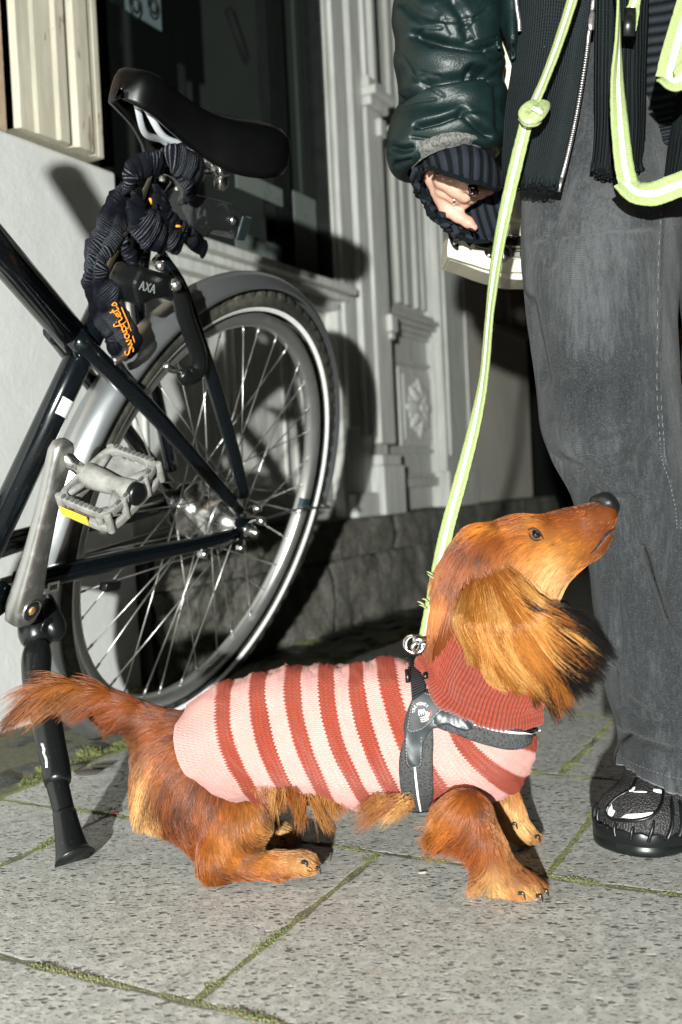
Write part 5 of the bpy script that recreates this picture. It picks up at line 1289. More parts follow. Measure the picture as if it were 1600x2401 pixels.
# hidden under sweater or collar: inside the outline of the garment, on the trunk
from math import atan2
def inside(poly, pts):
    x, y = pts.T; res = np.zeros(len(pts), bool); n = len(poly); j = n-1
    for i in range(n):
        xi, yi = poly[i]; xj, yj = poly[j]
        c = ((yi > y) != (yj > y)) & (x < (xj-xi)*(y-yi)/(yj-yi+1e-12)+xi); res ^= c; j = i
    return res
top_l = swp[:, 0]; bot_l = swp[:, NA//2]
polyS = np.concatenate([top_l, bot_l[::-1]])
cgp = proj(cg.reshape(-1, 3)).reshape(NC, ND, 2); polyC = np.concatenate([cgp[:, 0], cgp[::-1, ND//2]])
swb = BVHTree.FromPolygons([Vector(v) for v in sw.reshape(-1, 3)], Fc)
hid = inside(polyC, q)
dT = build_sdf(prims[:trunk_n], root) < .012
hid |= inside(polyS, q) & (dT | (q[:, 1] < 1790))
xe_ = np.interp(q[:, 1], [1560, 1668, 1748, 1812, 1850], [432, 437, 455, 560, 640])
hid |= (dT & (q[:, 0] > xe_+4) & (q[:, 0] < 1005) & (q[:, 1] > 1530) & (q[:, 1] < 1880))
hid |= (dT & (q[:, 0] > 1150) & (q[:, 1] > 1640) & (q[:, 1] < 1850))
hid |= (root[:, 2] < .003)
keep = ~hid
root, nrm, q = root[keep], nrm[keep], q[keep]
d, L = guide(q[:, 0], q[:, 1]); dirs = imgdir(d, root)
face = (q[:, 0] > 1195) & (q[:, 1] < 1420)
L = L*frng.uniform(.5, 1.25, len(L))
c0 = coat_colour(q[:, 0], q[:, 1])
tone = 1+.9*vnoise(np.c_[q[:, 0]*.03, q[:, 1]*.03, np.zeros(len(q))], 41, 3)+.8*vnoise(root*230, 42, 2)+frng.normal(0, .12, len(q))
c0 = np.clip(c0*np.clip(tone, .35, 2.0)[:, None], .004, .9)
ex_, ey_ = q[:, 0]-1257, q[:, 1]-1254; noeye = (((ex_*.86+ey_*.5)/17)**2+((ey_*.86-ex_*.5)/11)**2) > 1.0
nonose = ~((q[:, 0] > 1412) & (q[:, 1] < 1212)); ok = noeye & nonose
pts = strands(root[ok], nrm[ok], dirs[ok], L[ok], 7, lift=np.where(q[ok][:, 0] < 330, .05, np.where(q[ok][:, 0] > 960, .12, .17))[:, None, None], droop=.06, curl=.22, clumpk=(170., .42))
pts[..., 2] = np.maximum(pts[..., 2], .0015)
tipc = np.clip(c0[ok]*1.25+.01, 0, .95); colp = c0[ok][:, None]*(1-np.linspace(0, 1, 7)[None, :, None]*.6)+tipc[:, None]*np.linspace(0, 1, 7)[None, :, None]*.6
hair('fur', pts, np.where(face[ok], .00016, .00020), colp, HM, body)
# long ear fringe: layered strands that hang at the left and sweep out to black wisps at the right
EG = np.array([  # fan parameter, root, middle, tip in the picture
 (0, 1106, 1385, 1086, 1455, 1108, 1550), (.2, 1116, 1380, 1122, 1475, 1172, 1592), (.4, 1132, 1374, 1168, 1485, 1243, 1608), (.58, 1148, 1366, 1216, 1488, 1306, 1660), (.74, 1163, 1360, 1258, 1474, 1368, 1592), (.88, 1178, 1356, 1288, 1446, 1414, 1522), (1., 1190, 1352, 1272, 1412, 1386, 1462)], float)
def ear_hair(n, Yr, Ym, Yt, seed, dim=1.0):
    r = np.random.default_rng(seed); a = r.random(n)**.9; a = np.clip(a+r.normal(0, .015, n), 0, 1)
    g = np.stack([np.interp(a, EG[:, 0], EG[:, k]) for k in range(1, 7)], -1); R0, M0, T0 = g[:, :2], g[:, 2:4], g[:, 4:6]
    lock = np.floor(a*46+r.normal(0, .25, n)).astype(int) % 46; lj = np.random.default_rng(seed+1).normal(0, 1, (46, 6))
    T0 = T0+lj[lock, :2]*9*np.array([1, 1]); M0 = M0+lj[lock, 2:4]*5
    t0 = r.random(n)**1.2*.62; t1 = np.clip(t0+r.uniform(.34, .95, n), 0, 1.0+.08*r.random(n)); K = 12
    tt = t0[:, None]+(t1-t0)[:, None]*np.linspace(0, 1, K)[None]
    R0 = R0+r.normal(0, 1, (n, 2))*np.array([9, 13]); C_ = 2*M0-.5*(R0+T0); X = ((1-tt)**2)[..., None]*R0[:, None]+(2*tt*(1-tt))[..., None]*C_[:, None]+(tt**2)[..., None]*T0[:, None]
    dv = T0-R0; dv /= np.linalg.norm(dv, axis=1)[:, None]; pv = np.c_[-dv[:, 1], dv[:, 0]]
    side = r.normal(0, 7, n)[:, None]*(1-.55*(tt-t0[:, None]))+(np.sin(tt*6.5+lj[lock, 4][:, None]*3)*(9+4*lj[lock, 5])[:, None]*tt)+(np.sin(tt*13+lj[lock, 5][:, None]*5)*3*tt)+r.normal(0, 3, n)[:, None]*tt
    X = X+side[..., None]*pv[:, None]
    lay = r.uniform(-1, 1, n)
    Yv = np.interp(tt, [0, .45, 1], [Yr, Ym, Yt])+lay[:, None]*.006*np.clip(tt*2, .2, 1)-.004*np.sin(np.pi*(tt-t0[:, None])/(t1-t0+1e-6)[:, None])
    d = np.stack([(X[..., 0]-CX)/F, (X[..., 1]-CY)/F], -1); u_, v_ = d[..., 0], d[..., 1]
    D = (u_*cr+v_*sr)[..., None]*cam_r0+(u_*sr-v_*cr)[..., None]*cam_up0+cam_fwd
    pts = CAMP+D*(Yv/D[..., 1])[..., None]
    gold = np.array([.32, .115, .019]); blk = np.array([.006, .005, .0048]); cream = np.array([.50, .25, .075]); red = np.array([.15, .038, .005])
    lt = np.random.default_rng(seed+2).random(46)[lock]; c = np.where((lt < .34)[:, None], red+(gold-red)*.45, np.where((lt < .72)[:, None], gold, gold+(cream-gold)*.8))*r.uniform(.75, 1.25, n)[:, None]
    c = c*np.where(a < .12, .75, 1.0)[:, None]
    st = np.interp(a, [0, .3, .42, .6, .8, .93, 1.], [2, 1.4, 1.08, .84, .66, .44, .22])+np.where(np.random.default_rng(seed+3).random(46)[lock] < .5, .26, -.04)+r.normal(0, .05, n)
    f = np.clip((tt-st[:, None])/.10, 0, 1)[..., None]
    rootd = np.clip(1.3-tt/r.uniform(.10, .42, (n, 1)), 0, 1)[..., None]*.85
    col = c[:, None]*(1-f)+blk*f; col = col*(1-rootd)+red*rootd
    return pts, np.clip(col*dim, .003, .9)
pts, col = ear_hair(21000, .906, .880, .886, 91); hair('ear_fur', pts, np.full(len(pts), .00018), col, HM, earo)
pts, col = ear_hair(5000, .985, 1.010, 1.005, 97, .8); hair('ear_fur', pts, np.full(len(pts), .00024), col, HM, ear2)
# belly coat below the hem, the tuft at mid belly and the feathering behind the elbow, in pointed locks
r = np.random.default_rng(14); fr = []; frc = []
for x0, x1, ya, yb, Y0, n, L0, dx, dy, wl in ((545, 700, 1846, 1872, .975, 3600, .016, .28, 1, 11), (680, 800, 1862, 1880, .98, 2200, .026, .30, 1, 24), (872, 975, 1862, 1894, .945, 1500, .030, -.85, .75, 26)):
    u = r.random(n); bx = x0+(x1-x0)*u; by = ya+(yb-ya)*r.random(n)-4; Yv_ = Y0+r.uniform(-.02, .02, n)
    root = np.array([P(a_, b_, c_) for a_, b_, c_ in zip(bx, by, Yv_)]); lk = np.floor(bx/wl).astype(int)
    lr = np.random.default_rng(int(x0)).normal(0, 1, (400, 3)); edge_ = np.sin(np.pi*np.clip(u, .02, .98))**.5
    ddx = dx+.22*lr[lk % 400, 0]+r.normal(0, .10, n); d = np.stack([ddx, np.full(n, dy)], -1); d /= np.linalg.norm(d, axis=1)[:, None]
    L = L0*np.clip(1+.25*lr[lk % 400, 1], .5, 1.5)*r.uniform(.2, 1.15, n)*(.35+.65*edge_)
    t_ = np.linspace(0, 1, 8)[None, :, None]; pts = root[:, None]+imgdir(d, root)[:, None]*L[:, None, None]*t_
    cen_l = np.array([P((k+.5)*wl, (ya+yb)/2, Y0) for k in lk]); off_ = (root-cen_l)*np.array([1, .6, 0]); pts = pts-off_[:, None]*.42*t_**1.5+r.normal(0, .0022, (n, 1, 3))*t_
    pts = pts+np.array([.0, 0, -1])*(L*.15)[:, None, None]*t_**2
    m_ = np.clip(.5+.35*lr[lk % 400, 2], 0, 1)[:, None]; c = np.array([.19, .052, .007])*(1-m_)+np.array([.42, .20, .058])*m_
    tc = np.clip(c*r.uniform(.75, 1.2, (n, 1)), .005, .9); fr.append(pts); frc.append(tc)
hair('belly_fringe', np.concatenate(fr), np.full(sum(map(len, fr)), .00018), np.concatenate(frc), HM, body)
# fuzz of the wool
r = np.random.default_rng(15); Fq = np.array(Fc); root, nrm = sample(sw.reshape(-1, 3), Fq, 26000, r)
flip = ((nrm@np.array([0, -1., 0])) < 0) & (root[:, 1] < .96)
cen_ = sw.mean(1).mean(0); out = root-np.array([1, 0, 0])*(root-cen_)@np.array([1, 0, 0])[:, None]*0
kk = np.argmin(((root[:, None, :1]-sw[:, 0, :1][None]))**2, 1)[:, 0] if False else None
nr = root-np.c_[root[:, 0], np.interp(root[:, 0], sw.mean(1)[:, 0], sw.mean(1)[:, 1]), np.interp(root[:, 0], sw.mean(1)[:, 0], sw.mean(1)[:, 2])]
nrm = np.where(((nrm*nr).sum(1) < 0)[:, None], -nrm, nrm)
dd = nrm+r.normal(0, .7, nrm.shape); Lf = r.uniform(.0004, .0011, len(root))
pts = root[:, None]+dd[:, None]*Lf[:, None, None]*np.array([0, .5, 1.])[None, :, None]+np.array([0, 0, -.25])*Lf[:, None, None]*np.array([0, .2, 1.])[None, :, None]
kt = np.array([0.]); 
def ring_of(root):
    out_ = np.zeros(len(root)); S_ = sw[::2, ::4]; KRs = KR[::2, ::4].ravel(); S_ = S_.reshape(-1, 3)
    for i in range(0, len(root), 2000):
        out_[i:i+2000] = KRs[np.argmin(((root[i:i+2000, None]-S_[None])**2).sum(2), 1)]
    return out_
rk = ring_of(root); isr = np.zeros(len(root), bool)
for lo, hi in stripes: isr |= (rk > lo) & (rk < hi)
fc = np.where(isr[:, None], RUST*1.2, PINK*1.0)
M_fz = fuzz_mat('wool_fuzz'); hair('wool_fuzz', pts, np.full(len(root), .00007), fc, M_fz, sweater)

# ---- harness, laid on the sweater surface and mirrored on the far side
sv3 = sw; near = slice(0, NA//2+1)
def surf_at(px, py):
    """nearest (ring, angle) of the visible half of the sweater"""
    qq = swp[:, :NA//2+1]; d_ = ((qq-np.array([px, py]))**2).sum(2); i, j = np.unravel_index(np.argmin(d_), d_.shape); return i, j
def surf_pt(px, py, lift, mirror=False):
    i, j = surf_at(px, py); h = swb.ray_cast(Vector(CAMP), Vector(ray(px, py)))
    base_, n_ = sw[i, j], sN[i, j]
    if not mirror:
        if h[0] is not None and abs(h[0].y-base_[1]) < .03: base_ = np.array(h[0])
        return base_+n_*lift
    j2 = (NA-j) % NA; return sw[i, j2]+sN[i, j2]*lift
def strap(name, quads, mat, lift, parent, mirror=False, nu=40, nv=10, thick=.0025, crown=.0):
    """quads: list of (left px, right px) edge pairs along the strap"""
    Lp = resample([q_[0] for q_ in quads], nu); Rp = resample([q_[1] for q_ in quads], nu); V = []
    for i in range(nu):
        for k in range(nv):
            f = k/(nv-1); p_ = Lp[i]*(1-f)+Rp[i]*f; V.append(surf_pt(p_[0], p_[1], lift+crown*math.sin(math.pi*f), mirror))
    V = np.array(V).reshape(nu, nv, 3)
    for _ in range(3): V[1:-1] = .5*V[1:-1]+.25*(V[2:]+V[:-2]); V[:, 1:-1] = .5*V[:, 1:-1]+.25*(V[:, 2:]+V[:, :-2])
    uv = np.stack(np.meshgrid(np.linspace(0, 1, nu), np.linspace(0, 1, nv), indexing='ij'), -1).reshape(-1, 2)
    Fq = grid_faces(nu, nv); n_ = np.cross(V[1, 0]-V[0, 0], V[0, 1]-V[0, 0])
    o = mesh(name, V.reshape(-1, 3), Fq, mat, parent, uv=uv); md = o.modifiers.new('solid', 'SOLIDIFY'); md.thickness = thick; md.offset = 0
    return o
def webbing(name, col, col2, wv=380.0, bumpk=.8):
    t = NT(name); co = t.co(); v = t.n('TexVoronoi', ins={'Vector': co, 'Scale': wv}); nz = t.noise(co, 900, 2)
    hole = t.ramp(v.outputs['Distance'], [(.10, 0.), (.42, 1.)])
    c = t.mix(t.math('MULTIPLY', hole, .8), col, col2); c = t.mix(t.ramp(nz, [(.5, 0.), (.75, .7)]), c, scl(col2, 1.7))
    t.p(Base_Color=c, Roughness=.75, Specular_IOR_Level=.25, Normal=t.bump(v.outputs['Distance'], bumpk, .0012)); return t.m
M_mesh = webbing('black_mesh_webbing', (.005, .005, .005), (.055, .055, .055))
def tape(name, col, col2, n=60):
    t = NT(name); s = t.n('SeparateXYZ', ins={0: t.n('UVMap').outputs[0]}); w_ = t.math('SINE', t.math('MULTIPLY', s.outputs[0], n*2*math.pi)); w2 = t.math('SINE', t.math('MULTIPLY', s.outputs[1], 16*2*math.pi))
    h = t.math('ADD', w_, t.math('MULTIPLY', w2, .5)); c = t.mix(t.ramp(t.math('MULTIPLY_ADD', h, .33, .5), [(.55, 0.), (.95, 1.)]), col, col2)
    t.p(Base_Color=c, Roughness=.6, Specular_IOR_Level=.3, Normal=t.bump(h, .6, .0008)); return t.m
M_tape = tape('black_nylon_tape', (.004, .004, .004), (.075, .075, .075), 26)
M_leat = simple('smooth_black_leatherette', (.022, .027, .030), .34, spec=.5, var=.15, bump=.1, bscale=600)
M_patch = simple('dark_rubber_patch', (.030, .032, .034), .55, var=.2)
har = link(bpy.data.objects.new('harness', None)); har.parent = dog; har.location = Vector(P(980, 1650, .91))-wloc(dog); har.empty_display_size = .03; har['label'] = 'black harness with a round emblem patch and white reflective seams'
def Z(x, y): return (930+x*.2232, 1480+y*.2232)          # coordinates of a zoomed crop of the harness
for mir in (False, True):
    strap('chest_strap', [(Z(620, 790), Z(460, 1000)), (Z(760, 780), Z(660, 1090)), (Z(900, 820), Z(820, 1150)), (Z(1050, 860), Z(980, 1195)), (Z(1200, 885), Z(1130, 1230)), (Z(1340, 875), Z(1260, 1228)), (Z(1430, 850), Z(1360, 1180))], M_mesh, .0050, har, mir, crown=.0015)
    strap('girth_strap', [(Z(150, 1000), Z(390, 1000)), (Z(90, 1130), Z(400, 1130)), (Z(50, 1270), Z(395, 1270)), (Z(38, 1400), Z(390, 1400)), (Z(45, 1560), Z(390, 1560)), (Z(70, 1700), Z(385, 1700)), (Z(95, 1830), Z(330, 1830))], M_mesh, .0050, har, mir, crown=.0015)
    strap('back_strap', [(Z(105, 190), Z(262, 170)), (Z(115, 330), Z(275, 310)), (Z(140, 470), Z(295, 440)), (Z(155, 600), Z(300, 560)), (Z(175, 760), Z(310, 690))], M_tape, .0048, har, mir, nv=8)
    strap('padding', [(Z(180, 730), Z(310, 665)), (Z(135, 840), Z(480, 700)), (Z(105, 960), Z(560, 960)), (Z(110, 1060), Z(430, 985)), (Z(112, 1180), Z(320, 1100)), (Z(118, 1290), Z(292, 1290)), (Z(140, 1358), Z(285, 1355))], M_leat, .0078, har, mir, nv=14, thick=.0022, crown=.001)
    strap('padding', [(Z(440, 840), Z(420, 985)), (Z(560, 795), Z(520, 975)), (Z(660, 840), Z(640, 1030)), (Z(760, 880), Z(730, 1045)), (Z(795, 925), Z(775, 1020))], M_leat, .0082, har, mir, thick=.0022, crown=.001)
    strap('padding', [(Z(310, 665), Z(330, 740)), (Z(420, 665), Z(440, 790)), (Z(540, 700), Z(540, 800)), (Z(640, 770), Z(620, 800))], M_leat, .0072, har, mir, thick=.0022)
    pt = strap('patch', [(Z(185, 745), Z(300, 675)), (Z(165, 850), Z(500, 790)), (Z(155, 920), Z(470, 870)), (Z(150, 1000), Z(380, 950)), (Z(160, 1022), Z(300, 1005))], M_patch, .0100, har, mir, nv=14, thick=.0016)
    rs = strap('reflective_seam', [(Z(795, 982), Z(793, 992)), (Z(900, 1012), Z(897, 1026)), (Z(1000, 1045), Z(998, 1062)), (Z(1150, 1065), Z(1150, 1085)), (Z(1300, 1058), Z(1302, 1078)), (Z(1420, 1025), Z(1424, 1040))], M_refl, .0078, har, mir, nv=4, thick=.001)
    strap('reflective_seam', [(Z(203, 1375), Z(220, 1375)), (Z(207, 1470), Z(226, 1470)), (Z(215, 1570), Z(235, 1568)), (Z(225, 1680), Z(245, 1678)), (Z(238, 1770), Z(256, 1766)), (Z(246, 1815), Z(260, 1812))], M_refl, .0078, har, mir, nv=4, thick=.001)
# stitched edges
M_thread = simple('grey_thread', (.30, .30, .29), .6)
mb = MB()
def stitch(path, n, lift=.0098):
    Q = resample(path, n*2)
    for i in range(0, n*2-1, 2): a_, b_ = surf_pt(*Q[i], lift), surf_pt(*Q[i+1], lift); mb.tube([a_, b_], .00035, 5)
stitch([Z(190, 770), Z(170, 880), Z(165, 1000), Z(290, 990), Z(380, 935), Z(470, 850), Z(485, 795), Z(400, 740), Z(310, 695)], 40, .0114)
stitch([Z(130, 1080), Z(130, 1250), Z(150, 1345), Z(270, 1345), Z(285, 1200), Z(290, 1040)], 26, .0092); stitch([Z(490, 940), Z(600, 980), Z(720, 1030)], 10, .0098)
mb.obj('stitching', M_thread, har)
# round emblem: lettering on an arc, three arches, curved bars
M_em = simple('white_print', (.72, .72, .70), .5); ec_ = np.array(Z(292, 845)); RE = 82*.2232
ip, jp = surf_at(*ec_); o_ = surf_pt(*ec_, .0122); n_ = sN[ip, jp]
exx = surf_pt(ec_[0]+8, ec_[1]-2.2, .0122)-o_; exx -= n_*(exx@n_); exx /= np.linalg.norm(exx); eyy = np.cross(n_, exx); eyy *= np.sign(eyy@cam_up)
mscale = RE*.93/F
def EM(x, y, z=0): return o_+exx*x*mscale+eyy*y*mscale+n_*z
allV = []; mb = MB()
for ch, ang in zip('TREPONTI', (165, 146, 127, 103, 84, 65, 46, 29)):
    an = math.radians(ang); V, Fq, tf = text_mesh('t', ch, mscale*.50, EM(math.cos(an)*.98, math.sin(an)*.98, .0004), exx*math.sin(an)-eyy*math.cos(an), exx*math.cos(an)+eyy*math.sin(an), None, None, ext=.0002); mb.add(tf(V), Fq)
for k in range(3):
    x0 = -.42+.30*k; mb.tube(resample([EM(x0, -.42), EM(x0+.05, .05-.04*k), EM(x0+.15, .30-.02*k), EM(x0+.25, .05-.04*k), EM(x0+.28, -.38)], 14), mscale*.055, 6, flat=.4, flatdir=n_)
for rr, a0, a1 in ((.72, -120, -10), (.98, -115, -20)): mb.tube([EM(rr*math.cos(math.radians(x)), rr*math.sin(math.radians(x))) for x in np.linspace(a0, a1, 14)], mscale*.07, 6, flat=.4, flatdir=n_)
emb = mb.obj('emblem', M_em, har)
mb = MB(); mb.tube([EM(1.22*math.cos(math.radians(x)), 1.22*math.sin(math.radians(x))) for x in np.linspace(-45, -5, 10)], mscale*.055, 6, flat=.4, flatdir=n_); mb.obj('emblem_red_bar', simple('red_print', (.6, .06, .04), .5), emb)
mb = MB(); mb.tube([EM(1.22*math.cos(math.radians(x)), 1.22*math.sin(math.radians(x))) for x in np.linspace(-110, -55, 10)], mscale*.055, 6, flat=.4, flatdir=n_); mb.obj('emblem_pale_bar', simple('pale_print', (.6, .62, .5), .5), emb)
# back ring and slider
rc = surf_pt(*Z(185, 215), .006); 
RT = P(*Z(170, 120), .935)
mb = MB(); ringc = P(*Z(160, 130), .938); th = np.linspace(0, 2*np.pi, 36, endpoint=False); mb.tube([ringc+cam_right*.0072*math.cos(x)+cam_up*.0072*math.sin(x)+cam_fwd*.003*math.sin(x) for x in th], .0011, 10, closed=True)
mb.tube([P(*Z(185, 145), .935)+cam_right*.0072*math.cos(x)+cam_up*.0078*math.sin(x)-cam_fwd*.002*math.cos(x) for x in th], .0011, 10, closed=True); mb.obj('ring', M_steel, har)
mb = MB(); mb.tube([P(*Z(112, 400), .922), P(*Z(122, 540), .918)], .0022, 8); mb.tube([P(*Z(302, 440), .916), P(*Z(306, 500), .914)], .0022, 8); mb.obj('slider', M_plast, har)
# ================================================================ person (seen from the knees to the ribs): jeans, knitted cardigan, leather jacket sleeve, one hand
PB = G(1500, 1990)
person = thing('person', 'person in faded black jeans, ribbed cardigan and dark green leather jacket holding the dog leash', 'person', PB)
def pxloft(rings, n, NA, e=1.0):
    """rings: (left px, right px, y left, y right, depth of the axis, half depth m)"""
    d = resample(rings, n); ph = np.linspace(0, 2*np.pi, NA, endpoint=False); V = np.zeros((n, NA, 3))
    for i in range(n):
        xl, xr, yl, yr, Y, hd = d[i]; c = np.cos(ph); s_ = np.sin(ph)
        c = np.sign(c)*np.abs(c)**e; s_ = np.sign(s_)*np.abs(s_)**e
        L_, R_ = P(xl, yl, Y), P(xr, yr, Y); V[i] = (L_+R_)/2+np.outer(c, (L_-R_)/2)+np.outer(-s_*hd, DEP)
    return V
def gnorm(V):
    N = np.cross(np.gradient(V, axis=0), np.roll(V, -1, 1)-np.roll(V, 1, 1)); N /= np.linalg.norm(N, axis=2)[..., None]+1e-12
    i = V.shape[0]//2; c = V[i].mean(0)
    return N if ((V[i]-c)*N[i]).sum() > 0 else -N
def crease(V, N, lines):
    """push folds into a cloth: lines are (picture polyline, depth m, width px, sign)"""
    q = proj(V.reshape(-1, 3)); d = np.zeros(len(q)); front = (N.reshape(-1, 3)@np.array([0, -1, 0])) > -.1
    for pl, dep, w_ in lines:
        pl = np.asarray(pl, float); best = np.full(len(q), 1e9); par = np.zeros(len(q))
        for a, b in zip(pl[:-1], pl[1:]):
            ab = b-a; t_ = np.clip(((q-a)@ab)/(ab@ab), 0, 1); dd = np.hypot(*(q-a-t_[:, None]*ab).T); best = np.minimum(best, dd)
        L = np.hypot(*(pl[-1]-pl[0])); k = np.clip(1-np.maximum(np.hypot(*(q-(pl[0]+pl[-1])/2).T)-L*.45, 0)/(L*.18+1), 0, 1)
        d += np.where(front, -dep*np.exp(-(best/w_)**2)*k, 0)
    return V+N*d.reshape(V.shape[:2])[..., None]
# ---- body under the clothes: hips, legs, arm (skin shows only at the hand)
skin = NT('skin'); co = skin.co(); at_ = skin.n('Attribute', attribute_name='tone').outputs[2]
c = skin.mix(skin.ramp(skin.noise(co, 60, 3), [(.3, 0.), (.7, 1.)]), (.46, .26, .19), (.52, .31, .23)); c = skin.mix(at_, c, (.52, .19, .15))
skin.p(Base_Color=c, Roughness=.5, Subsurface_Weight=.12, Subsurface_Scale=.006, Specular_IOR_Level=.35, Normal=skin.bump(skin.noise(co, 500, 4, .6), .12, .0006))
skin.b.inputs['Subsurface Radius'].default_value = (1.0, .35, .2); M_skinp = skin.m
HY = 1.13
def H(x, y): return 950+x*.19133, 360+y*.19133                # zoomed crop of the hand
def hp(x, y, dz=0.0): a, b = H(x, y); return P(a, b, HY+dz)
hk = HY/F*.19133                                              # metres per crop pixel
def fing(pts, rads, k=.0025):
    return [(hp(*a), hp(*b), ra*hk, rb*hk, k) for a, b, ra, rb in zip(pts[:-1], pts[1:], rads[:-1], rads[1:])]
hpr = []
hpr += fing([(420, 60, .012), (410, 230, .008)], [150, 135], .012)                       # wrist inside the cuff
hpr += fing([(400, 260, .006), (470, 380, .002)], [120, 95], .012)                       # back of the hand
hpr += fing([(330, 330, .008), (420, 450, .008)], [48, 60], .012)
hpr += fing([(460, 330, -.012), (640, 430, -.018), (740, 520, -.016)], [105, 92, 80], .010)  # knuckle ridge, index side
hpr += fing([(640, 330, -.018), (740, 380, -.030), (835, 440, -.036), (862, 470, -.036)], [72, 66, 62, 50], .005)    # thumb over the fist, nail outwards
hpr += fing([(700, 520, -.010), (800, 540, -.006), (930, 490, .002), (1040, 450, .008), (1075, 440, .010)], [72, 66, 56, 46, 32], .005)  # index
hpr += fing([(430, 470, .000), (600, 560, -.006), (740, 610, .002), (850, 570, .010)], [58, 52, 50, 40], .004)      # middle finger folded
hpr += fing([(380, 480, .008), (560, 590, .004), (690, 640, .006), (780, 620, .014)], [54, 48, 44, 34], .004)       # ring finger folded
hpr += fing([(440, 540, .012), (520, 690, .010), (650, 770, .008), (770, 840, .004), (850, 905, .002)], [78, 74, 66, 58, 42], .006)   # little finger, pointing down
hpr += fing([(430, 430, .014), (520, 640, .016)], [80, 70], .012)
hV, hF = nets(hpr, .0013, pad=.01)
# bury the creases a little and blush the tips
hq = (proj(hV)-np.array([950, 360]))/.19133
tone = np.zeros(len(hV))
for x, y, s_, k in ((840, 890, 70, .9), (1070, 440, 70, .7), (760, 820, 90, .4), (560, 620, 60, .2), (700, 330, 60, .25), (840, 470, 50, .2)): tone = np.maximum(tone, k*np.exp(-((hq[:, 0]-x)**2+(hq[:, 1]-y)**2)/s_**2))
# hidden body: arm, hips and legs, one surface with the hand
bpr = [(P(1060, 40, 1.13), P(1050, 300, 1.13), .040, .030, .02), (P(1050, 300, 1.13), hp(420, 60, .012), .030, .026, .02), (P(1420, -100, 1.15), P(1420, 260, 1.14), .075, .07, .05),
       (P(1420, 300, 1.12), P(1430, 780, 1.055), .050, .045, .03), (P(1430, 780, 1.045), P(1480, 1120, 1.03), .052, .040, .03), (P(1480, 1120, 1.03), P(1530, 1560, 1.03), .040, .028, .03), (P(1530, 1560, 1.03), P(1580, 1860, 1.03), .028, .022, .02),
       (P(1420, 260, 1.14), P(1750, 280, 1.19), .065, .06, .04), (P(1750, 280, 1.19), P(1760, 1000, 1.18), .055, .045, .03), (P(1760, 1000, 1.18), P(1775, 1800, 1.17), .040, .024, .03), (P(1060, 40, 1.13), P(1130, -640, 1.14), .038, .05, .03), (P(1420, -100, 1.15), P(1420, -640, 1.15), .09, .10, .05), (P(1150, -680, 1.15), P(1690, -680, 1.15), .055, .055, .05), (P(1420, -700, 1.15), P(1420, -960, 1.13), .05, .045, .04), (P(1420, -1130, 1.10), P(1420, -1240, 1.13), .062, .085, .03), (P(1400, -1080, 1.05), P(1400, -1110, 1.045), .02, .012, .02), (P(1700, -680, 1.15), P(1890, -300, 1.12), .048, .038, .03), (P(1890, -300, 1.12), P(1740, -120, .96), .036, .026, .02), (P(1740, -120, .96), P(1700, -110, .925), .028, .034, .015)]
for k in range(4): a_ = P(1672+k*22, -150+k*8, .905); bpr += [(a_, a_+[.004, -.018, -.022], .0105, .010, .006), (a_+[.004, -.018, -.022], a_+[.006, .006, -.040], .010, .0085, .006)]
bpr.append((P(1680, -160, .93), P(1660, -110, .895), .013, .010, .008))
b2V, b2F = nets(bpr, .008)
nb = len(b2V)
pbody = mesh('body', np.concatenate([b2V, hV]), [tuple(f) for f in b2F]+[tuple(f+nb) for f in hF], M_skinp, person, attrs={'tone': np.r_[np.zeros(nb), tone]})
hb = BVHTree.FromPolygons([Vector(v) for v in hV], [tuple(f) for f in hF])
def onhand(x, y, lift=.0004):
    a, b = H(x, y); h = hb.ray_cast(Vector(CAMP), Vector(ray(a, b))); return (np.array(h[0])-ray(a, b)*lift) if h[0] is not None else hp(x, y, -.04)
def nail(poly, lift=.0009):
    pl = np.array(resample(poly+[poly[0]], 40)[:-1]); c = pl.mean(0); V = [];
    for k in (0, .55, 1.0):
        for p_ in pl: p2 = c+(p_-c)*max(k, .001); V.append(onhand(p2[0], p2[1], lift*(1-.45*k*k)))
    return np.array(V), grid_faces(3, 40, True)
M_nail = simple('dark_nail_varnish', (.012, .003, .004), .12, spec=.7, var=.2, coat=.8)
pl = np.array(resample([(770, 395), (790, 372), (835, 364), (868, 372), (892, 420), (904, 478), (893, 500), (840, 512), (796, 520), (782, 470), (770, 395)], 41)[:-1]); cN_ = pl.mean(0); V = []
for k in (.001, .5, 1.0):                                 # thumb nail: a shallow shell on the thumb's outer face
    for p_ in pl: p2 = cN_+(p_-cN_)*k; V.append(hp(p2[0], p2[1], -.0445+.0022*((p2[0]-cN_[0])/60)**2))
mesh('nail', np.array(V), grid_faces(3, 40, True), M_nail, pbody, solid=.0008)
V, Fc = nail([(770, 905), (820, 915), (860, 940), (872, 950), (835, 945), (790, 930)]); mesh('nail', V, Fc, M_nail, pbody)
mb = MB(); mb.tube(resample([onhand(600, 560, .0002), onhand(596, 600, .0008), onhand(594, 640, .0008), onhand(600, 672, .0002)], 14), .0011, 8); mb.tube(resample([onhand(612, 570, .0002), onhand(610, 605, .0008), onhand(608, 640, .0008), onhand(612, 668, .0002)], 14), .0009, 8)
mb.obj('finger_ring', M_steel, pbody)
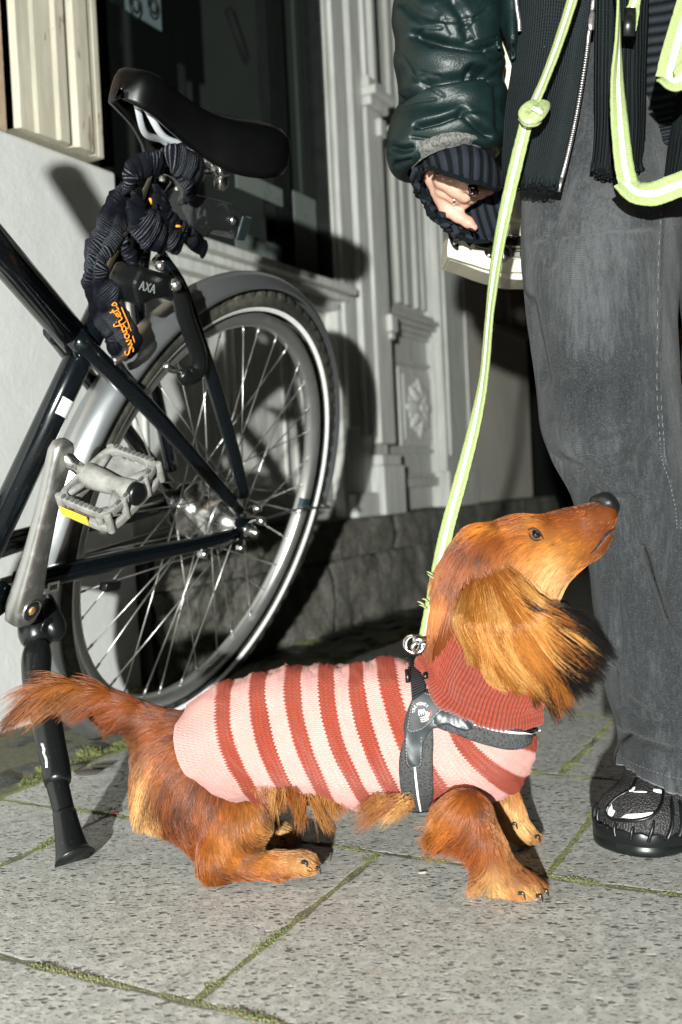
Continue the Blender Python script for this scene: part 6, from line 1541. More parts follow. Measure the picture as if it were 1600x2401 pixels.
# ---- jeans
def denim():
    t = NT('faded_black_denim'); co = t.co(); tw = t.n('TexWave', wave_type='BANDS', bands_direction='DIAGONAL', ins={'Vector': t.co(rot=(.3, .4, .5)), 'Scale': 260.0, 'Distortion': 2.0, 'Detail': 2.0, 'Detail Scale': 3.0}).outputs[0]
    fine = t.noise(co, 560, 3, .75); slub = t.noise(t.co(scale=(1, 1, .16), rot=(.0, .1, 0)), 330, 3, .7); fade = t.noise(t.co(scale=(1, 1, .35)), 16, 4, .6); streak = t.noise(t.co(scale=(1, 1, .08)), 70, 3, .6)
    a = t.n('Attribute', attribute_name='wear').outputs[2]
    v = t.math('MULTIPLY_ADD', fade, .55, .0); v = t.math('ADD', v, t.math('MULTIPLY', streak, .35)); v = t.math('ADD', v, t.math('MULTIPLY', slub, .55)); v = t.math('ADD', v, a)
    c = t.ramp(v, [(.42, (.009, .0097, .0105)), (.74, (.026, .0273, .029)), (1.02, (.074, .076, .080))])
    c = t.mix(t.ramp(fine, [(.50, 0.), (.76, .5)]), c, (.095, .118, .124)); c = t.mix(t.ramp(tw, [(.45, 0.), (.7, .30)]), c, (.012, .013, .015))
    t.p(Base_Color=c, Roughness=.85, Specular_IOR_Level=.15, Sheen_Weight=.08, Normal=t.bump(t.math('ADD', t.math('ADD', fine, tw), t.math('MULTIPLY', fade, 6.0)), .5, .0012)); return t.m
M_den = denim()
JR = [(1235, 1590, 30, 30, 1.12, .05), (1222, 1598, 150, 150, 1.105, .056), (1222, 1606, 420, 430, 1.075, .070), (1234, 1588, 600, 610, 1.05, .078), (1250, 1582, 780, 800, 1.04, .075), (1270, 1590, 930, 940, 1.033, .072), (1300, 1602, 1062, 1080, 1.027, .070), (1352, 1622, 1165, 1190, 1.022, .066), (1392, 1642, 1330, 1340, 1.02, .066), (1404, 1655, 1450, 1460, 1.018, .068), (1420, 1668, 1580, 1590, 1.014, .068), (1448, 1690, 1700, 1712, 1.010, .066), (1455, 1702, 1740, 1775, 1.006, .064), (1452, 1705, 1772, 1815, 1.004, .064), (1456, 1706, 1788, 1868, 1.004, .064)]
jv = pxloft(JR, 300, 200); jn = gnorm(jv)
K_ = np.repeat(np.linspace(0, 1, 300), 200)
fl_ = vnoise(jv.reshape(-1, 3)*np.array([16, 16, 7]), 51, 3).reshape(300, 200); hemw = np.clip((np.linspace(0, 1, 300)-.86)/.14, 0, 1)[:, None]
puck = vnoise(np.c_[np.tile(np.arange(200)*.22, 300), K_*3, K_*0], 52, 2).reshape(300, 200)
jv = jv+jn*(fl_*.010+hemw*puck*.007)[..., None]
jv = crease(jv, jn, [(l_, d_*1.7, w_*.85) for l_, d_, w_ in [([(1506, 1285), (1540, 1370), (1580, 1455), (1600, 1490)], .009, 9), ([(1300, 1085), (1360, 1110), (1440, 1100), (1520, 1060)], .006, 26), ([(1300, 865), (1370, 880), (1460, 850)], .004, 24), ([(1340, 1130), (1420, 1170), (1500, 1180)], .005, 18), ([(1470, 1180), (1490, 1260), (1530, 1330)], .005, 16),
                       ([(1250, 560), (1330, 548), (1440, 535), (1530, 528)], .0025, 9), ([(1240, 700), (1260, 800), (1280, 900)], .004, 16), ([(1425, 1560), (1460, 1640), (1520, 1680)], .005, 16), ([(1440, 1715), (1500, 1740), (1580, 1760)], .006, 12), ([(1330, 420), (1300, 520), (1290, 620)], .004, 20), ([(1420, 1290), (1440, 1400), (1450, 1520)], .004, 18), ([(1545, 1000), (1510, 1060), (1500, 1120)], .004, 16), ([(1455, 1660), (1490, 1690), (1560, 1700)], .004, 10), ([(1500, 1560), (1540, 1640), (1590, 1700)], .004, 13), ([(1385, 1290), (1420, 1350), (1470, 1380)], .003, 12), ([(1300, 980), (1380, 1010), (1470, 1000)], .003, 18), ([(1590, 1250), (1560, 1380), (1570, 1520)], .004, 16)]])
q = proj(jv.reshape(-1, 3)); 
wear = .22*np.exp(-((q[:, 0]-1400)/90)**2-((q[:, 1]-640)/260)**2)+.16*np.exp(-((q[:, 0]-1330)/40)**2-((q[:, 1]-1060)/40)**2)-.18*np.exp(-((q[:, 0]-1400)/110)**2-((q[:, 1]-900)/60)**2)+.10*np.exp(-((q[:, 0]-1460)/60)**2-((q[:, 1]-1480)/200)**2)+.25*hemw.repeat(200)*np.clip(puck.ravel()*2, 0, 1)
jeans = mesh('jeans', jv.reshape(-1, 3), [f[::-1] for f in grid_faces(300, 200, True)], M_den, person, attrs={'wear': wear}, solid=.0022)
jb = BVHTree.FromPolygons([Vector(v) for v in jv.reshape(-1, 3)], grid_faces(300, 200, True))
def onj(x, y, lift): h = jb.ray_cast(Vector(CAMP), Vector(ray(x, y))); return (np.array(h[0])-ray(x, y)*lift) if h[0] is not None else P(x, y, .98)
# side seam: a raised double line with stitches
sm = resample([(1556, 470), (1549, 600), (1546, 760), (1545, 920), (1552, 1030), (1556, 1075), (1574, 1130), (1588, 1190), (1592, 1240)], 90)
M_seam = simple('worn_seam', (.10, .103, .11), .85, var=.5, vscale=240)
mb = MB(); mb.tube([onj(x, y, .0006) for x, y in sm], .0030, 8, flat=.5); mb.obj('seam', M_den, jeans)
mb = MB()
for off in (-4, 5):
    for i in range(0, 89): 
        if i % 2 == 0: mb.tube([onj(sm[i][0]+off, sm[i][1], .0030), onj(sm[i+1][0]+off, sm[i+1][1], .0030)], .00055, 5)
mb.obj('stitching', M_seam, jeans)
hemp = jv[-1]; mb = MB(); mb.tube(np.concatenate([hemp]), .0013, 8, closed=True); mb.obj('frayed_hem', M_seam, jeans)
mb = MB(); hemi = jv[-26]+gnorm(jv)[-26]*.0008; 
for i in range(0, 200, 2): mb.tube([hemi[i], hemi[(i+1) % 200]], .0005, 5)
mb.obj('hem_stitching', M_seam, jeans)
# the other leg, further back and mostly outside the frame
JL = [(1560, 1960, 30, 30, 1.20, .075), (1592, 1950, 520, 520, 1.19, .075), (1604, 1930, 800, 800, 1.18, .07), (1612, 1910, 1150, 1150, 1.17, .065), (1640, 1900, 1500, 1500, 1.17, .06), (1652, 1896, 1815, 1815, 1.17, .06)]
lv_ = pxloft(JL, 80, 60); ln = gnorm(lv_); lv_ = lv_+ln*(vnoise(lv_.reshape(-1, 3)*14, 53).reshape(80, 60)*.01)[..., None]
mesh('jeans_leg', lv_.reshape(-1, 3), [f[::-1] for f in grid_faces(80, 60, True)], M_den, jeans, attrs={'wear': np.full(4800, .05)})
# waistband lines at the hip
mb = MB()
for yy in (258, 306): mb.tube(resample([onj(x, yy+(x-1370)*-.03, .0010) for x in np.linspace(1345, 1400, 8)], 20), .0009, 6)
mb.obj('waistband_stitching', M_den, jeans)
# ---- cardigan: ribbed knit fronts hanging open
def rib_knit(name, n_r, base=(.004, .006, .0065), hi=(.019, .024, .026)):
    t = NT(name); s = t.n('SeparateXYZ', ins={0: t.n('UVMap').outputs[0]})
    w_ = t.math('SINE', t.math('MULTIPLY', s.outputs[1], n_r*2*math.pi)); st_ = t.math('SINE', t.math('ADD', t.math('MULTIPLY', s.outputs[0], 2*math.pi*150), t.math('MULTIPLY', w_, 1.5)))
    fz = t.noise(t.co(), 800, 3, .7); k = t.math('MULTIPLY_ADD', w_, .5, .5)
    c = t.mix(t.math('MULTIPLY', k, t.math('MULTIPLY_ADD', fz, 1.0, .3)), base, hi); c = t.mix(t.ramp(fz, [(.62, 0.), (.75, .5)]), c, scl(hi, 1.9))
    t.p(Base_Color=c, Roughness=.9, Specular_IOR_Level=.1, Normal=t.bump(t.math('ADD', t.math('MULTIPLY', k, 1.6), t.math('ADD', t.math('MULTIPLY', st_, .25), fz)), .8, .0016)); return t.m
def panel(name, cols, mat, parent, nu=70, nv=60, thick=.004, wave=.004, seed=0, ripple=0, nr=16):
    """cols: polylines (px, py, Y) running down the cloth, from left edge to right edge"""
    C_ = np.array([[P(*p_) for p_ in resample(c, nu)] for c in cols]); V = np.zeros((nu, nv, 3))
    for i in range(nu): V[i] = resample(C_[:, i], nv)
    N = np.cross(np.gradient(V, axis=0), np.gradient(V, axis=1)); N /= np.linalg.norm(N, axis=2)[..., None]+1e-12
    if N[nu//2, nv//2, 1] > 0: N = -N
    V = V+N*(vnoise(V.reshape(-1, 3)*np.array([22, 22, 9]), seed).reshape(nu, nv)*wave)[..., None]
    vv_ = np.linspace(0, 1, nv)[None]; V = V+N*(np.sin(vv_*nr*2*np.pi)*.0004)[..., None]
    if ripple: k = np.clip((np.linspace(0, 1, nu)-.93)/.07, 0, 1)[:, None]; V = V+N*(k*np.sin(vv_*ripple*2*np.pi+np.sin(vv_*17))*.0035)[..., None]-UPV*(k*np.cos(vv_*ripple*2*np.pi)*.0015)[..., None]
    uv = np.stack(np.meshgrid(np.linspace(0, 1, nu), np.linspace(0, 1, nv), indexing='ij'), -1).reshape(-1, 2)
    return mesh(name, V.reshape(-1, 3), grid_faces(nu, nv), mat, parent, uv=uv, solid=thick), V
M_rk = rib_knit('charcoal_rib_knit', 34)
card = link(bpy.data.objects.new('cardigan', None)); card.parent = person; card.location = Vector(P(1350, 200, 1.0))-wloc(person); card.empty_display_size = .03
def col_(l): return l
_, PV = panel('front_panel', [[(1240, -260, 1.10), (1205, 120, 1.085), (1186, 260, 1.08), (1182, 400, 1.075), (1184, 434, 1.075)], [(1295, -260, 1.05), (1255, 150, 1.035), (1232, 300, 1.02), (1225, 438, 1.01)], [(1362, -260, 1.035), (1318, 150, 1.01), (1290, 300, .998), (1262, 442, .985)], [(1415, -260, 1.035), (1386, 30, 1.012), (1376, 110, 1.010), (1352, 260, .995), (1326, 380, .985), (1308, 446, .98)]], M_rk, card, seed=3, ripple=9, nv=140, nr=34)
# zip along the open edge
M_zip = simple('zip_metal', (.62, .58, .57), .3, metal=.9, var=.3, vscale=300)
ed = resample(PV[:, -1], 130); inw = (PV[:, -4]-PV[:, -1]); inw = resample(inw, 130); mb = MB(); mb2 = MB()
mb2.tube(ed-cam_fwd*.0030+inw*.1, .0030, 8, flat=.5)
for i in range(36, 118): 
    o = ed[i]-cam_fwd*.0052; mb.tube([o-cam_right*.0018, o+cam_right*.0018], .00085, 6)
mb2.obj('zip_tape', M_black, card); zp = mb.obj('zip', M_zip, card)
mb = MB(); o = ed[118]-cam_fwd*.0052; mb.tube([o, ed[129]-cam_fwd*.0052], np.array([.0020, .0010]), 8); o = ed[30]-cam_fwd*.006
mb.obj('zip_end', M_zip, zp); mb = MB(); mb.tube([ed[20]-cam_fwd*.006, ed[26]-cam_fwd*.006], .0022, 8); mb.tube(resample([ed[26]-cam_fwd*.0075, ed[33]-cam_fwd*.0078, ed[38]-cam_fwd*.007+cam_right*.002], 8), np.array([.0018, .0026, .0032, .0032, .0032, .003, .003, .0025]), 8, flat=.4, flatdir=cam_fwd); mb.obj('zip_pull', M_zip, zp)
_, PV2 = panel('front_panel', [[(1404, -260, 1.01), (1398, 150, .995), (1396, 300, .988), (1388, 400, .982)], [(1445, -260, 1.0), (1436, 150, .985), (1432, 300, .978), (1424, 408, .975)], [(1492, -260, 1.01), (1486, 150, .99), (1484, 300, .985), (1478, 404, .982)], [(1525, -260, 1.04), (1516, 150, 1.02), (1512, 300, 1.015), (1508, 398, 1.01)]], M_rk, card, seed=5, ripple=7, nr=20)
M_rk2 = rib_knit('charcoal_rib_knit_cross', 30, hi=(.045, .052, .062))
# the sweater under it: ribs run across
def panel_cross():
    rows = [[(1480, y0, 1.05), (1540, y0-8, 1.025), (1590, y0-18, 1.02), (1660, y0-24, 1.04)] for y0 in (-260, -60, 120, 280, 352)]
    return panel('back_panel', rows, M_rk2, card, nu=60, nv=120, seed=6, nr=20, wave=.006)
panel_cross()
_, PV3 = panel('front_panel', [[(1600, 180, 1.02), (1575, 320, 1.01), (1560, 415, 1.0)], [(1640, 180, 1.0), (1620, 320, .99), (1600, 425, .985)], [(1690, 180, 1.02), (1670, 320, 1.01), (1655, 420, 1.0)]], M_rk, card, seed=8, nr=12)
# curls of loose yarn at the lower hems
mb = MB(); yr = np.random.default_rng(9)
for V_, a_, b_ in ((PV, 0, 139), (PV2, 0, 59)):
    for k in range(34):
        j = int(yr.uniform(a_, b_)); c = V_[-1, j]-cam_fwd*.003; r_l = yr.uniform(.0015, .0032); th = np.linspace(0, yr.uniform(4, 7), 16)+yr.uniform(0, 6)
        mb.tube([c+cam_right*r_l*math.cos(x)+cam_up*(r_l*math.sin(x)-.001)+cam_fwd*.001*math.sin(2*x) for x in th], .0006, 5)
mb.obj('yarn_curls', M_rk, card)
# ---- leather jacket sleeve
def leather():
    t = NT('green_leather'); co = t.co(); v = t.n('TexVoronoi', ins={'Vector': co, 'Scale': 420.0}); nz = t.noise(co, 45, 4, .6)
    t.p(Base_Color=t.mix(t.ramp(nz, [(.3, 0.), (.7, 1.)]), (.0022, .0088, .0088), (.004, .0140, .0140)), Roughness=t.math('MULTIPLY_ADD', nz, .14, .40), Specular_IOR_Level=.42, Normal=t.bump(t.math('ADD', t.math('MULTIPLY', v.outputs['Distance'], .5), t.math('ADD', t.math('MULTIPLY', nz, .7), t.math('MULTIPLY', t.noise(t.co(scale=(1, 1, 2.2)), 110, 3, .6, 1.2), .6))), .3, .0012)); return t.m
M_lea = leather()
jac = link(bpy.data.objects.new('jacket', None)); jac.parent = person; jac.location = Vector(P(1050, 150, 1.1))-wloc(person); jac.empty_display_size = .03
SR_ = [(1040, 1270, -700, -720, 1.14, .070), (985, 1215, -480, -480, 1.13, .066), (945, 1168, -140, -140, 1.125, .058), (930, 1170, -40, -40, 1.125, .060), (926, 1172, 60, 60, 1.125, .062), (930, 1177, 160, 165, 1.125, .063), (936, 1180, 225, 235, 1.125, .062), (922, 1180, 290, 285, 1.122, .064), (914, 1178, 350, 325, 1.12, .066), (918, 1172, 395, 350, 1.118, .062), (938, 1160, 412, 358, 1.118, .056), (956, 1140, 405, 345, 1.118, .046)]
sv_ = pxloft(SR_, 320, 240, .9); sn_ = gnorm(sv_); q = proj(sv_.reshape(-1, 3))
dn = vnoise(sv_.reshape(-1, 3)*np.array([26, 26, 40]), 71, 2).reshape(320, 240)
sv_ = sv_+sn_*(dn*.0035)[..., None]
puff = lambda cx, cy, a, b, h: (lambda q: h*np.exp(-(((q[:, 0]-cx)/a)**2+((q[:, 1]-cy)/b)**2)**1.4))
bul = sum(f(q) for f in (puff(1040, 40, 130, 46, .007), puff(1060, 140, 120, 40, .008), puff(1080, 215, 110, 34, .009), puff(1030, 290, 120, 34, .008), puff(1110, 265, 60, 40, .006), puff(945, 345, 36, 40, .006), puff(1150, 330, 30, 40, .005)))
sv_ = sv_+sn_*(bul.reshape(320, 240)*(sn_[..., 1] < .2))[..., None]
sv_ = crease(sv_, sn_, [([(968, 80), (1040, 98), (1120, 110), (1165, 108)], .013, 9), ([(1060, 0), (1090, 40), (1100, 90)], .006, 12), ([(1095, 165), (1110, 158), (1140, 165), (1160, 190)], .011, 9), ([(930, 235), (1000, 190), (1080, 178), (1140, 172)], .012, 8), ([(975, 295), (1030, 282), (1078, 264), (1084, 258)], .010, 7), ([(1084, 258), (1110, 285), (1150, 320)], .008, 10), ([(1165, 175), (1172, 235), (1174, 300)], .006, 10), ([(915, 345), (940, 352), (965, 348)], .008, 9), ([(925, 385), (950, 384), (965, 380)], .006, 8), ([(940, 0), (980, 30), (1020, 40)], .006, 14)])
wr = np.random.default_rng(88); fine_ = []
for k in range(16):
    cx, cy = wr.uniform(935, 1170), wr.uniform(0, 340); an = wr.normal(.35 if cx < 1060 else -.5, .5); L_ = wr.uniform(16, 48); fine_.append(([(cx-L_*math.cos(an), cy-L_*math.sin(an)), (cx, cy+wr.normal(0, 5)), (cx+L_*math.cos(an), cy+L_*math.sin(an))], wr.uniform(.0012, .0030), wr.uniform(3.0, 6.0)))
sv_ = crease(sv_, gnorm(sv_), fine_)
slv = mesh('sleeve', sv_.reshape(-1, 3), [f[::-1] for f in grid_faces(320, 240, True)], M_lea, jac)
# jacket front edge beside the cream strap, with its zip
_, JF = panel('front_panel', [[(1170, -60, 1.10), (1174, 20, 1.098), (1182, 70, 1.09), (1200, 125, 1.08)], [(1196, -60, 1.075), (1198, 20, 1.075), (1200, 80, 1.07), (1204, 138, 1.07)], [(1216, -60, 1.08), (1214, 20, 1.08), (1212, 80, 1.075), (1206, 140, 1.075)]], M_lea, jac, nu=50, nv=26, wave=.006, seed=14, nr=0)
mb = MB(); ez = resample([P(1208, -60, 1.06), P(1212, 10, 1.06), P(1217, 45, 1.06), P(1219, 72, 1.06)], 70)
for i in range(0, 70): mb.tube([ez[i]-cam_right*.0018, ez[i]+cam_right*.0018], .0007, 5)
mb.obj('zip', M_zip, jac)
mb = MB(); mb.tube(resample([P(1158, -40, 1.085), P(1166, 40, 1.085), P(1163, 80, 1.085), P(1167, 112, 1.085)], 20), .0018, 8); mb.lathe(P(1170, 112, 1.075), -cam_fwd, [(0, .0026), (.002, .0024), (.003, .001)], 10); mb.obj('welt', M_lea, jac)
# grey wool lining and the flared ribbed cuff with a lettuce edge
t = NT('grey_wool'); co = t.co(); w_ = t.noise(t.co(scale=(1, 1, .5)), 420, 4, .75)
t.p(Base_Color=t.mix(t.ramp(w_, [(.35, 0.), (.65, 1.)]), (.055, .055, .052), (.20, .198, .188)), Roughness=.95, Specular_IOR_Level=.05, Normal=t.bump(w_, .8, .002)); M_gw = t.m
gl = pxloft([(972, 1132, 330, 325, 1.105, .050), (962, 1142, 352, 345, 1.10, .052), (958, 1140, 378, 352, 1.098, .052), (968, 1126, 398, 362, 1.10, .046)], 50, 120); gn = gnorm(gl)
q = proj(gl.reshape(-1, 3)); gl = gl+gn*(vnoise(gl.reshape(-1, 3)*50, 81, 3).reshape(50, 120)*.005)[..., None]
mesh('wool_cuff', gl.reshape(-1, 3), [f[::-1] for f in grid_faces(50, 120, True)], M_gw, jac)
def stripes_mat():
    t = NT('ribbed_cuff'); a = t.n('Attribute', attribute_name='rib').outputs[2]; fz = t.noise(t.co(), 900, 3, .7)
    c = t.mix(t.ramp(a, [(.42, 0.), (.58, 1.)]), (.0035, .0055, .0062), (.018, .0205, .028)); c = t.mix(t.ramp(fz, [(.55, 0.), (.75, .5)]), c, (.035, .038, .046))
    t.p(Base_Color=c, Roughness=.92, Specular_IOR_Level=.08, Normal=t.bump(t.math('ADD', fz, a), .7, .0015)); return t.m
M_cuff = stripes_mat()
cuff = link(bpy.data.objects.new('cuff', None)); cuff.parent = card; cuff.location = Vector(P(1060, 380, 1.1))-wloc(card); cuff.empty_display_size = .03
def fan(name, top, bot, nu, nv, ribs, bulge, edge=.0026, ph0=0.0, curl=1.0, par=cuff):
    """a ribbed flap: top edge and bottom edge polylines (px, py, Y)"""
    T = np.array([P(*p_) for p_ in resample(top, nv)]); Bt = np.array([P(*p_) for p_ in resample(bot, nv)]); u = np.linspace(0, 1, nu)[:, None, None]; s = np.linspace(0, 1, nv)
    V = T[None]*(1-u)+Bt[None]*u-np.array([0, 1., 0])*(bulge*np.sin(np.pi*u)); rb = np.sin(2*np.pi*ribs*s+ph0)
    V = V-np.array([0, 1., 0])*(rb[None]*.0006)[..., None]
    k = np.clip((u[..., 0]-.84)/.16, 0, 1); jn_ = vnoise(np.c_[s*ribs*5, s*0, s*0], 44, 2); V = V-np.array([0, 1., 0])*(k*np.sin(2*np.pi*ribs*1.7*s+1+jn_*4)[None]*edge*curl)[..., None]+UPV*(k*np.cos(2*np.pi*ribs*1.7*s)[None]*edge*.7)[..., None]
    return mesh(name, V.reshape(-1, 3), grid_faces(nu, nv), M_cuff, par, attrs={'rib': np.broadcast_to((.5+.5*rb)[None], (nu, nv)).ravel()}, solid=.003)
def Hs(l): return [(*H(x, y), z) for x, y, z in l]
fan('cuff_top', [(985, 372, 1.115), (1010, 350, 1.085), (1062, 338, 1.060), (1110, 346, 1.058), (1145, 362, 1.072), (1172, 400, 1.095)], Hs([(230, 170, 1.09), (330, 165, 1.072), (450, 225, 1.062), (590, 270, 1.058), (690, 310, 1.056), (800, 345, 1.056), (920, 360, 1.06), (1010, 410, 1.068), (1120, 440, 1.085), (1190, 420, 1.10)]), 40, 220, 8.5, .010)
fan('cuff_bottom', Hs([(300, 180, 1.135), (320, 420, 1.165), (480, 520, 1.165), (700, 560, 1.162), (950, 500, 1.158), (1200, 380, 1.150)]), Hs([(210, 300, 1.15), (290, 560, 1.152), (430, 800, 1.15), (620, 960, 1.148), (820, 1070, 1.146), (1000, 1080, 1.146), (1150, 960, 1.145), (1250, 700, 1.145)]), 50, 260, 12, -.004, ph0=1.0)
# ruffled edge roll from the wrist down to the bag
mb = MB(); rr_ = np.random.default_rng(31); pth = resample(Hs([(190, 110, 1.10), (150, 220, 1.10), (150, 380, 1.11), (215, 500, 1.12), (300, 640, 1.125), (390, 780, 1.13), (500, 880, 1.135), (610, 970, 1.14), (720, 1010, 1.145), (840, 1050, 1.145)]), 150)
pr_ = [];
c_ = np.array([P(*p_) for p_ in pth]); tt = np.linspace(0, 1, 150)
side_ = np.cross(np.gradient(c_, axis=0), cam_fwd); side_ /= np.linalg.norm(side_, axis=1)[:, None]
c2 = c_+side_*(np.sin(tt*140)*.0022)[:, None]-np.outer(np.cos(tt*95)*.003, cam_fwd)
fd_ = np.cos(tt*120)[:, None]*cam_fwd+np.sin(tt*120)[:, None]*side_*.8; V, Fc, U = sweep(c2, .0068+.0018*np.sin(tt*61), 16, True, .38, fd_); Vn = V+0; Vn = V+(V-np.repeat(c2, 16, 0))[:len(V)]*(1.0*vnoise(V*170, 35, 3))[:, None]
mesh('cuff_ruffle', Vn, Fc, M_cuff, cuff, attrs={'rib': (.5+.5*np.sin(np.repeat(tt, 16)*70))*.75})
mb = MB()
for l_, n_ in ((Hs([(300, 170, 1.065), (450, 228, 1.056), (590, 275, 1.052), (690, 312, 1.05), (800, 348, 1.05), (920, 362, 1.054), (1010, 412, 1.062), (1110, 440, 1.08)]), 110), (Hs([(640, 1000, 1.135), (760, 1060, 1.135), (860, 1085, 1.135), (1000, 1075, 1.135)]), 40)):
    Q = resample(l_, n_)
    for x, y, z in Q:
        c = P(x, y, z); rl = rr_.uniform(.0010, .0019); th = np.linspace(0, 5, 10)+rr_.uniform(0, 6); mb.tube([c+cam_right*(rl*math.cos(k)+rr_.normal(0, .0003))+cam_up*rl*math.sin(k) for k in th], .0009, 5)
    o = mb.obj('frilled_edge', M_cuff, cuff); o.data.attributes.new('rib', 'FLOAT', 'POINT'); mb = MB()
# ---- shoe
SHB = G(1500, 1985)
def SZ(x, y): return 1360+x*.15306, 1760+y*.15306
def sp(x, y, Y): a, b = SZ(x, y); return P(a, b, Y)
gz = lambda x, y: G(*SZ(x, y))[1]
shoe = link(bpy.data.objects.new('shoe', None)); shoe.parent = person; shoe.location = Vector(SHB)-wloc(person); shoe.empty_display_size = .03
M_rub = dusty('black_rubber', (.004, .0055, .0055), .36, (.07, .07, .065), .62, .9, .4)
t = NT('black_mesh_fabric'); co = t.co(); v = t.n('TexVoronoi', ins={'Vector': co, 'Scale': 520.0}); nz = t.noise(co, 800, 2)
t.p(Base_Color=t.mix(t.ramp(v.outputs['Distance'], [(.2, 0.), (.5, 1.)]), (.003, .003, .004), t.mix(t.ramp(nz, [(.5, 0.), (.7, 1.)]), (.022, .020, .021), (.085, .075, .075))), Roughness=.6, Normal=t.bump(v.outputs['Distance'], .9, .0015)); M_smesh = t.m
# foot axis: toe near the camera and left, heel behind and right
toe, heel = np.array(G(1432, 2000)), np.array(G(1640, 1900)); toe[2] = heel[2] = 0
sx = toe-heel; SLn = np.linalg.norm(sx); sx /= SLn; sy = np.cross(UPV, sx)                     # sx forwards to the toe, sy to the foot's left
tC = np.array(G(1440, 2006)); tC[2] = 0
def SP(l, s_, z): return tC-sx*l+sy*s_+UPV*z                      # l metres behind the toe, s across, z up
spr = [(SP(.050, 0, .026), SP(.11, 0, .032), .034, .036, .02), (SP(.040, .018, .024), SP(.11, .022, .026), .026, .028, .015), (SP(.044, -.018, .024), SP(.11, -.022, .026), .026, .028, .015), (SP(.030, .004, .020), SP(.05, .0, .024), .022, .026, .015),
       (SP(.10, 0, .052), SP(.14, 0, .078), .034, .036, .03), (SP(.12, 0, .048), SP(.166, 0, .050), .036, .033, .03), (SP(.11, 0, .070), SP(.145, 0, .125), .031, .033, .025)]
V, Fc = nets(spr, .003, post=lambda X, d: np.maximum(d, .010-X[:, 2])); q = proj(V)
upper = mesh('upper', V, Fc, M_smesh, shoe); ub = BVHTree.FromPolygons([Vector(v) for v in V], [tuple(f) for f in Fc])
def onshoe(x, y, lift=.001):
    a, b = SZ(x, y); h = ub.ray_cast(Vector(CAMP), Vector(ray(a, b))); return (np.array(h[0])-ray(a, b)*lift) if h[0] is not None else None
# moulded sole: straight wall with a groove, wavy upper edge, raised cap at the outer toe
ol = []
for l, s_ in ((.004, .0), (.008, .022), (.020, .037), (.042, .046), (.08, .051), (.13, .047), (.19, .042), (.25, .036), (.272, .02), (.277, 0), (.272, -.02), (.25, -.036), (.19, -.042), (.13, -.047), (.08, -.051), (.042, -.046), (.020, -.037), (.008, -.022)): ol.append((l if l < .1 else .1+(l-.1)*.6, s_))
ol = resample(ol+[ol[0]], 181)[:-1]; n = 180
lip = np.interp(ol[:, 0], [0, .03, .06, .10, .14, .28], [.024, .022, .015, .017, .028, .034])+np.where(np.abs(ol[:, 1]) > .03, 0, 0)
V = []
for z, io, zz in ((0, .97, 0), (.0, 1.0, .002), (.35, 1.0, .0), (.40, .985, .0), (.46, .985, .0), (.52, 1.0, .0), (.92, .99, 0), (1.0, .975, 0), (1.0, .93, 0), (.7, .90, 0)):
    for k, ((l, s_), L_) in enumerate(zip(ol, lip)):
        cl = min(max(l, .06), .15)
        V.append(SP(cl+(l-cl)*io, s_*io, L_*z+zz+.0008+.0010*math.sin(k*.7)*(z > .9)))
sole = mesh('sole', V, [f[::-1] for f in grid_faces(10, n, True)]+[tuple(range(n))], M_rub, shoe)
mb = MB()
for k in range(13):                                        # flat fins running from the sole up to the toe welt
    a_ = -2.0+4.0*k/12; fr_ = abs(a_) < 1.3
    l0 = .052-.042*math.cos(a_) if abs(a_) < 1.57 else .052+.11*(abs(a_)-1.57); s0 = .043*math.sin(a_) if abs(a_) < 1.57 else .046*np.sign(a_)
    pts = []; st_ = SP(l0, s0, .018); tgt = SP(.09+(.05 if abs(a_) > 1.57 else 0), s0*.35, .062)
    for tt_ in np.linspace(0, 1, 9):
        p_ = st_+(tgt-st_)*tt_*(.42 if fr_ else .6)+UPV*.008*math.sin(tt_*2.2); h = ub.find_nearest(Vector(p_)); pts.append(np.array(h[0])+np.array(h[1])*.0004)
    zq = (proj(np.array(pts))-np.array([1360, 1760]))/.15306; lim = np.interp(zq[:, 0], [300, 380, 440, 640, 860, 1050, 1180, 1300], [700, 900, 1010, 1085, 1085, 1050, 950, 700]); pts = [p_ for p_, a_ok in zip(pts, zq[:, 1] > lim) if a_ok]
    if len(pts) < 3: continue
    mb.tube(resample(pts, 14), np.interp(np.linspace(0, 1, 14), [0, .7, 1], [.0042, .0034, .0020]), 10, flat=.5)
mb.obj('rubber_fins', M_rub, shoe)
mb = MB()
ring_ = [onshoe(x, y, .0012) for x, y in ((440, 840), (400, 960), (470, 1040), (640, 1070), (860, 1070), (1050, 1030), (1180, 930), (1250, 800), (1270, 680), (1280, 560), (1290, 470))]; ring_ = [r for r in ring_ if r is not None]
if len(ring_) > 4: mb.tube(resample(ring_, 60), .0016, 8)
ring_ = [onshoe(x, y, .0012) for x, y in ((440, 840), (560, 720), (700, 640), (800, 560), (860, 440))]; ring_ = [r for r in ring_ if r is not None]
if len(ring_) > 2: mb.tube(resample(ring_, 30), .0014, 8)
mb.obj('toe_welt', M_rub, shoe)
M_srefl = simple('shoe_reflective_patch', (.85, .85, .84), .45, var=.05)
def patch(poly, nm, mat, lift=.0012):
    pl = np.array(resample(poly+[poly[0]], 50)[:-1]); c = pl.mean(0); V = []
    for k in (0.001, .5, 1.0):
        for p_ in pl: p2 = c+(p_-c)*k; h = onshoe(p2[0], p2[1], lift); V.append(h if h is not None else sp(p2[0], p2[1], .99))
    return mesh(nm, np.array(V), grid_faces(3, 50, True), mat, shoe, solid=.0006)
patch([(490, 810), (440, 870), (418, 930), (440, 985), (490, 1005), (520, 960), (538, 920), (500, 890)], 'reflective_patch', M_srefl)
patch([(640, 1025), (690, 980), (800, 968), (950, 962), (1115, 940), (1080, 980), (950, 1020), (800, 1038)], 'reflective_patch', M_srefl)
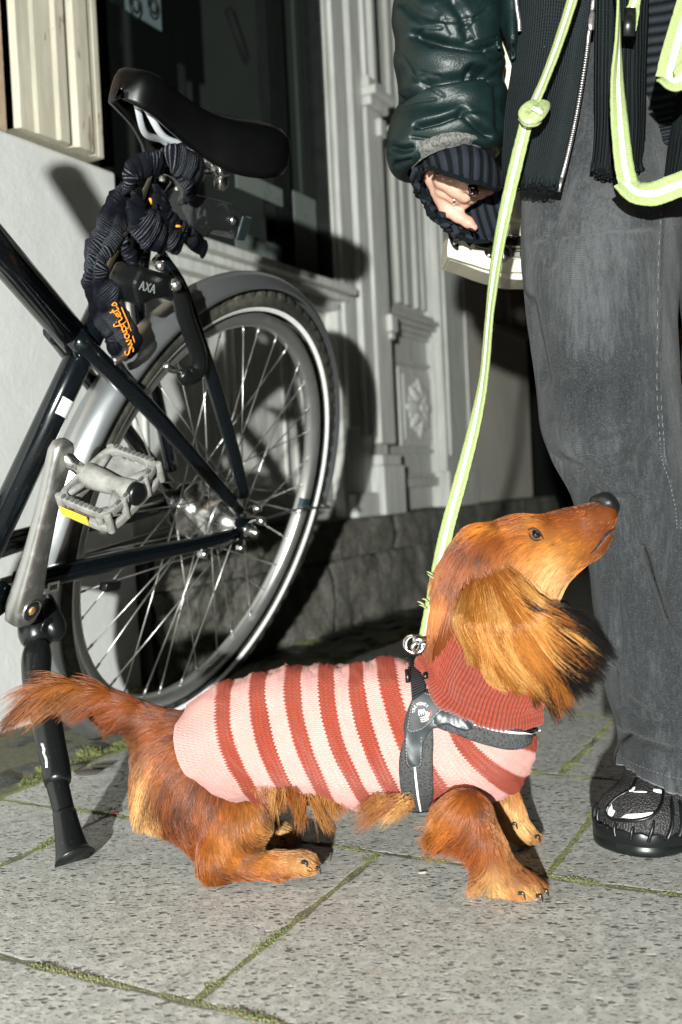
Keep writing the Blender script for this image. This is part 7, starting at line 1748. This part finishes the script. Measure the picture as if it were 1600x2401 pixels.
patch([(735, 580), (840, 550), (830, 600), (760, 625)], 'reflective_patch', M_srefl); patch([(1130, 580), (1255, 600), (1250, 650), (1130, 620)], 'reflective_patch', M_srefl); patch([(820, 620), (1005, 622), (1005, 640), (820, 632)], 'reflective_patch', M_srefl)

# what the picture crops away: upper jacket, hips, hair and the other shoe
zcut = lambda lo, hi: (lambda X, d: np.maximum(d, np.maximum(lo-X[:, 2], X[:, 2]-hi)))
def shell(name, pr, res, lo, hi, mat, parent, **k): V, Fc = nets(pr, res, post=zcut(lo, hi)); return mesh(name, V, Fc, mat, parent, **k)
shell('torso', [(P(1420, -80, 1.15), P(1420, -640, 1.15), .125, .125, .04, (DEP, .72)), (P(1170, -670, 1.15), P(1670, -670, 1.15), .072, .072, .05)], .008, .915, 1.36, M_lea, jac)
shell('sleeve', [(P(1690, -670, 1.15), P(1890, -300, 1.12), .068, .056, .03), (P(1890, -300, 1.12), P(1765, -135, .98), .054, .046, .03)], .007, .5, 1.5, M_lea, jac)
shell('knit_hem', [(P(1430, -150, 1.15), P(1440, 120, 1.15), .122, .124, .04, (DEP, .74))], .008, .888, .96, M_rk, card)
hipV, hipF = nets([(P(1440, 60, 1.17), P(1720, 60, 1.19), .092, .092, .04, (DEP, .9)), (P(1560, 200, 1.18), P(1600, 330, 1.18), .085, .065, .05, (DEP, .9))], .008, post=zcut(.55, .90))
mesh('jeans_seat', hipV, hipF, M_den, jeans, attrs={'wear': np.full(len(hipV), .05)})
M_hairp = simple('brown_hair', (.03, .018, .010), .5, var=.4, vscale=90)
shell('hair', [(P(1420, -1260, 1.145), P(1420, -1120, 1.17), .094, .085, .03), (P(1420, -1120, 1.18), P(1420, -900, 1.19), .075, .05, .03)], .008, 1.2, 1.8, M_hairp, pbody)
sh2 = shoe.copy(); link(sh2); dv_ = np.array(G(1760, 1875))-np.array(G(1600, 1975)); dv_[2] = 0; sh2.location = Vector(np.array(shoe.location)+dv_)
for ch in list(shoe.children): c2_ = ch.copy(); link(c2_); c2_.parent = sh2

# ================================================================ handbag, stiff cream case behind the hand
bag = thing('handbag', 'cream vanity case handbag with dark metal corners and clasp hanging behind the hand', 'handbag', P(1130, 640, 1.18))
M_bag = simple('cream_leather', (.50, .465, .365), .42, var=.06, vscale=40, bump=.15, bscale=260)
def BZ(x, y): return 950+x*.19133, 360+y*.19133
def bl_(pts, dz0, dz1, nm, mat, bev): 
    A = [P(*BZ(x, y), HY+dz0) for x, y in pts]; Bk = [P(*BZ(x, y), HY+dz0)+np.array([0, dz1, 0]) for x, y in pts]; n = len(pts)
    return mesh(nm, A+Bk, [tuple(range(n))[::-1], tuple(range(n, 2*n))]+[(i, (i+1) % n, (i+1) % n+n, i+n) for i in range(n)], mat, bag, smooth=False, bevel=bev)
def q2(a, n): return [tuple(x) for x in resample(a, n)]
bl_(q2([(522, 990), (535, 1020), (522, 1120), (520, 1250), (530, 1270)], 8)+q2([(560, 1275), (800, 1350), (1050, 1425), (1250, 1450), (1700, 1450)], 12)+[(1700, 1130)]+q2([(1500, 1150), (1200, 1150), (900, 1120), (600, 1040)], 8), .050, .07, 'body', M_bag, .004)
bl_(q2([(530, 1262), (800, 1330), (1050, 1410), (1250, 1440), (1700, 1440)], 12)+q2([(1700, 1540), (1350, 1545), (1150, 1505), (900, 1430), (700, 1350), (535, 1300)], 12), .060, .06, 'base', M_bag, .004)
bl_([(560, 950), (900, 700), (1300, 640), (1700, 620), (1700, 1128), (1200, 1148), (900, 1118), (600, 1038)], .052, .06, 'lid', M_bag, .006)
M_dm = simple('dark_polished_metal', (.05, .047, .042), .16, metal=.9, var=.4, vscale=60); M_gold = simple('brass_edge', (.45, .36, .17), .25, metal=.9)
def strip(pts, r, nm, mat, fl_=.5): mb = MB(); mb.tube(resample([P(*BZ(x, y), HY+.046) for x, y in pts], 30), r, 10, flat=fl_, flatdir=cam_fwd); return mb.obj(nm, mat, bag)
strip([(860, 1110), (1000, 1140), (1150, 1140), (1300, 1130), (1700, 1125)], .0052, 'frame', M_dm); strip([(860, 1100), (1000, 1125), (1150, 1090), (1300, 1075), (1700, 1065)], .0012, 'edge', M_gold); strip([(900, 1148), (1050, 1175), (1200, 1185), (1450, 1180), (1700, 1170)], .0012, 'edge', M_gold); strip([(1150, 1060), (1300, 1048), (1700, 1040)], .0036, 'frame', M_dm)
mb = MB()
for x, y, w_, h_ in ((1290, 990, 115, 60), (1290, 1232, 140, 95), (1240, 1135, 190, 44)): 
    a_, b_ = P(*BZ(x, y), HY+.040), P(*BZ(x+w_, y), HY+.040); mb.box(a_-cam_up*h_*hk*.5, b_-a_, cam_up*h_*hk, cam_fwd*.008)
mb.obj('clasp', M_steel, bag, smooth=False, bevel=.003)
mb = MB(); mb.lathe(P(*BZ(1215, 1225), HY+.040), -cam_fwd, [(0, .010), (.003, .010), (.005, .006), (.006, .002)], 20); mb.obj('lock_button', M_steel, bag)
for pl in ([(527, 960), (600, 985), (580, 1040), (625, 1100), (655, 1100), (655, 1185), (600, 1160), (555, 1085)], [(970, 1178), (1065, 1180), (1062, 1278), (1010, 1260), (980, 1225)]):
    mb = MB(); A = [P(*BZ(x, y), HY+.0475) for x, y in resample(pl+[pl[0]], 28)[:-1]]; n = len(A); o = mesh('corner', A+[a_+cam_fwd*.004 for a_ in A], [tuple(range(n))[::-1]]+[(i, (i+1) % n, (i+1) % n+n, i+n) for i in range(n)], M_dm, bag, smooth=False, bevel=.0008)
    mb = MB(); x_, y_ = np.mean(pl, 0); mb.ico(P(*BZ(x_+12, y_+20), HY+.0465), .0022, 7); mb.obj('rivet', M_steel, o)
_, SV = panel('shoulder_strap', [[(1166, -80, 1.135), (1178, 0, 1.135), (1181, 120, 1.14), (1178, 260, 1.15), (1180, 420, 1.16), (1185, 520, 1.165)], [(1186, -80, 1.13), (1194, 0, 1.13), (1200, 120, 1.135), (1202, 260, 1.145), (1206, 420, 1.155), (1210, 520, 1.16)], [(1206, -80, 1.135), (1212, 0, 1.135), (1220, 120, 1.14), (1228, 260, 1.15), (1232, 420, 1.16), (1236, 520, 1.165)]], M_bag, bag, nu=40, nv=10, wave=.002, seed=21, nr=0)
# ================================================================ leash: pale green tape with a bright centre stripe
leash = thing('dog_leash', 'pale green dog leash with white reflective stripe, knotted once and looped beside the cardigan', 'leash', P(970, 1480, .94))
def leash_mat():
    t = NT('green_tape'); s = t.n('SeparateXYZ', ins={0: t.n('UVMap').outputs[0]}); nz = t.noise(t.co(), 700, 3, .7)
    wv = t.math('SINE', t.math('MULTIPLY', s.outputs[0], 2*math.pi/.0022)); c = t.mix(t.ramp(nz, [(.35, 0.), (.7, 1.)]), (.205, .25, .098), (.29, .345, .16))
    a = t.math('ABSOLUTE', t.math('SUBTRACT', s.outputs[1], .5)); st_ = t.math('LESS_THAN', a, .13)
    dash = t.math('GREATER_THAN', wv, -.85); c = t.mix(t.math('MULTIPLY', st_, dash), c, (.86, .87, .85))
    t.p(Base_Color=c, Roughness=.8, Specular_IOR_Level=.2, Normal=t.bump(t.math('ADD', t.math('MULTIPLY', wv, .35), nz), .5, .0005)); return t.m
M_leash = leash_mat()
M_tapeg = simple('plain_green_tape', (.25, .30, .13), .8, var=.2, vscale=300, bump=.4, bscale=600)
def ribbon(name, pts, hw_, tw, n=120, thick=.0022, mat=None):
    """pts (px, py, Y); hw_ half width m; tw: angle of the tape to the picture plane along it (deg)"""
    Q = np.array([P(*p_) for p_ in resample(pts, n)]); tg = np.gradient(Q, axis=0); tg /= np.linalg.norm(tg, axis=1)[:, None]
    s_ = np.cross(tg, cam_fwd); s_ /= np.linalg.norm(s_, axis=1)[:, None]; nn_ = np.cross(s_, tg)
    a = np.radians(np.interp(np.linspace(0, 1, n), np.linspace(0, 1, len(tw)), tw)); wd = s_*np.cos(a)[:, None]+nn_*np.sin(a)[:, None]
    m = 9; k = np.linspace(-1, 1, m); fr = vnoise(np.c_[np.arange(n)*.6, np.zeros(n), np.zeros(n)], len(name)+int(pts[0][0]))*.0005
    V = Q[:, None]+wd[:, None]*(k[None, :, None]*(hw_+fr[:, None, None]*np.abs(k)[None, :, None]**4)); L = np.r_[0, np.cumsum(np.linalg.norm(np.diff(Q, axis=0), axis=1))]
    uv = np.stack([np.broadcast_to(L[:, None], (n, m)), np.broadcast_to(np.linspace(0, 1, m)[None], (n, m))], -1).reshape(-1, 2)
    return mesh(name, V.reshape(-1, 3), grid_faces(n, m), mat or M_leash, leash, uv=uv, solid=thick)
ribbon('strap', [(998, 1498, .935), (1010, 1440, .938), (1030, 1330, .945), (1052, 1230, .952), (1085, 1110, .958), (1115, 990, .962), (1135, 880, .966), (1148, 740, .97), (1163, 620, .972), (1185, 500, .975), (1212, 380, .975), (1238, 275, .972)], .0070, [36, 34, 34, 32, 36, 48, 66, 70, 55, 42, 36, 36], 260)
ribbon('strap', [(1250, 250, .972), (1280, 180, .97), (1310, 100, .968), (1345, -10, .965), (1370, -110, .96), (1430, -230, .955), (1560, -240, .945), (1685, -140, .93)], .0066, [50, 58, 55, 52, 50, 30, 30, 30], 140)
ribbon('strap', [(1690, -120, .93), (1580, -200, .93), (1470, -190, .93), (1442, -110, .93), (1450, 0, .93), (1450, 100, .93), (1448, 200, .93), (1454, 300, .93), (1464, 390, .93), (1474, 432, .928)], .0088, [40, 50, 70, 76, 74, 62, 35, 15, 5, 0], 190)
ribbon('strap', [(1462, 425, .929), (1490, 450, .922), (1530, 455, .915), (1575, 440, .91), (1640, 412, .90), (1720, 350, .90), (1745, 200, .90), (1705, -90, .91)], .0110, [12, 8, 5, 3, 0, 0, 0], 160)
ribbon('strap', [(1690, -130, .905), (1640, -60, .90), (1606, 40, .90), (1582, 120, .90), (1566, 185, .902)], .0110, [10, 5, 0], 60)
ribbon('strap', [(1560, 180, .903), (1585, 190, .895), (1620, 160, .89), (1670, 110, .885), (1705, -80, .90)], .0100, [20, 8, 0], 60)
ribbon('strap', [(1478, 30, .95), (1490, 0, .95), (1502, -60, .95), (1560, -130, .945), (1685, -115, .93)], .0050, [20, 20], 30); ribbon('strap', [(1482, 80, .95), (1490, 40, .95), (1500, -60, .95)], .0032, [30, 30], 30)
# knot
kp_ = lambda x, y, d=0.0: P(1200+x*.2551, y*.2551, .97+d)
def kt(pts, r, fl_): 
    mb = MB(); mb.tube(resample([kp_(*p_) for p_ in pts], 40), r, 14, flat=fl_, flatdir=cam_fwd); o = mb.obj('knot', M_tapeg, leash); return o
kt([(260, 960, .004), (180, 980, -.006), (120, 1040, -.010), (160, 1090, -.014), (240, 1060, -.014), (290, 990, -.008), (300, 940, 0)], .0062, .45)
kt([(110, 1080, -.004), (150, 1110, -.012), (210, 1110, -.012), (240, 1080, -.006)], .0058, .45)
kt([(190, 1000, -.008), (240, 1010, -.014), (280, 1040, -.012)], .0042, .5)
mb = MB(); mb.tube([kp_(190, 990, -.018), kp_(240, 1015, -.0195), kp_(280, 1040, -.0185)], .0020, 8, flat=.4, flatdir=cam_fwd); mb.tube([kp_(115, 1105, -.014), kp_(150, 1116, -.0165), kp_(195, 1105, -.0165)], .0016, 8, flat=.4, flatdir=cam_fwd); mb.obj('knot_stripe', M_refl, leash)
# black rubber keeper on the loop
mb = MB(); mb.tube([P(1478, 20, .948), P(1476, 85, .948)], .0060, 8, flat=.4, flatdir=cam_fwd); mb.obj('keeper', M_plast, leash)
# frayed scraps on the tape
mb = MB(); rf = np.random.default_rng(6)
for x, y in ((985, 1412), (990, 1420), (994, 1404), (1006, 1342), (1008, 1350)):
    mb.tube(resample([P(x+10, y+6, .936), P(x, y, .935), P(x-6+rf.uniform(-4, 4), y+rf.uniform(-6, 6), .934)], 6), np.array([.0022, .0024, .0020, .0018, .0012, .0006]), 6, flat=.4)
mb.obj('frayed_edge', M_tapeg, leash)
# clip
mb = MB(); mb.lathe(P(985, 1500, .934), cam_right, [(-.007, .002), (-.006, .0042), (.0, .0048), (.006, .0042), (.007, .002)], 14); mb.tube(resample([P(990, 1500, .932), P(975, 1508, .930), P(968, 1520, .930), P(978, 1530, .932), P(992, 1522, .932), P(1000, 1505, .934)], 24), .0019, 10); mb.obj('clip', M_steel, leash)
